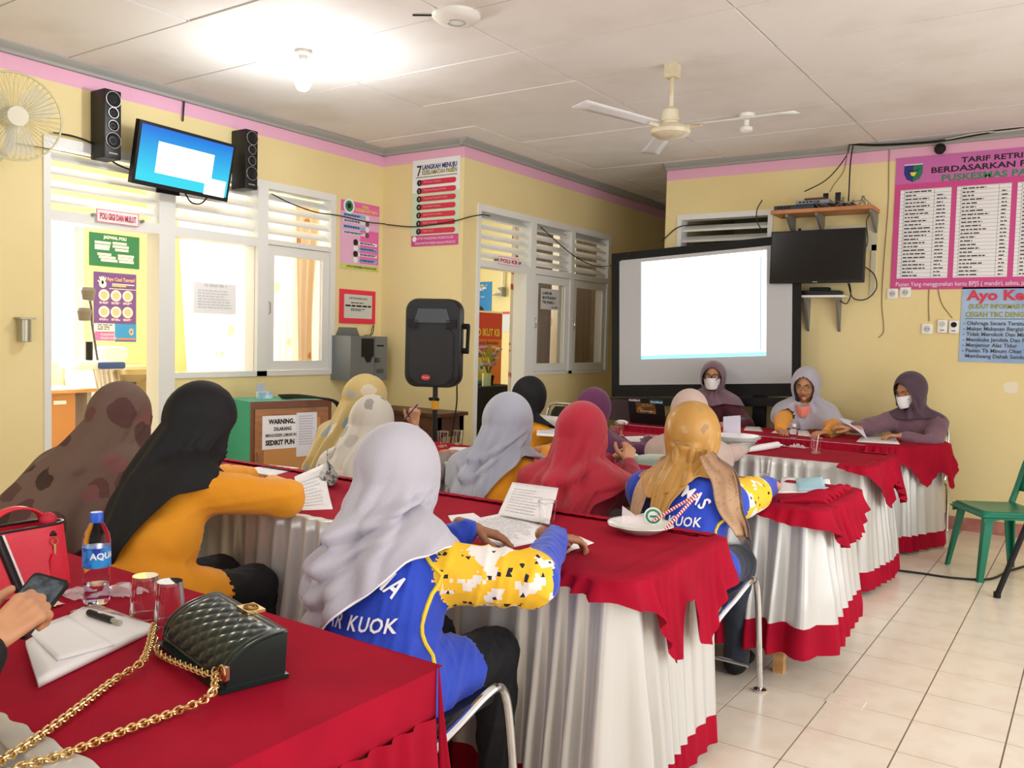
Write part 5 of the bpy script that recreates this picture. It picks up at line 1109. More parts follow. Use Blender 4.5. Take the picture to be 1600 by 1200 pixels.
# wall fan
fc_ = onX(24, 182, XL+.34); r = empty('oscillating_fan', (XL, fc_[1], fc_[2]-.2), 0, 'cream wall fan with round wire guard at the upper left corner', 'fan'); fn = unit(V(.92, -.22, -.12)); fr = unit(np.cross(fn, V(0, 0, 1))); fu = np.cross(fr, fn); R = .245
M_CREAM = mat('cream_plastic', 'E5E1CE', .4); M_WIRE = mat('guard_wire', 'CDC9A4', .4, .2)
def ring(c, R, rad, name, par, m): return MB().tube([c+R*(math.cos(t)*fr+math.sin(t)*fu) for t in np.arange(40)/40*6.2832], rad, 6, closed=True).build(name, m, par)
g = ring(fc_, R, .006, 'guard_rim', r, M_WIRE)
mb = MB()
for i in range(48):
    t = i/48*6.2832; e = math.cos(t)*fr+math.sin(t)*fu
    mb.tube([fc_+e*.05+fn*.055, fc_+e*.15+fn*.05, fc_+e*(R-.02)+fn*.025, fc_+e*R], .0013, 4, caps=False); mb.tube([fc_+e*.05-fn*.06, fc_+e*.15-fn*.055, fc_+e*(R-.02)-fn*.03, fc_+e*R], .0013, 4, caps=False)
o = mb.build('guard_wires', M_WIRE, r); o['kind'] = 'stuff'
MB().prism([fc_+fn*.056+.055*(math.cos(t)*fr+math.sin(t)*fu) for t in np.arange(24)/24*6.2832], fn*.012).build('hub_badge', M_CREAM, r)
M_BLADE = mat('clear_blade', 'D3D6D4', .2, alpha=.4)
for k in range(3):
    a0 = k*2.094+.4; G = []
    for i in range(7):
        s = .04+.18*i/6; wd = .45+.25*math.sin(math.pi*min(1, i/5)); G.append([fc_+s*(math.cos(a0+q*wd)*fr+math.sin(a0+q*wd)*fu)+fn*(.02*q) for q in (-1, -.5, 0, .5, 1)])
    MB().grid(G).build('fan_blade', M_BLADE, r)
MB().tube([fc_-fn*.04, fc_-fn*.08, fc_-fn*.19, fc_-fn*.2], [.05, .065, .06, .03], 16).build('motor_housing', M_CREAM, r)
MB().tube(catmull([fc_-fn*.14-fu*.05, fc_-fn*.14-fu*.16, V(XL+.08, fc_[1]-.02, fc_[2]-.26), V(XL+.01, fc_[1]-.02, fc_[2]-.27)], 5), .022, 10).build('neck_arm', M_CREAM, r); MB().box((XL, fc_[1]-.07, fc_[2]-.36), (XL+.03, fc_[1]+.03, fc_[2]-.16), .008).build('wall_base', M_CREAM, r)
MB().tube(catmull([V(XL+.09, fc_[1], fc_[2]-.2), V(XL+.10, fc_[1]-.03, fc_[2]-.33), V(XL+.07, fc_[1]+.03, fc_[2]-.36), V(XL+.05, fc_[1]+.02, fc_[2]-.24)], 6), .004, 6).build('pull_cord', M_CABLE, r)
# soap dispenser tube
a = onX(38, 497, XL+.04); c2 = onX(38, 534, XL+.04); r = empty('soap_dispenser', (XL, a[1], c2[2]), 0, 'steel soap dispenser on the wall left of the dental door', 'dispenser')
MB().lathe([(.034, c2[2]), (.037, c2[2]+.003), (.037, a[2]-.01), (.034, a[2]-.008)], (XL+.042, a[1], 0), 18).build('cylinder', mat('brushed_steel', 'A9A595', .35, .8), r); MB().box((XL, a[1]-.045, a[2]-.008), (XL+.085, a[1]+.05, a[2]+.004)).build('cap', mat('brushed_steel', 'A9A595'), r, False)
# grey suggestion box
y0, y1, z0, z1 = 5.36, 5.82, 1.05, 1.44; r = empty('suggestion_box', (XL, (y0+y1)/2, z0), 0, 'grey metal suggestion box with padlock beside the window', 'box'); M_GREYM = mat('grey_metal', '76797C', .45, .2); xf = XL+.24
MB().prism([(XL, y0, z0), (XL, y1, z0), (XL, y1, z1), (XL, y0, z1)], (xf-XL, 0, 0)).build('case', M_GREYM, r, False); b = Board(r, V(xf, y0, z0), V(0, 1, 0), V(0, 0, 1), V(1, 0, 0)); W = y1-y0
b.poly([(W*.28, .37), (W*.62, .37), (W*.62, .21), (W*.57, .205), (W*.53, .16), (W*.42, .16), (W*.36, .205), (W*.28, .21)], M_BLACKM, 'recess'); b.rect(W*.70, .30, W*.90, .315, M_BLACKM, 'slot'); b.rect(W*.70, .06, W*.90, .10, mat('dark_grey', '4C4F54', .5), 'tag'); b.rect(W*.645, .0, W*.65, .385, M_BLACKM, 'door_seam')
MB().box((xf, y0+W*.66, z0+.16), (xf+.02, y0+W*.75, z0+.20), .004).build('padlock', mat('padlock', '6B5B48', .3, .8), r); MB().prism([(XL, y0+.05, z1), (XL, y1-.12, z1), (XL, y1-.16, z1+.075), (XL, y0+.09, z1+.075)], (.012, 0, 0)).build('hanging_plate', M_GREYM, r, False)
MB().tube(catmull([(XL+.05, y1-.1, z1+.005), (XL+.08, y1-.03, z1+.02), (XL+.05, y1+.02, z1+.10), (XL+.02, y1+.03, z1+.07), (XL+.05, y1-.02, z1+.004)], 6), .004, 6).build('wire_loop', M_CABLE, r)

# ================================================================== back wall equipment
# projector screen
cs = .045; o = V(-3.96, 7.56, .905); u_ = unit(V(1, 0, .06)); v_ = unit(V(-.035, 0, 1)); n_ = V(0, -1, 0); SW, SH = 1.83, 1.40
r = empty('projector_screen', (-3.05, 7.58, 0), 0, 'white projector screen with black border before the back wall', 'screen')
b = Board(r, o, u_, v_, n_); MB().prism([o, o+u_*SW, o+u_*SW+v_*SH, o+v_*SH], V(0, .012, 0)).build('border', M_BLACKM, r, False)
b.rect(.085, .115, SW-.075, SH-.075, mat('screen_fabric', 'C9CACE', .8), 'fabric'); b.rect(.32, .36, 1.53, 1.29, M_GLOW, 'projected_page', d=.0028)  # projector light put into the page and its bars as emission
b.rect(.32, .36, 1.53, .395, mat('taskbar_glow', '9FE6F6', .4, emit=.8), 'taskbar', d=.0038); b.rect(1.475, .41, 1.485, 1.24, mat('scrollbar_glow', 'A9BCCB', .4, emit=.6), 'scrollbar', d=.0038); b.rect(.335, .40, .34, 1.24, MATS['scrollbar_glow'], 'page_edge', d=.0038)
for i, (z, h_) in enumerate(((.90, .10), (.78, .11), (.64, .12), (.58, .05))):
    b.rect(1.02, z, 1.11, z+.002, M_FADEINK, 'table_line', d=.0038)
    if i in (0, 2): b.lines(1.04, 1.09, z+.07, z+.03, 3, M_FADEINK, .006, .1)
for x in (1.02, 1.11): b.rect(x, .58, x+.002, 1.0, M_FADEINK, 'table_line', d=.0038)
q0, q1 = o-v_*.05-u_*.03, o-v_*.05+u_*(SW+.03); MB().prism([q0+V(0, -.045, -.035), q1+V(0, -.045, -.035), q1+V(0, -.045, .04), q0+V(0, -.045, .04)], V(0, .08, 0)).build('roller_case', M_BLACK, r, False)
for x in (-3.2, -2.55): MB().box((x, 7.56, 0), (x+.11, 7.62, 1.0)).build('stand_leg', M_BLACKM, r, False)
MB().box((-3.75, 7.35, 0), (-2.2, 7.42, .04)).build('foot_bar', M_BLACKM, r, False); MB().box((-3.2, 7.38, 0), (-3.1, 7.6, .035)).build('foot_strut', M_BLACKM, r, False); MB().box((-2.55, 7.38, 0), (-2.45, 7.6, .035)).build('foot_strut', M_BLACKM, r, False)
# switched-off television
yt = 7.50; a, c = onY(1205, 365, yt), onY(1349, 441, yt)
r = empty('television', ((a[0]+c[0])/2, YB, c[2]), 0, 'switched-off black television on the back wall beside the screen', 'television')
MB().box((a[0], yt, c[2]), (c[0], yt+.05, a[2]+.015), .006).build('casing', M_BLACK, r); b = Board(r, V(a[0], yt, c[2]), V(1, 0, 0), V(0, 0, 1), V(0, -1, 0)); b.rect(.012, .022, c[0]-a[0]-.012, a[2]-c[2]+.004, M_SCREENBLACK, 'glass'); b.rect((c[0]-a[0])*.5-.02, .006, (c[0]-a[0])*.5+.02, .012, mat('logo_silver', 'B9BBC0', .3, .6), 'badge')
MB().box((a[0]+.15, YB-.012, a[2]-.15), (c[0]+.04, YB, a[2]+.075)).build('wall_plate', mat('pale_plate', 'D9D2B4', .5), r, False); MB().box((a[0]+.3, yt+.05, c[2]+.1), (c[0]-.3, YB-.012, a[2]-.1)).build('mount', M_BLACKM, r, False); MB().box((c[0]-.005, YB-.012, c[2]-.1), (c[0]+.035, YB, a[2]-.1)).build('cable_duct', MATS['pale_plate'], r, False)
for x in (a[0]+.17, c[0]+.01): MB().lathe([(0, -.002), (.012, -.001), (.012, .002)], (x, YB-.014, a[2]+.055), 10, 'y').build('bolt', M_BLACKM, r)
# upper shelf with routers
a, c = onY(1204, 333, 7.46), onY(1362, 327, 7.46); zs_ = (a[2]+c[2])/2; r = empty('bracket_shelf', ((a[0]+c[0])/2, YB, zs_), 0, 'wooden shelf of network equipment above the switched-off television', 'shelf')
MB().box((a[0], 7.46, zs_-.0), (c[0], YB, zs_+.03)).build('shelf_board', mat('orange_wood', 'C98A5A', .5, var='B87848', vscale=6), r, False)
for x in (a[0]+.11, a[0]+.36, c[0]-.03):
    MB().prism([(x, YB, zs_), (x, 7.52, zs_), (x, 7.52, zs_-.02), (x, YB-.03, zs_-.16), (x, YB, zs_-.17)], (.02, 0, 0)).build('bracket', mat('bracket_grey', '8D8D8A', .5, .4), r, False)
def router(label, x0, x1, y0, y1, z0, h_, m, ant=(), ports=4):
    r = empty('router', ((x0+x1)/2, (y0+y1)/2, z0), 0, label, 'router', 'network boxes on the wall shelves'); MB().box((x0, y0, z0), (x1, y1, z0+h_), .006).build('case', m, r)
    bb = Board(r, V(x0, y0, z0), V(1, 0, 0), V(0, 0, 1), V(0, -1, 0))
    for i in range(ports): bb.rect(.03+.03*i, h_*.3, .05+.03*i, h_*.7, M_BLACKM, 'port')
    for x in ant: MB().box((x, y0+.05, z0+h_), (x+.045, y0+.062, z0+h_+.10), .005).build('antenna', M_BLACK, r)
    return r
zt = zs_+.03; router('dark blue-grey network switch lying on the upper shelf', a[0]+.02, a[0]+.36, 7.48, 7.66, zt, .04, mat('switch_navy', '2B333F', .4)); router('grey modem with ports stacked on the network switch', a[0]+.20, a[0]+.48, 7.49, 7.64, zt+.042, .032, mat('modem_grey', '8E9298', .4), (), 6); router('black router with two upright antennas on the upper shelf', a[0]+.38, a[0]+.66, 7.54, 7.70, zt+.076 if False else zt+.0, .04, M_BLACK, (a[0]+.40, a[0]+.50), 3)
router('small red-topped media box on the grey modem', a[0]+.27, a[0]+.44, 7.50, 7.62, zt+.075, .018, mat('dark_red_box', '5A2A2C', .4), (), 0)
mb = MB(); rs = random.Random(3)
for i in range(9):
    x = a[0]+.40+.05*i*.9; mb.tube(catmull([(x, 7.49, zt+.01), (x+rs.uniform(-.08, .08), 7.475, zt+rs.uniform(.02, .08)), (x+rs.uniform(-.1, .1), 7.485, zt+rs.uniform(.02, .07)), (x+.05, 7.5, zt+.008)], 6), .0035, 5)
tag(mb.build('cable_tangle', mat('grey_cable', '6E6C66', .5), None), 'tangle of grey network leads on the upper shelf', 'cable')['kind'] = 'stuff'
# lower shelf
a, c = onY(1241, 463, 7.62), onY(1316, 466, 7.62); z = a[2]; r = empty('bracket_shelf', ((a[0]+c[0])/2, YB, z), 0, 'small white shelf on grey brackets under the black television', 'shelf'); MB().box((a[0]-.01, 7.60, z-.01), (c[0]+.02, YB, z+.008)).build('shelf_board', M_WHITE, r, False)
for x in (a[0]+.08, c[0]-.06): MB().prism([(x, YB, z-.01), (x, 7.63, z-.01), (x, 7.63, z-.025), (x, YB-.02, z-.28), (x, YB, z-.30)], (.022, 0, 0)).build('bracket', mat('bracket_grey', ''), r, False)
router('black set-top box on the small white shelf', a[0]+.02, c[0]-.02, 7.62, 7.74, z+.008, .04, M_BLACK, (), 0); router('small black adapter on top of the set-top box', a[0]+.12, c[0]-.12, 7.64, 7.72, z+.048, .03, M_BLACKM, (), 0)
# sockets, switches, doorbells
def socket(px, label, kind):
    q = onY(px[0], px[1], YB); r = empty('power_socket', (q[0], YB, q[2]), 0, label, 'socket', 'wall fittings under the pink board'); x, z = q[0], q[2]
    if kind == 'bell':
        MB().box((x-.038, YB-.03, z-.055), (x+.038, YB, z+.055), .014).build('housing', M_WHITE, r); MB().lathe([(.022, -.004), (.022, 0)], (x, YB-.03, z+.018), 16, 'y').build('button', mat('pale_grey', 'C9C9C6', .4) if label[0] == 'w' else M_BLACKM, r); MB().box((x-.014, YB-.032, z-.035), (x+.014, YB-.03, z-.028)).build('mark', P_TXT, r, False)
    else:
        MB().box((x-.042, YB-.016, z-.042), (x+.042, YB, z+.042), .005).build('face_plate', M_WHITE, r); MB().lathe([(.024, -.002), (.026, -.001), (.026, .001)], (x, YB-.016, z), 18, 'y').build('socket_ring', mat('pale_grey', 'C9C9C6', .4), r)
        for s in (-1, 1): MB().lathe([(0, -.0035), (.004, -.0035), (.004, 0)], (x+s*.01, YB-.017, z), 8, 'y').build('hole', M_BLACKM, r)
socket((1395, 459), 'left square white socket below the pink board', 's'); socket((1415, 457), 'right square white socket below the pink board', 's'); socket((1449, 514), 'broken square socket left of the doorbell units', 's')
socket((1473, 510), 'white doorbell unit with pale round button', 'bell'); socket((1491, 511), 'pale doorbell unit with dark round button beside the blue board', 'bell')
q = onY(1579, 606, YB); tag(MB().prism([(q[0]+dx, YB-.0005, q[2]+dz) for dx, dz in ((-.05, .03), (-.02, .045), (.04, .05), (.055, .01), (.045, -.04), (-.01, -.045), (-.045, -.03))], (0, -.001, 0)).build('filler_patch', mat('filler', 'EFE6CE', .8), None, False), 'pale filler patch on the bare yellow back wall', 'patch')

# ================================================================== cables
def wx(px, X, d=.012): return [onX(x, y, X)+V(d, 0, 0) for x, y in px]
def wy(px, Y, d=.012): return [onY(x, y, Y)-V(0, d, 0) for x, y in px]
cable('power_cable', wx([(80, 208), (115, 215), (145, 228), (175, 255), (205, 268)], XL, .03), .006, M_CABLE, 'thick black cable over the dental room transom')
cable('power_cable', wx([(20, 225), (70, 233), (130, 245), (165, 252)], XL, .03), .004, M_CABLE2, 'thin cable from the wall fan to the left speaker')
cable('power_cable', wx([(287, 143), (285, 160), (283, 190)], XL, .02), .006, M_CABLE, 'black cable dropping from the ceiling to the lit television')
cable('power_cable', wx([(270, 303), (280, 318), (295, 320), (306, 310)], XL, .14), .006, M_CABLE, 'black cable loop hanging under the lit television')
cable('power_cable', wx([(420, 303), (450, 318), (490, 332), (525, 337), (570, 347), (596, 350)], XL, .03)+wy([(612, 352), (650, 355), (690, 350), (717, 345)], YJ, .03)+wx([(730, 339), (748, 336), (760, 338)], XP, .04), .005, M_CABLE, 'brown cable sagging across window, posters and corner')
cable('power_cable', wx([(838, 355), (860, 375), (880, 392), (900, 406), (925, 416), (950, 415)], XP, .05)+wy([(965, 410), (985, 396)], 7.5, .0), .005, M_CABLE, 'dark cable slung from the passage window to the projector screen')
cable('power_cable', wy([(1035, 378), (1045, 368), (1060, 356), (1080, 352), (1120, 350)], YB, .02), .005, M_CABLE, 'black cable entering the transom above the screen')
cable('power_cable', wy([(1332, 228), (1328, 245), (1310, 270), (1290, 288), (1262, 302)], YB, .10), .005, M_CABLE, 'left black lead rising from shelf to ceiling'); cable('power_cable', wy([(1338, 232), (1334, 260), (1332, 300), (1331, 318)], YB, .12), .006, M_CABLE, 'straight black lead rising from shelf to ceiling')
cable('power_cable', wy([(1332, 232), (1325, 270), (1310, 292), (1303, 304)], YB, .14), .004, M_CABLE2, 'thin tan lead curving up from the routers')
cable('power_cable', wy([(1330, 228), (1370, 230), (1420, 228), (1470, 224), (1540, 212), (1640, 196)], YB, .085), .010, M_CABLE, 'bundle of black cables along the cornice above the pink board'); cable('power_cable', wy([(1480, 222), (1530, 212), (1580, 208), (1660, 196)], YB, .09), .006, mat('white_cable', 'CFCBC0', .5), 'white cable along the cornice above the pink board')
cable('power_cable', wy([(1390, 233), (1389, 260), (1388, 320), (1382, 400), (1378, 470), (1381, 515), (1373, 528)], YB, .006), .003, M_CABLE2, 'thin tan wire hanging left of the pink board')
cable('power_cable', wy([(1208, 320), (1200, 335), (1200, 352), (1207, 366)], YB, .30), .005, M_CABLE, 'black lead loop at the left end of the upper shelf'); cable('power_cable', wy([(1350, 415), (1368, 430), (1371, 452), (1355, 468), (1335, 466), (1328, 445), (1325, 441)], YB, .05), .005, M_CABLE, 'black cable loop under the right end of the television')
cable('power_cable', wy([(1330, 443), (1332, 460), (1325, 475), (1312, 468)], YB, .06), .005, M_CABLE, 'black lead from the television to the set-top box'); cable('power_cable', wy([(1238, 450), (1250, 462), (1262, 466)], YB, .08), .005, M_CABLE, 'short black lead from screen to the set-top box')
cable('power_cable', wy([(1452, 449), (1451, 475), (1452, 502)], YB, .006), .003, M_CABLE2, 'thin wire down to the broken socket'); cable('power_cable', wy([(1465, 449), (1472, 475), (1488, 497)], YB, .006), .003, M_CABLE2, 'thin wire down to the doorbell units'); cable('power_cable', wy([(1362, 322), (1372, 334), (1366, 338), (1360, 350), (1362, 380), (1354, 400)], YB, .15), .004, M_CABLE, 'black lead hanging from the right end of the upper shelf')
q = onY(1470, 234, YB); r = tag(MB().add(*ball((q[0], YB-.04, q[2]), (.045, .035, .045), None, 8, 5)).build('cable_clamp', M_BLACKM), 'black junction clamp above the crest of the pink board', 'clamp')

# ================================================================== ceiling fittings
# bulb in a ceiling holder
lp = V(-4.08, 3.66, ZC); r = empty('ceiling_lamp', lp, 0, 'bright bulb in a ceiling holder at upper left', 'lamp')
MB().lathe([(0, 0), (.055, 0), (.05, -.02), (.03, -.035), (.025, -.06), (0, -.06)], lp, 16).build('lamp_holder', mat('old_holder', 'A8A29A', .5), r)
MB().lathe([(0, -.06), (.022, -.06), (.024, -.09), (.045, -.12), (.055, -.16), (.05, -.20), (.03, -.235), (0, -.245)], lp, 18).build('bulb', mat('bulb_glow', 'FFFFFF', .4, emit=25), r)
l = bpy.data.lights.new('bulb_light', 'POINT'); l.energy = 34; l.shadow_soft_size = .06; l.color = (.95, .98, 1.0); lo = bpy.data.objects.new('bulb_light', l); COL.objects.link(lo); lo.location = lp+V(0, 0, -.30)
# ceiling fan
c = V(-2.27, 5.0, 0); r = empty('ceiling_fan', (c[0], c[1], ZC), 0, 'cream three-bladed ceiling fan before the back wall', 'fan'); M_FANC = mat('aged_cream', 'E6DEC6', .45, var='CFC2A0', vscale=8)
MB().box((c[0]-.04, c[1]-.04, ZC-.085), (c[0]+.04, c[1]+.04, ZC), .008).build('canopy', M_FANC, r); MB().tube([c+V(0, 0, ZC-.08), c+V(0, 0, 2.87)], .013, 10).build('down_rod', M_FANC, r)
MB().lathe([(.022, 2.90), (.05, 2.88), (.055, 2.83), (.06, 2.815), (.05, 2.81), (.05, 2.80), (.06, 2.795), (.11, 2.775), (.125, 2.755), (.118, 2.735), (.08, 2.715), (.03, 2.705), (0, 2.704)], (c[0], c[1], 0), 28).build('motor', M_FANC, r)
for t0 in (0, 124, 252):
    t = math.radians(t0+1); e = V(math.cos(t), math.sin(t), 0); s_ = V(-math.sin(t), math.cos(t), 0); G = []
    for i in range(8):
        d = .15+.62*i/7; wd = .045+.018*i/7; G.append([c+e*d+s_*wd*q+V(0, 0, 2.775+.008*q-.0*d) for q in (-1, -.4, .4, 1)])
    bl = MB().grid(G).build('blade', mat('fan_blade_white', 'E9ECEF', .35), r); bl.modifiers.new('t', 'SOLIDIFY').thickness = .004; MB().tube([c+e*.09+V(0, 0, 2.77), c+e*.2+V(0, 0, 2.77)], .012, 6).build('blade_arm', M_FANC, bl)
q = onz(713, 22, ZC); r = empty('access_point', q, 0, 'white round wireless access point on the ceiling', 'access point'); MB().lathe([(0, 0), (.125, 0), (.13, -.015), (.11, -.035), (.06, -.045), (0, -.046)], q, 28).build('shell', M_WHITE, r); MB().tube([q+V(.045*math.cos(t), .045*math.sin(t), -.047) for t in np.arange(24)/24*6.2832], .003, 5, closed=True).build('light_ring', mat('ring_grey', '9EA3AE', .4), r)
MB().tube([q+V(-.05, -.02, -.005), q+V(-.2, -.12, -.006)], .005, 6).build('lead', M_CABLE, r)
q = onz(1167, 178, ZC); r = empty('smoke_detector', q, 0, 'small white pendant fitting behind the ceiling fan', 'detector'); MB().lathe([(0, 0), (.06, 0), (.055, -.025), (.02, -.03), (.018, -.09), (.045, -.10), (.047, -.125), (.03, -.135), (0, -.136)], q, 20).build('body_shell', M_WHITE, r)
# ================================================================== floor standing things
# cabinet with warning sheet
fa, fb = onz(391, 628, .95), onz(517, 624, .95); ang = math.atan2(fb[1]-fa[1], fb[0]-fa[0]); u_ = unit(V(fb[0]-fa[0], fb[1]-fa[1], 0)); n_ = V(u_[1], -u_[0], 0); CW = np.linalg.norm((fb-fa)[:2])
M_TEAL = mat('teal_laminate', '2FA487', .45, var='2B9A80', vscale=3); M_CABW = mat('brown_cabinet_wood', 'B0794E', .5, var='9A6540', vscale=5, stretch=(1, 1, 6)); M_CABP = mat('tan_cabinet_panel', 'CF9557', .5)
r = empty('cabinet', (fa[0], fa[1], 0), 0, 'teal cabinet with brown door and warning sheet behind the second table', 'cabinet'); F0 = V(fa[0], fa[1], 0)
MB().prism([F0, F0+u_*CW, F0+u_*CW-n_*.42, F0-n_*.42], (0, 0, .95)).build('carcass', M_TEAL, r, False); b = Board(r, F0, u_, V(0, 0, 1), n_)
for q in ((0, 0, CW, .05), (0, .90, CW, .95), (0, .05, .025, .90), (CW-.025, .05, CW, .90)): b.rect(*q, mat('cabinet_edge', '7A4A34', .5), 'edge_strip', d=0, t=.012)
d_ = b.rect(.03, .055, CW-.03, .895, M_CABW, 'door', d=.002, t=.014); b.root = d_; b.rect(.10, .12, CW-.10, .82, M_CABP, 'door_panel', d=.016, t=.002); MB().tube(catmull([b.pt(.05, .50, .016), b.pt(.05, .51, .03), b.pt(.05, .57, .03), b.pt(.05, .58, .016)], 4), .005, 6).build('handle', mat('old_brass', '9A7A5A', .35, .7), d_); b.root = r
r2 = empty('warning_sheet', b.pt(.1, .55, .02), 0, 'white sheet headed Warning on the cabinet door', 'notice'); b2 = Board(r2, b.pt(0, 0, .019), u_, V(0, 0, 1), n_); P0 = .085
b2.rect(P0, .60, P0+.40, .845, M_PAPER, 'sheet', d=0, t=.001); b2.text('WARNING..', P0+.155, .785, .034, M_INK, align='c', width=.21, bold=.05, d=.002); b2.text('DILARANG', P0+.16, .735, .026, M_INK, align='c', width=.14, bold=.04, d=.002); b2.text('MENGGESER LEMARI INI', P0+.15, .69, .022, M_INK, align='c', width=.25, bold=.03, d=.002); b2.text('SEDIKIT PUN', P0+.14, .63, .036, M_INK, align='c', width=.23, bold=.05, d=.002)
r3 = empty('printed_list', b.pt(.4, .52, .02), 0, 'faint printed list overlapping the warning sheet', 'notice'); b3 = Board(r3, b.pt(0, 0, .0215), u_, V(0, 0, 1), n_); b3.rect(P0+.27, .53, P0+.44, .86, mat('list_paper', 'E9E8F0', .7), 'sheet', d=0, t=.001); b3.lines(P0+.29, P0+.42, .83, .62, 12, mat('list_ink', 'B7B6C2', .8), .006, .2)
q = onz(418, 623, .951)-n_*.05; r = empty('tissue_box', q, 0, 'small open blue and white box on the teal cabinet', 'box'); MB().box((q[0]-.035, q[1]-.05, .95), (q[0]+.035, q[1]+.05, 1.0)).build('carton', mat('blue_carton', '9CC2E6', .5, var='E8F0F8', vscale=18), r, False); MB().prism([(q[0]-.035, q[1]-.05, 1.0), (q[0]-.035, q[1]+.03, 1.0), (q[0]-.05, q[1]+.04, 1.06), (q[0]-.05, q[1]-.03, 1.06)], (.003, 0, 0)).build('open_flap', mat('carton_grey', 'AEB4C0', .6), r, False)
e0 = onz(435, 620, .965); e1 = onz(500, 623, .965)
for k, lab in enumerate(('upper', 'middle', 'lower')): cable('cabinet_cable', [e0+V(.02*k, 0, .012*(1-k)), (e0+e1)/2+V(.03*k, 0, .02-.008*k), e1+V(.02*k, 0, .005), e1+u_*.12+V(.02*k, 0, -.03), e1+u_*.20+V(.02*k, 0, -.14)], .008, M_CABLE, lab+' black cable running over the teal cabinet top')
# loudspeaker on stand
sp = CAMP+ray(676, 536)*5.95; r = empty('loudspeaker', (sp[0], sp[1], sp[2]-.31), 0, 'black active loudspeaker with round cornered grille on a pole', 'speaker'); sf = unit(V(.42, -.9, 0)); sr = V(-sf[1], sf[0], 0); sr = sr if sr@V(*_r) > 0 else -sr; hw, hh = .195, .305
def rr_loop(w_, h_, rad, n=6):
    out = []
    for cx, cy, a0 in ((w_-rad, h_-rad, 0), (-w_+rad, h_-rad, 90), (-w_+rad, -h_+rad, 180), (w_-rad, -h_+rad, 270)):
        for k in range(n+1): a = math.radians(a0+90*k/n); out.append((cx+rad*math.cos(a), cy+rad*math.sin(a)))
    return out
G = []
for d, s, tp in ((.0, .96, 1), (.012, 1, 1), (-.10, 1.0, 1), (-.22, .86, .94), (-.30, .66, .9)):
    G.append([sp+sr*x*s+V(0, 0, y*tp)+sf*(d if d <= 0 else -d) for x, y in rr_loop(hw, hh, .085)])
G[0], G[1] = [[sp+sr*x*.96+V(0, 0, y*.97)+sf*.02 for x, y in rr_loop(hw, hh, .085)], [sp+sr*x+V(0, 0, y)+sf*.0 for x, y in rr_loop(hw, hh, .085)]]
mb = MB().grid(G, True); n = len(G[0]); mb.f += [tuple(range(n)), tuple(range(4*n+n-1, 4*n-1, -1))]; mb.build('cabinet', M_BLACK, r)
MB().prism([sp+sr*x+V(0, 0, y-.08)+sf*.021 for x, y in rr_loop(.155, .205, .10)], sf*.010).build('grille', mat('speaker_mesh', '202226', .55, bump=.4, bscale=400), r)
b = Board(r, sp+sf*.02, sr, V(0, 0, 1), sf); b.poly([(-.13, .14), (.13, .14), (.10, .235), (-.10, .235)], mat('horn_gloss', '0A0B0E', .12), 'horn_mouth', .002, .004)
for s in (-1, 1):
    for k in range(5): b.poly([(s*.10, .155-.013*k), (s*.172, .165-.013*k), (s*.172, .158-.013*k), (s*.10, .150-.013*k)], M_BLACKM, 'vent_rib', .004, .012)
    b.poly([(s*.11, -.26), (s*.165, -.23), (s*.165, -.26), (s*.13, -.275)], M_BLACKM, 'corner_vent', .003, .004)
b.disc(-.03, -.235, .032, mat('badge_red', 'C8323E', .3), 'badge', .034, .02); b.text('Baretone', -.03, -.240, .011, P_WHITE, align='c', width=.045, d=.036)
for z in (-.05, .12): MB().tube([sp+sr*.19+V(0, 0, z)-sf*.09, sp+sr*.235+V(0, 0, z)-sf*.09], .02, 8).build('handle_mount', M_BLACKM, r)
MB().tube([sp+sr*.225+V(0, 0, -.06)-sf*.09, sp+sr*.23+V(0, 0, .13)-sf*.09], .013, 8).build('side_handle', M_BLACKM, r)
sb = sp-V(0, 0, hh)-sf*.10; r = empty('speaker_stand', (sb[0], sb[1], 0), 0, 'black tripod speaker stand with yellow band', 'stand'); MB().tube([sb+V(0, 0, .02), (sb[0], sb[1], .25)], .018, 10).build('pole', M_BLACK, r); MB().tube([(sb[0], sb[1], sb[2]-.16), (sb[0], sb[1], sb[2]-.10)], .024, 10).build('yellow_band', mat('yellow_tape', 'E8A820', .5), r); MB().tube([(sb[0]-.05, sb[1], sb[2]-.09), (sb[0]+.03, sb[1], sb[2]-.09)], .012, 8).build('lock_pin', M_BLACKM, r)
for k in range(3):
    t = 2.094*k+.3; MB().tube([(sb[0], sb[1], .62), (sb[0]+.48*math.cos(t), sb[1]+.48*math.sin(t), .015)], .013, 8).build('leg', M_BLACK, r); MB().tube([(sb[0], sb[1], .27), (sb[0]+.27*math.cos(t), sb[1]+.27*math.sin(t), .275)], .009, 8).build('brace', M_BLACK, r)
cable('speaker_cable', [sp-sf*.25+sr*.12-V(0, 0, .28), sp-sf*.25+sr*.12-V(0, 0, .45), sp-sf*.24+sr*.08-V(0, 0, .75), sp-sf*.2+sr*.06-V(0, 0, 1.0)], .006, M_CABLE, 'black cable hanging down from the loudspeaker')
# dark wooden bench behind the pen holder
q = onz(622, 638, .82); r = empty('side_table', (q[0]+.4, q[1], 0), 0, 'low dark wooden side table behind the speaker stand', 'table'); x0, y0 = q[0]-.25, q[1]-.18
MB().box((x0, y0, .79), (x0+.85, y0+.40, .82)).build('tabletop', M_DARKWOOD, r, False); MB().box((x0+.03, y0+.02, .62), (x0+.82, y0+.38, .79)).build('apron', M_DARKWOOD, r, False)
for dx in (.03, .77):
    for dy in (.03, .32): MB().box((x0+dx, y0+dy, 0), (x0+dx+.05, y0+dy+.05, .79)).build('leg', M_DARKWOOD, r, False)
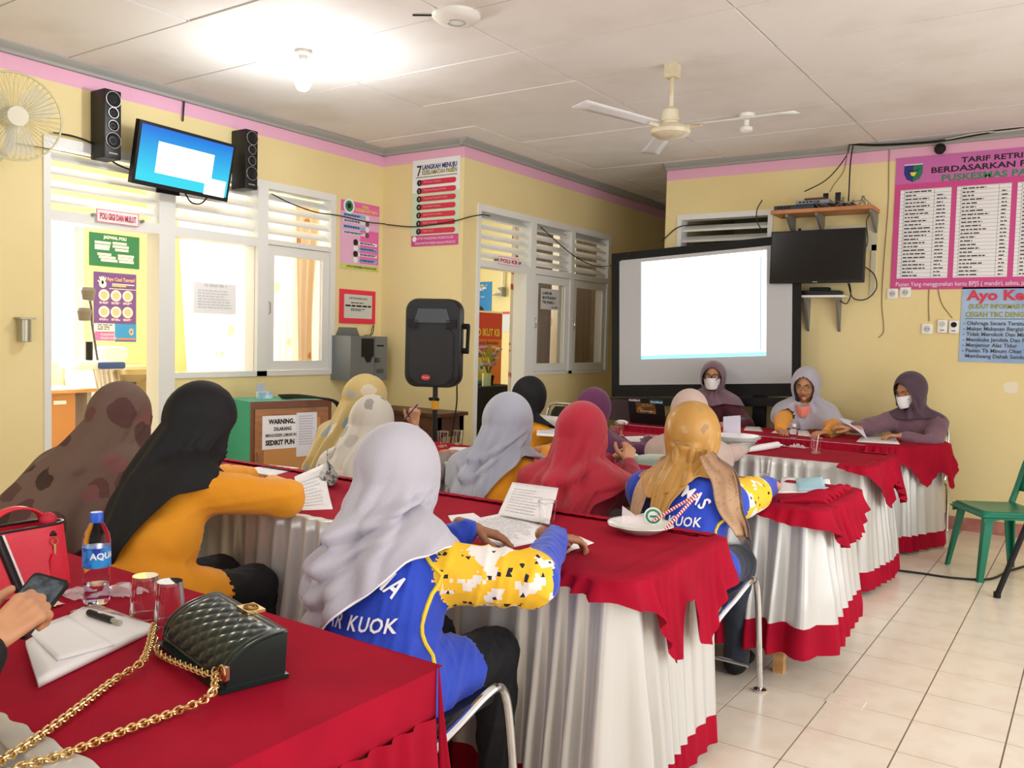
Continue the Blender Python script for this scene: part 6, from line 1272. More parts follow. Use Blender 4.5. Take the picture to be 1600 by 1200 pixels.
# dental room furniture
q0 = onX(110, 608, -6.9); r = empty('office_desk', (-7.1, q0[1], 0), 0, 'light wooden desk just inside the dental room', 'desk'); z = q0[2]; ya, yb = onX(82, 610, -6.9)[1]-.5, onX(147, 606, -6.9)[1]
MB().box((-7.4, ya, z-.03), (-6.85, yb, z), .004).build('desktop', M_WOOD, r); MB().box((-7.38, ya, .0), (-6.9, yb-.16, z-.03)).build('pedestal', mat('desk_orange', 'C68A52', .5), r, False); MB().box((-7.38, yb-.06, 0), (-6.9, yb-.02, z-.03)).build('side_panel', mat('desk_grey', 'A9A49C', .5), r, False); MB().box((-6.9, yb-.34, z-.12), (-6.888, yb-.24, z-.09)).build('label_plate', M_WHITE, r, False)
sx = -7.95; qa, qb = onX(165, 572, sx), onX(232, 605, sx); r = empty('wash_sink', (sx, qa[1], 0), 0, 'steel wash basin on a counter below the handwash poster', 'sink'); z = onX(200, 571, sx)[2]
MB().box((XD, qa[1]-.25, z-.03), (sx+.25, qb[1]+.12, z)).build('counter', mat('cream_counter', 'D9C89A', .5), r, False); MB().lathe([(0, z-.16), (.10, z-.155), (.19, z-.08), (.205, z-.0), (.20, z+.004), (.185, z-.01), (.16, z-.08), (0, z-.13)], (sx+.06, qa[1]+.25, 0), 22, sx=.9, sy=1.2).build('basin', mat('sink_steel', 'B8A98A', .3, .6), r); MB().tube(catmull([(XD+.05, qa[1]+.2, z), (XD+.05, qa[1]+.2, z+.12), (XD+.10, qa[1]+.2, z+.16), (XD+.16, qa[1]+.2, z+.12)], 5), .012, 8).build('tap', M_CHROME, r); MB().tube([(sx+.06, qa[1]+.25, z-.16), (sx+.06, qa[1]+.25, .35), (XD, qa[1]+.25, .33)], .03, 8).build('waste_pipe', mat('pipe_grey', '5B5650', .5), r)
for y in (qa[1]-.22, qb[1]+.06): MB().box((XD+.02, y, 0), (sx+.22, y+.05, z-.03)).build('counter_support', MATS['cream_counter'], r, False)
# dental chair unit with lamp
cx = -7.2; e = onX(150, 570, cx); r = empty('dental_unit', (cx, e[1], 0), 0, 'white dental unit with blue tray and spotlight arm', 'dental unit'); MB().box((cx-.22, onX(112, 575, cx)[1], e[2]-.04), (cx+.16, onX(182, 575, cx)[1], e[2]+.04), .03).build('tray_table', M_WHITE, r); MB().box((cx-.15, onX(137, 575, cx)[1], e[2]-.03), (cx+.19, onX(178, 575, cx)[1], e[2]+.03), .02).build('blue_tray', mat('tray_blue', '33508E', .4), r)
MB().box((cx-.1, onX(155, 550, cx)[1], e[2]+.03), (cx+.1, onX(191, 555, cx)[1], e[2]+.16), .03).build('console', M_WHITE, r); MB().lathe([(.03, e[2]+.04), (.03, e[2]+.20), (0, e[2]+.2)], (cx, onX(139, 550, cx)[1], 0), 12).build('cup_holder', M_BLACKM, r); MB().box((cx-.08, e[1]-.04, 0), (cx+.08, e[1]+.12, e[2]-.04), .01).build('column', M_WHITE, r)
mb = MB()
for k in range(4): yk = onX(128+8*k, 600, cx)[1]; mb.tube(catmull([(cx+.18, yk, e[2]-.03), (cx+.22, yk+.02, e[2]-.20-.03*k), (cx+.2, yk+.09, e[2]-.22), (cx+.15, yk+.10, e[2]-.05)], 5), .006, 6)
mb.build('hand_piece_hoses', mat('hose_grey', 'B4ABA0', .5), r)['kind'] = 'stuff'
la, lb = onX(137, 460, cx), onX(131, 492, cx); MB().tube(catmull([(cx, onX(143, 505, cx)[1], onX(143, 505, cx)[2]), (cx, onX(142, 480, cx)[1], onX(142, 480, cx)[2]), la], 5), .012, 6).build('lamp_arm', mat('arm_grey', '5C5A56', .5), r)
for q, nme in ((la, 'spotlight_head'), (lb, 'second_lamp_head')): MB().lathe([(0, -.06), (.05, -.05), (.065, .03), (.05, .06), (0, .065)], q, 14, sx=1, sy=1).build(nme, mat('lamp_grey', '77746E', .5), r)
MB().tube([(cx, onX(143, 505, cx)[1], onX(143, 505, cx)[2]), (cx, e[1]+.02, e[2])], .012, 6).build('lamp_pole', mat('arm_grey', ''), r)
# family planning room table
xk = -5.5; ya, yb = onX(736, 606, xk)[1], onX(803, 606, xk)[1]; zt = onX(770, 604, xk)[2]; r = empty('draped_table', (xk, (ya+yb)/2, 0), 0, 'black draped table inside the family planning room', 'table'); MB().box((xk-.5, ya-.3, 0), (xk, yb+.1, zt), .01).build('black_drape', mat('black_drape', '0C0D10', .8, bump=.3, bscale=20), r)
q = onX(748, 596, xk); tag(MB().box((xk-.3, q[1]-.1, zt), (xk-.1, q[1]+.12, zt+.055), .006).build('grey_box', mat('box_silver', '9DA0A2', .4)), 'silver box on the black draped table', 'box'); q = onX(772, 596, xk); tag(MB().box((xk-.12, q[1]-.06, zt), (xk-.10, q[1]+.08, zt+.14)).build('leaflet_stand', mat('leaflet', 'D8E6C8', .4, var='9CCB3C', vscale=5)), 'green and white leaflet holder on the black draped table', 'leaflet'); q = onX(786, 585, xk)
r = empty('flower_vase', (xk-.2, q[1], zt), 0, 'artificial mauve flowers in a dark pot by the family planning door', 'flowers'); MB().lathe([(0, zt), (.05, zt), (.07, zt+.11), (.06, zt+.11), (0, zt+.10)], (xk-.2, q[1], 0), 14).build('pot', M_BLACKM, r); rs = random.Random(5)
for k in range(16):
    t, h_ = rs.uniform(0, 6.28), rs.uniform(.12, .36); tip = V(xk-.2+.14*math.cos(t)*h_*3.0, q[1]+.13*math.sin(t)*h_*3.0, zt+.08+h_); MB().tube([V(xk-.2, q[1], zt+.1), (tip+V(xk-.2, q[1], zt+.1))/2+V(0, 0, .03), tip], .004, 5).build('stem', mat('stem_green', '5E6A44', .6), r)
    MB().add(*ball(tip, (.035, .035, .022), None, 9, 5)).build('blossom', mat('blossom_mauve', 'B08A92', .7) if k % 3 else mat('blossom_cream', 'CDBFA2', .7), r)

# ================================================================== things on the tables
TT = TZ+.0045
def sheet(name, pts, label, m=M_PAPER, cat='paper', ink=10, group='papers on the tables', curl=0, lift=None, z=TT, t=.0015):
    """pts: four pixels on the tabletop (near-left, near-right, far-right, far-left)"""
    P = [onz(x, y, z) for x, y in pts]; r = empty(name, P[0], 0, label, cat, group); G = []
    for i in range(9):
        v = i/8; row = []
        for j in range(9):
            a = j/8; q = (P[0]*(1-a)+P[1]*a)*(1-v)+(P[3]*(1-a)+P[2]*a)*v; q = q+V(0, 0, (lift(a, v) if lift else 0)+curl*v*v); row.append(q)
        G.append(row)
    o = MB().grid(G).build('page', m, r); o.modifiers.new('t', 'SOLIDIFY').thickness = t
    if ink:
        mb = MB()
        for i in range(ink):
            v = .12+.74*i/ink; e = random.uniform(.55, .9); s = lambda a, v: (P[0]*(1-a)+P[1]*a)*(1-v)+(P[3]*(1-a)+P[2]*a)*v+V(0, 0, (lift(a, v) if lift else 0)+curl*v*v+.0026)
            for k in range(6):
                a0, a1 = .1+(e-.1)*k/6, .1+(e-.1)*(k+.85)/6; mb.add([s(a0, v), s(a1, v), s(a1, v+.016), s(a0, v+.016)], [(0, 1, 2, 3)])
        o2 = mb.build('printed_lines', mat('soft_ink', 'CFCED6', .8), r, False); o2['kind'] = 'stuff'
    return r
# nearest table
sheet('paper_stack', [(60, 1075), (40, 1010), (130, 955), (245, 985)], 'stack of papers beside the phone on the nearest table', ink=0, t=.012)
sheet('loose_sheet', [(90, 1032), (42, 985), (105, 962), (180, 1008)], 'loose white sheet on top of the paper stack', ink=0, z=TT+.014)
mm = onz(185, 968, TT); r = sheet('patterned_folder', [(120, 975), (110, 960), (150, 948), (250, 985)], 'folder edge with striped picture strip beside the marker', mat('folder_print', 'D9B59A', .5, var='7A5A6A', vscale=30), 'folder', 0, t=.008)
r = empty('marker_pen', onz(140, 957, TT), 0, 'black marker lying behind the paper stack', 'pen'); a, c = onz(139, 957, TT+.02), onz(188, 973, TT+.02); MB().tube([a, a+(c-a)*.75], .008, 10).build('barrel', M_BLACK, r); MB().tube([a+(c-a)*.75, c], .006, 10).build('clip_end', mat('silver_clip', 'B5B2A8', .4, .5), r)
# water bottle
q = onz(151, 942, TT); r = empty('water_bottle', q, 0, 'half-full plastic water bottle with blue cap', 'bottle'); k = 1.0; q[2] = 0
M_PET = mat('clear_plastic', 'F4F6FF', .05, trans=1, ior=1.12); M_WATER = mat('water', 'EEF2FF', .0, trans=1, ior=1.2)
prof = [(0, 0), (.026, 0), (.031, .006), (.031, .03), (.029, .04), (.032, .055), (.032, .068), (.029, .078), (.032, .09), (.0325, .13), (.0325, .158), (.030, .175), (.020, .198), (.0135, .208), (.0135, .214)]
MB().lathe([(a, TT+z*1.0) for a, z in prof], q, 24).build('shell', M_PET, r); MB().lathe([(0, TT+.002), (.029, TT+.004), (.0295, TT+.03), (.0275, TT+.04), (.028, TT+.05), (0, TT+.05)], q, 24).build('water', M_WATER, r)
lab_ = mat('bottle_label', '2E8FD8', .3, var='1B3FA8', vscale=22, vmin=.45, vmax=.55); MB().lathe([(.0332, TT+.095), (.0332, TT+.145)], q, 24).build('label', lab_, r); MB().lathe([(.0155, TT+.206), (.0155, TT+.228), (.014, TT+.231), (0, TT+.231)], q, 20).build('cap', mat('cap_blue', '1C55C8', .35), r)
v, f = text_mesh('AQUA', .03); mb = MB(); tc_ = math.atan2(-q[1], -q[0])+.35
mb.add([(q[0]+.0338*math.cos(tc_+(x-1.2)*.022/.033), q[1]+.0338*math.sin(tc_+(x-1.2)*.022/.033), TT+.118+y*.022) for x, y, _ in v], f); mb.build('label_lettering', P_WHITE, r, False)
M_GLS = mat('drinking_glass', 'FFFFFF', .02, trans=1, ior=1.25)
def tumbler(px, label, up=False, s=1.0, z=TT, m=None, cat='glass'):
    q = onz(px[0], px[1], z); r = empty('tumbler', q, 0, label, cat, 'glasses on the tables'); H_ = .088*s
    pr = [(0, 0), (.026*s, 0), (.034*s, H_), (.032*s, H_), (.0245*s, .008), (0, .008)]
    if not up: pr = [(a, H_-h_) for a, h_ in pr]
    MB().lathe([(a, z+h_) for a, h_ in pr], (q[0], q[1], 0), 22).build('glass_wall', m or M_GLS, r); MB().tube([(q[0]+.033*s*math.cos(t), q[1]+.033*s*math.sin(t), z+(H_ if up else .001)) for t in np.arange(22)/22*6.2832], .0016, 5, closed=True).build('rim', m or M_GLS, r); return q, r
tumbler((227, 962), 'upturned drinking glass nearer the bottle', False, 1.12); tumbler((265, 972), 'upturned drinking glass nearer the black handbag', False, 1.12)
# wrappers
def wrapper(px, label, s=.05, seed=1, m=None):
    rs = np.random.RandomState(seed); q = onz(px[0], px[1], TT); G = []
    for i in range(9):
        row = []
        for j in range(9): x, y = (i/8-.5)*2, (j/8-.5)*2; row.append(q+V(x*s+rs.normal()*s*.08, y*s*.7+rs.normal()*s*.08, .004+abs(rs.normal())*s*.30*(1.1-max(abs(x), abs(y)))))
        G.append(row)
    return tag(MB().grid(G).build('plastic_wrapper', m or mat('clear_wrap', 'F6E8EC', .12, alpha=.45)), label, 'wrapper')
wrapper((195, 925), 'crumpled clear plastic wrapper behind the bottle', .06, 2); wrapper((120, 930), 'clear plastic wrapper left of the bottle', .05, 3); wrapper((75, 945), 'snack in clear wrapping beside the phone', .035, 4, mat('snack_wrap', 'E2B58A', .3, var='F2E2DA', vscale=30))
# red handbag
a, c = onz(0, 928, TT), onz(100, 905, TT); r = empty('handbag', (a+c)/2, 0, 'red structured handbag with striped band and top handle', 'bag'); u_ = unit(c-a); n_ = unit(np.cross(u_, V(0, 0, 1))); L = .26; H_ = .165; ctr = c-u_*(L*.5); M_RB = mat('red_leather', 'E02A40', .38, bump=.08, bscale=180); M_DRB = mat('dark_trim', '231A1E', .4)
G = []
for i in range(9):
    v = i/8; z = TT+H_*v; hw_ = L/2*(1-.10*v); hd = .062*(1-.35*v)
    row = []
    for t in np.arange(36)/36*6.2832:
        cx_, cy_ = math.copysign(abs(math.cos(t))**.45, math.cos(t)), math.copysign(abs(math.sin(t))**.45, math.sin(t)); row.append(ctr+u_*hw_*cx_+n_*hd*cy_+V(0, 0, z-ctr[2]))
    G.append(row)
mb = MB().grid(G, True); mb.f.append(tuple(range(35, -1, -1))); mb.build('body_leather', M_RB, r)
MB().tube([p_+V(0, 0, .002) for p_ in G[-1]]+[G[-1][0]], .004, 6).build('top_edge', M_DRB, r)
for x, m_, w_ in ((-.02, M_DRB, .022), (-.005, P_WHITE, .006)):
    Gs = [[ctr+u_*(x+dx-.05*v)*(1)+n_*(.0655*(1-.35*v))+V(0, 0, TT+H_*v-ctr[2]) for dx in (-w_/2, w_/2)] for v in np.linspace(.02, .98, 9)]
    o = MB().grid([[q+n_*(.0006 if m_ is P_WHITE else 0) for q in row] for row in Gs]).build('band_stripe', m_, r); o.modifiers.new('t', 'SOLIDIFY').thickness = .0015
Gs = [[ctr+u_*(x*.9)+n_*dy+V(0, 0, TT+H_+.055*(1-(x/.085)**2)**.5*1.0-ctr[2]) for dy in (-.016, .016)] for x in np.linspace(-.0849, .0849, 21)]
o = MB().grid(Gs).build('top_handle', M_RB, r); o.modifiers.new('t', 'SOLIDIFY').thickness = .006
MB().box((0, 0, 0), (.001, .001, .001)); hp_ = ctr+u_*.075+n_*.02+V(0, 0, TT+H_-ctr[2])
MB().add(*ball(hp_+V(0, 0, .012), (.022, .018, .02), [u_, n_, V(0, 0, 1)])).build('handle_wrap', mat('strap_red', 'C21F3A', .6), r); MB().tube([hp_+V(0, 0, -.01), hp_+n_*.022+V(0, 0, -.03)], .011, 8).build('loop_tab', M_DRB, r)
MB().tube([hp_+n_*.03+V(.009*math.cos(t)*u_[0], .009*math.cos(t)*u_[1], -.042+.009*math.sin(t)) for t in np.arange(14)/14*6.2832], .0016, 5, closed=True).build('ring', M_GOLD, r); MB().tube([hp_+n_*.031+V(0, 0, -.05), hp_+n_*.032+V(0, 0, -.075)], .003, 6).build('snap_hook', M_GOLD, r)
q = hp_+n_*.034+V(0, 0, -.14); MB().prism([q+u_*-.015, q+u_*.015, q+u_*.015+V(0, 0, .05), q+u_*.008+V(0, 0, .066), q-u_*.008+V(0, 0, .066), q-u_*.015+V(0, 0, .05)], n_*.004).build('leather_charm', M_RB, r, False)
# black quilted handbag with chain
b0, b1, b2 = onz(250, 1008, TT), onz(350, 1086, TT), onz(437, 1062, TT); bu = unit(b1-b0); BLn = np.linalg.norm(b1-b0); bn = unit(np.cross(bu, V(0, 0, 1))); bn = bn if bn@V(0, 1, 0) > 0 else -bn; BDp = .135
r = empty('handbag', (b0+b1)/2, 0, 'black quilted flap bag with gold chain on the nearest table', 'bag'); M_QB = mat('quilted_black', '10211F', .28)
def prof_(v):  # v 0..1 from front bottom over the top to the back edge of the flap; returns (depth, height)
    t = v*math.pi*.5; return (.005+BDp*.95*(1-math.cos(t)), .012+.085*math.sin(t)**.8)
G = []; nu, nv = 70, 46
for i in range(nv+1):
    v = i/nv; d, h_ = prof_(v); row = []
    d2, h2 = prof_(min(1, v+.01)); d1, h1 = prof_(max(0, v-.01)); nd = unit(V(-(h2-h1), 0, d2-d1))
    for j in range(nu+1):
        s = j/nu; e = min(s, 1-s)/.13; ev = min(v/.12, (1-v)/.14); inn = min(1, max(0, min(e, ev)-.6)*4)
        qa = s*BLn/.022; qb = v*.19/.022; q1, q2 = (qa+qb)/1, (qa-qb)/1
        qd = abs(math.sin(math.pi*q1/2))*abs(math.sin(math.pi*q2/2)); bump_ = .0065*qd**.5*inn+(.003*abs(math.sin(math.pi*min(e, ev)*3)) if inn <= 0 else 0)
        row.append(b0+bu*(s*BLn)+bn*(d-nd[0]*-bump_*1.0)+V(0, 0, h_+nd[2]*bump_*.6+TT-b0[2]))
    G.append(row)
MB().grid(G).build('quilted_flap', M_QB, r)
for s in (0, 1):
    e = b0+bu*BLn*(s*.97+.015); pts = [e+bn*prof_(v)[0]+V(0, 0, prof_(v)[1]-.004) for v in np.linspace(0, 1, 12)]; MB().prism(pts+[e+bn*(BDp*.95)+V(0, 0, .006), e+bn*.01+V(0, 0, .006)], bu*(.006 if s == 0 else -.006)).build('gusset', M_QB, r)
MB().prism([b0+V(0, 0, .001)-bn*.008, b1+V(0, 0, .001)-bn*.008, b1+bn*BDp+V(0, 0, .001), b0+bn*BDp+V(0, 0, .001)], (0, 0, .008)).build('base_panel', M_QB, r, False)
q = b0+bu*BLn*.52+bn*(BDp*.80); Gb = Board(r, q-bu*.028+V(0, 0, .0985), bu, bn, V(0, 0, 1)); Gb.rect(0, 0, .056, .04, M_GOLD, 'clasp', d=0, t=.006)
for rr_ in (.014, .009): MB().tube([Gb.pt(.028+1.3*rr_*math.cos(t), .02+rr_*math.sin(t), .0075) for t in np.arange(20)/20*6.2832], .0016, 5, closed=True).build('clasp_emblem', mat('dull_gold', 'A88850', .3, 1), r)
def chain(pts, label_part, par, step=.0112, rw=.0075, wire=.0021):
    P = catmull(pts, 24); S = np.concatenate([[0], np.cumsum([np.linalg.norm(P[i+1]-P[i]) for i in range(len(P)-1)])]); n = int(S[-1]/step); P = np.array(P); k = 0
    base = MB().tube([(.0098*math.cos(t), rw*math.sin(t), .0022*math.sin(2*t)) for t in np.arange(14)/14*6.2832], wire, 6, closed=True).mesh('chain_link', M_GOLD)
    for i in range(n):
        s = i*step; p_ = np.array([np.interp(s, S, P[:, a]) for a in range(3)]); p2 = np.array([np.interp(s+.004, S, P[:, a]) for a in range(3)]); t = unit(p2-p_); side = unit(np.cross(V(0, 0, 1), t)); upv = np.cross(t, side); a = .75 if i % 2 else -.55
        s2 = side*math.cos(a)+upv*math.sin(a); u2 = np.cross(t, s2); o = bpy.data.objects.new('chain_link', base); COL.objects.link(o); o.parent = par; M4 = Matrix(((t[0], s2[0], u2[0], p_[0]), (t[1], s2[1], u2[1], p_[1]), (t[2], s2[2], u2[2], p_[2]), (0, 0, 0, 1))); o.matrix_parent_inverse = p_world(par).inverted(); o.matrix_basis = M4
zc = TT+.009
chain([b1-bu*.01-bn*.012+V(0, 0, .045), onz(330, 1085, TT+.03), onz(280, 1110, zc), onz(200, 1140, zc), onz(110, 1175, zc), onz(40, 1196, zc), onz(0, 1215, zc)], 'front', r)
chain([b0+V(0, 0, .045)-bn*.012, onz(225, 1030, TT+.03), onz(180, 1062, zc), onz(120, 1108, zc), onz(60, 1152, zc), onz(20, 1178, zc), onz(-25, 1205, zc)], 'back', r)
chain([b0+V(0, 0, .04)-bn*.014, b0+bu*.05-bn*.025+V(0, 0, .016), b0+bu*.11-bn*.028+V(0, 0, .012), b1-bu*.012-bn*.015+V(0, 0, .035)], 'loop', r, .012, .006, .002)
MB().tube([b1-bn*.006+bu*.004+V(0, 0, .045)+.014*(math.cos(t)*bu+math.sin(t)*V(0, 0, 1)) for t in np.arange(16)/16*6.2832], .0025, 6, closed=True).build('chain_ring', M_GOLD, r); MB().box(tuple(b1+bu*.004-V(.006, .006, -.03)), tuple(b1+bu*.004+V(.006, .006, .055))).build('strap_tab', mat('rose_metal', 'B88A78', .3, .9), r, False)
# phone held by the phone user
pA, pB = V(*onz(18, 980, .955)), V(*onz(70, 905, .965)); pd_ = CAMP+ray(48, 945)*1.72
r = empty('smartphone', pd_, 0, 'black smartphone held up at the left edge', 'phone'); pu = unit(ray(73, 903)*1.78-ray(5, 985)*1.66); pn = unit(unit(CAMP-pd_)*.75+V(0, -.3, .55)); pn = unit(pn-pu*(pn@pu)); ps = np.cross(pn, pu)
def slab(c, hu_, hs_, m, name, d0, d1, par):
    out = [c+pu*y+ps*x+pn*d0 for x, y in rr_loop(hs_, hu_, .010, 4)]; return MB().prism(out, pn*(d1-d0)).build(name, m, par)
slab(pd_, .076, .038, M_BLACK, 'case', -.005, .004, r); slab(pd_, .069, .034, mat('phone_screen', '2A3138', .15, var='56606A', vscale=40, emit=.06), 'display', .004, .0048, r)
# second table: papers, pouch, glass, plate
sheet('paper_sheets', [(372, 736), (415, 747), (468, 731), (420, 726)], 'white sheets lying left on the second table', ink=5)
sheet('paper_sheets', [(470, 797), (520, 795), (505, 748), (460, 762)], 'standing printed sheets held by the woman in black hijab', ink=9, lift=lambda a, v: .05*v*v+.02*a*v, t=.004)
sheet('report_booklet', [(700, 820), (790, 858), (880, 838), (800, 800)], 'open printed report in front of the silver-grey hijab', ink=12, lift=lambda a, v: .003, t=.004)
sheet('turned_page', [(778, 808), (858, 824), (872, 787), (800, 777)], 'page being turned over in front of the silver-grey hijab', ink=9, lift=lambda a, v: .012+.055*v)
sheet('paper_sheets', [(880, 868), (888, 862), (928, 848), (905, 838)], 'sheet corner under the right hand of the silver-grey hijab', ink=0, z=TT+.001)
sheet('paper_sheets', [(705, 815), (700, 806), (740, 802), (752, 810)], 'sheet edge under the left hand of the silver-grey hijab', ink=0)
q = onz(513, 757, TT); r = empty('pencil_case', q, 0, 'grey lettered fabric pencil case on the second table', 'pouch'); M_PC = mat('newsprint_fabric', 'A8A6A2', .7, var='5C5A58', vscale=60, vmin=.5, vmax=.56); pu_ = unit(V(.75, -.65, 0)); pnv = V(pu_[1], -pu_[0], 0); G = []
for i in range(13):
    s = i/12*2-1; k_ = (1-.25*abs(s)**4); G.append([q+pu_*s*.10+pnv*.042*k_*math.sin(t)*(1 if math.cos(t) < .3 else .7)+V(0, 0, .046+.046*k_*math.cos(t)) for t in np.arange(20)/20*6.2832])
mb = MB().grid(G, True); mb.f += [tuple(range(20)), tuple(range(12*20, 13*20))]; mb.build('pouch', M_PC, r); MB().tube([g_[0]+V(0, 0, .002) for g_ in G], .005, 6).build('zip', M_BLACKM, r); MB().prism([q-pu_*.095+V(0, 0, .085), q-pu_*.075+V(0, 0, .09), q-pu_*.085+V(0, 0, .15), q-pu_*.105+V(0, 0, .145)], pnv*.004).build('strap', M_PC, r, False)
tumbler((855, 822), 'clear plastic cup behind the turned page', True, 1.05)
q = onz(1000, 832, TT); r = empty('plate', q, 0, 'white scalloped plate on the second table corner', 'plate'); n = 48
G = [[(q[0]+rr_*(1+.02*math.sin(8*t)*(k_ > 2))*math.cos(t), q[1]+rr_*(1+.02*math.sin(8*t)*(k_ > 2))*math.sin(t), TT+h_) for t in np.arange(n)/n*6.2832] for k_, (rr_, h_) in enumerate(((.001, .004), (.055, .004), (.065, .01), (.10, .03), (.118, .034), (.12, .032), (.10, .024), (.06, .001), (.001, .0)))]
MB().grid(G, True).build('dish', mat('porcelain', 'EDEDEA', .15), r); MB().tube([(q[0]+.116*math.cos(t), q[1]+.116*math.sin(t), TT+.036) for t in np.arange(40)/40*6.2832], .0015, 5, closed=True).build('green_rim', mat('rim_green', 'B4CFC0', .3), r)
tag(MB().prism([q+V(-.06, -.03, .03), q+V(.05, .03, .03), q+V(.045, .035, .085), q+V(-.02, .0, .06), q+V(-.06, -.03, .095)], (.002, -.003, 0)).build('plastic_lid_film', mat('clear_wrap', '')), 'folded clear plastic film standing on the plate', 'wrapper'); qd = q+V(.045, .01, .065)
r = empty('green_sticker_lid', qd, 0, 'round green and white sealed cup lid on the plate', 'lid'); e1, e2 = unit(V(.8, .55, 0)), unit(V(0, -.15, 1)); en = np.cross(e1, e2); MB().prism([qd+.033*(math.cos(t)*e1+math.sin(t)*e2) for t in np.arange(24)/24*6.2832], en*.003).build('lid_disc', P_WHITE, r); MB().tube([qd+en*.004+.024*(math.cos(t)*e1+math.sin(t)*e2) for t in np.arange(24)/24*6.2832], .004, 6, closed=True).build('green_ring', P_GRN, r); MB().tube([qd-e1*.012+en*.004, qd+e1*.012+en*.004], .004, 6).build('green_mark', P_GRN, r)
# red and white striped straw, bent
def stripes():
    m = mat('red_white_stripe', 'F4F0F0', .4); nt = m.node_tree; b_ = nt.nodes['Principled BSDF']; tc = nm(nt, 'ShaderNodeTexCoord'); wv = nm(nt, 'ShaderNodeTexWave', bands_direction='DIAGONAL'); wv.inputs['Scale'].default_value = 38
    cr = nm(nt, 'ShaderNodeValToRGB'); cr.color_ramp.interpolation = 'CONSTANT'; cr.color_ramp.elements[0].color = rgb('F6F2F2'); cr.color_ramp.elements[1].color = rgb('D3203A'); cr.color_ramp.elements[1].position = .5; nt.links.new(tc.outputs['Object'], wv.inputs[0]); nt.links.new(wv.outputs[0], cr.inputs[0]); nt.links.new(cr.outputs[0], b_.inputs['Base Color']); return m
s0, s1, s2 = q+V(.05, .0, .05), onY(1090, 772, q[1]+.02), q+V(.11, -.03, .03)
tag(MB().tube([s0, s0+(s1-s0)*.5, s1-unit(s1-s0)*.01, s1, s1+unit(s2-s1)*.01, s1+(s2-s1)*.5, s2], .0055, 8).build('striped_straw', stripes()), 'red and white striped straw bent over the plate', 'straw')
# third table
sheet('paper_sheets', [(690, 712), (725, 716), (760, 700), (705, 698)], 'white sheet left of the cool grey hijab', ink=4); sheet('open_notebook', [(838, 697), (880, 700), (872, 676), (838, 672)], 'open lined notebook held by the cool grey hijab', ink=7, lift=lambda a, v: .07+.05*v); tumbler((692, 698), 'clear cup with straw near the speaker stand', True, 1.1); tumbler((716, 694), 'clear plastic cup behind the straw cup', True, 1.0)
sheet('paper_sheets', [(1215, 770), (1300, 768), (1296, 748), (1222, 745)], 'papers at the right end of the third table', ink=6, t=.004)
sheet('folded_mask', [(1246, 766), (1291, 764), (1284, 744), (1243, 748)], 'folded pale blue face mask lying on the papers', mat('mask_blue', 'A9D3E4', .7), 'mask', 0, z=TT+.008, lift=lambda a, v: .012*math.sin(math.pi*a)*math.sin(math.pi*v), t=.006)
tumbler((1195, 742), 'clear cup behind the folded blue mask', True, 1.0)
# fourth table
q = onz(1135, 706, TT)
for k, lab in enumerate(('bottom', 'second', 'third', 'fourth', 'topmost')):
    c = q+V(.012*k, .02*k*(1 if k % 2 else .3), .016*k); r = empty('bowl', c, 0, lab+' white plate of the stack on the fourth table', 'plate', 'stacked white plates'); MB().lathe([(0, c[2]), (.07, c[2]), (.085, c[2]+.008), (.155, c[2]+.042), (.16, c[2]+.045), (.15, c[2]+.044), (.08, c[2]+.014), (0, c[2]+.01)], (c[0], c[1], 0), 30).build('dish', mat('porcelain', ''), r)
def roll(pa, pb, label, m, rad=.022):
    a, c = onz(*pa, TT+rad), onz(*pb, TT+rad); r = empty('rolled_paper', a, 0, label, 'roll'); MB().tube([a, a+(c-a)*.5, c], [rad*.8, rad, rad], 14).build('roll', m, r); MB().lathe([(rad*.55, 0), (rad*1.02, .001)], c, 12, 'x').build('end_ring', P_GRN, r); return r
roll((1165, 703), (1215, 695), 'white paper roll beside the plate stack', M_PAPER); wrapper((1248, 700), 'pink tinted plastic film by the cup on the fourth table', .06, 9); wrapper((1222, 698), 'silver wrapper next to the paper roll', .035, 10, mat('silver_wrap', 'B8BABC', .2, .6))
qc, rc = tumbler((1275, 708), 'clear plastic cup with straw at the fourth table end', True, 1.15)
MB().tube([qc+V(0, 0, .01), qc+V(.012, .0, .12)], .003, 6).build('straw', M_WHITE, rc)
sheet('paper_sheets', [(985, 690), (1040, 692), (1042, 680), (975, 682)], 'white sheets with a pen on the fourth table', ink=4); a, c = onz(1000, 686, TT+.006), onz(1035, 684, TT+.006); tag(MB().tube([a, c], .004, 8).build('ballpoint_pen', M_BLACK), 'dark pen lying on the fourth table sheets', 'pen'); tumbler((968, 680), 'clear cup left of the pen on the fourth table', True, 1.1)
P_ = [onY(1130, 690, 5.5), onY(1157, 690, 5.5), onY(1157, 649, 5.5), onY(1130, 651, 5.5)]; r = tag(MB().prism(P_, (0, .002, 0)).build('upright_sheet', mat('lilac_paper', 'DCD6EA', .7), None, False), 'upright sheet held by the woman in dusty pink hijab', 'paper')
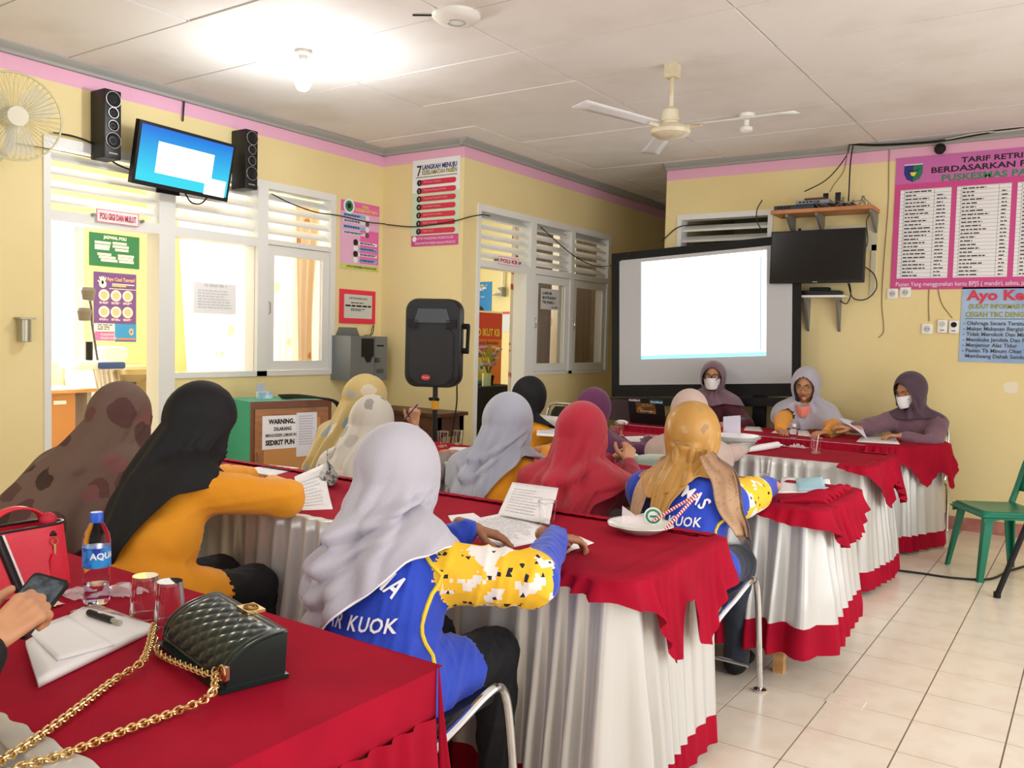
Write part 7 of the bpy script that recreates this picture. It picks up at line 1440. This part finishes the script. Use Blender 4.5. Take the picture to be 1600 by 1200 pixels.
# head table: laptops and small things
def laptop(label, pa, pb, top_y, Y, m, deco=False, tilt=.05):
    a, c = onY(pa[0], pa[1], Y), onY(pb[0], pb[1], Y); a[2] = c[2] = TT+.01; h_ = onY(pa[0], top_y, Y)[2]-TT; u_ = unit(c-a); W = np.linalg.norm(c-a); back = V(u_[1], -u_[0], 0); back = back if back[1] > 0 else -back
    r = empty('laptop', (a+c)/2, 0, label, 'laptop'); MB().prism([a+V(0, 0, -.008), c+V(0, 0, -.008), c+back*.23+V(0, 0, -.008), a+back*.23+V(0, 0, -.008)], (0, 0, .014)).build('base', m, r, False); v_ = unit(V(0, 0, 1)-back*tilt*6); hh_ = min(h_/v_[2], .25)
    MB().prism([a, c, c+v_*hh_, a+v_*hh_], back*.007).build('lid', m, r, False); return r, Board(r, a-back*.0, u_, v_, -back), W, hh_
laptop('dark mauve laptop seen from behind beside the plum hijab', (944, 674), (986, 672), 624, 6.72, mat('mauve_lid', '4A3A44', .35)); r, b, W, h_ = laptop('black laptop with stickers on its lid at the head table', (984, 672), (1040, 674), 622, 6.62, M_BLACK)
b.rect(W*.02, h_*.84, W*.36, h_*.97, mat('sticker_mauve', '6A4A66', .4), 'sticker'); b.rect(W*.62, h_*.82, W*.98, h_*.96, mat('sticker_teal', '2C6A86', .4), 'sticker'); b.text('AutoBand', W*.04, h_*.87, h_*.07, P_WHITE, width=W*.30, bold=.03); b.text('AutoBand', W*.64, h_*.85, h_*.07, P_WHITE, width=W*.32, bold=.03); b.rect(W*.22, h_*.40, W*.76, h_*.80, mat('sticker_brown', '5A3A22', .4, var='A8763A', vscale=30), 'picture_sticker'); b.text('Awakening', W*.32, h_*.47, h_*.06, P_WHITE, width=W*.34)
q = onz(972, 660, TT+.02); r = tag(MB().add(*ball(q, (.055, .035, .022))).build('computer_mouse', M_WHITE), 'white computer mouse beside the mauve laptop', 'mouse'); tumbler((962, 690), 'clear cup beside the plum sleeve', True, 1.2)
sheet('paper_sheets', [(1205, 676), (1268, 682), (1262, 672), (1215, 670)], 'papers in front of the woman with coral mask', ink=5); sheet('paper_sheets', [(1338, 690), (1406, 694), (1398, 682), (1348, 680)], 'papers in front of the woman in deep mauve hijab', ink=5)
P_ = [onY(1318, 660, 6.85), onY(1355, 686, 6.80), onY(1346, 664, 6.95), onY(1308, 652, 6.95)]; G = [[P_[0]*(1-a)*(1-v)+P_[1]*a*(1-v)+P_[2]*a*v+P_[3]*(1-a)*v+V(0, 0, .012*math.sin(math.pi*a)) for a in np.linspace(0, 1, 8)] for v in np.linspace(0, 1, 6)]; o = MB().grid(G).build('lifted_sheet', mat('lilac_paper', '')); tag(o, 'lilac sheet being turned by the woman in deep mauve hijab', 'paper'); o.modifiers.new('t', 'SOLIDIFY').thickness = .001
q = onz(1240, 684, TT); r = empty('small_bottle', q, 0, 'tiny clear sanitizer bottle on the head table', 'bottle'); MB().lathe([(0, TT), (.03, TT), (.032, TT+.05), (.022, TT+.07), (.012, TT+.075), (.012, TT+.085)], (q[0], q[1], 0), 16).build('shell', M_PET, r); MB().lathe([(.014, TT+.083), (.014, TT+.105), (0, TT+.106)], (q[0], q[1], 0), 14).build('cap', M_WHITE, r)
sheet('notebook', [(1162, 672), (1192, 674), (1188, 667), (1166, 666)], 'small white notebook at the left of the coral mask wearer', M_WHITE, 'notebook', 0, t=.012); a, c = onz(1296, 682, TT+.01), onz(1316, 676, TT+.01); tag(MB().box(tuple(np.minimum(a, c)-V(0, 0, .008)), tuple(np.maximum(a, c)+V(.02, .03, .01)), .004).build('pocket_wallet', mat('tan_wallet', '8A6A3E', .6)), 'tan wallet between the two right-hand women', 'wallet')
# pen in the raised hand of the olive hijab
w4 = PEOPLE['P4']['wr'][1][0]; tag(MB().tube([w4+V(-.06, -.03, .03), w4+V(.05, -.035, .13)], .0045, 8).build('ballpoint_pen', mat('violet_pen', '4A3A7A', .35)), 'violet pen in the raised hand', 'pen')
# floor cable at the right, black strut of a neighbouring seat
cable('power_cable', [onz(1395, 890, .01), onz(1440, 896, .006), onz(1490, 903, .006), onz(1545, 905, .006), onz(1575, 893, .006), onz(1600, 885, .01)], .008, M_CABLE, 'black cable across the tiles below the green chair')
r = empty('music_stand', (-.2, 5.9, 0), 0, 'black tripod stand leg entering at the right edge', 'stand'); a = onz(1558, 930, .015); top = onY(1625, 770, 6.0); MB().tube([a, a+(top-a)*.97], .016, 8).build('leg', M_BLACKM, r); MB().tube([top+V(0, 0, -.1), top+V(0, 0, .5)], .016, 8).build('pole', M_BLACKM, r)
for t in (.3, -.9): MB().tube([top, (top[0]+.55*math.cos(t), top[1]+.55*math.sin(t), .015)], .014, 8).build('leg', M_BLACKM, r)
MB().tube([a-V(0, 0, .013), a+V(0, 0, .02)], .02, 8).build('rubber_foot', M_BLACKM, r)
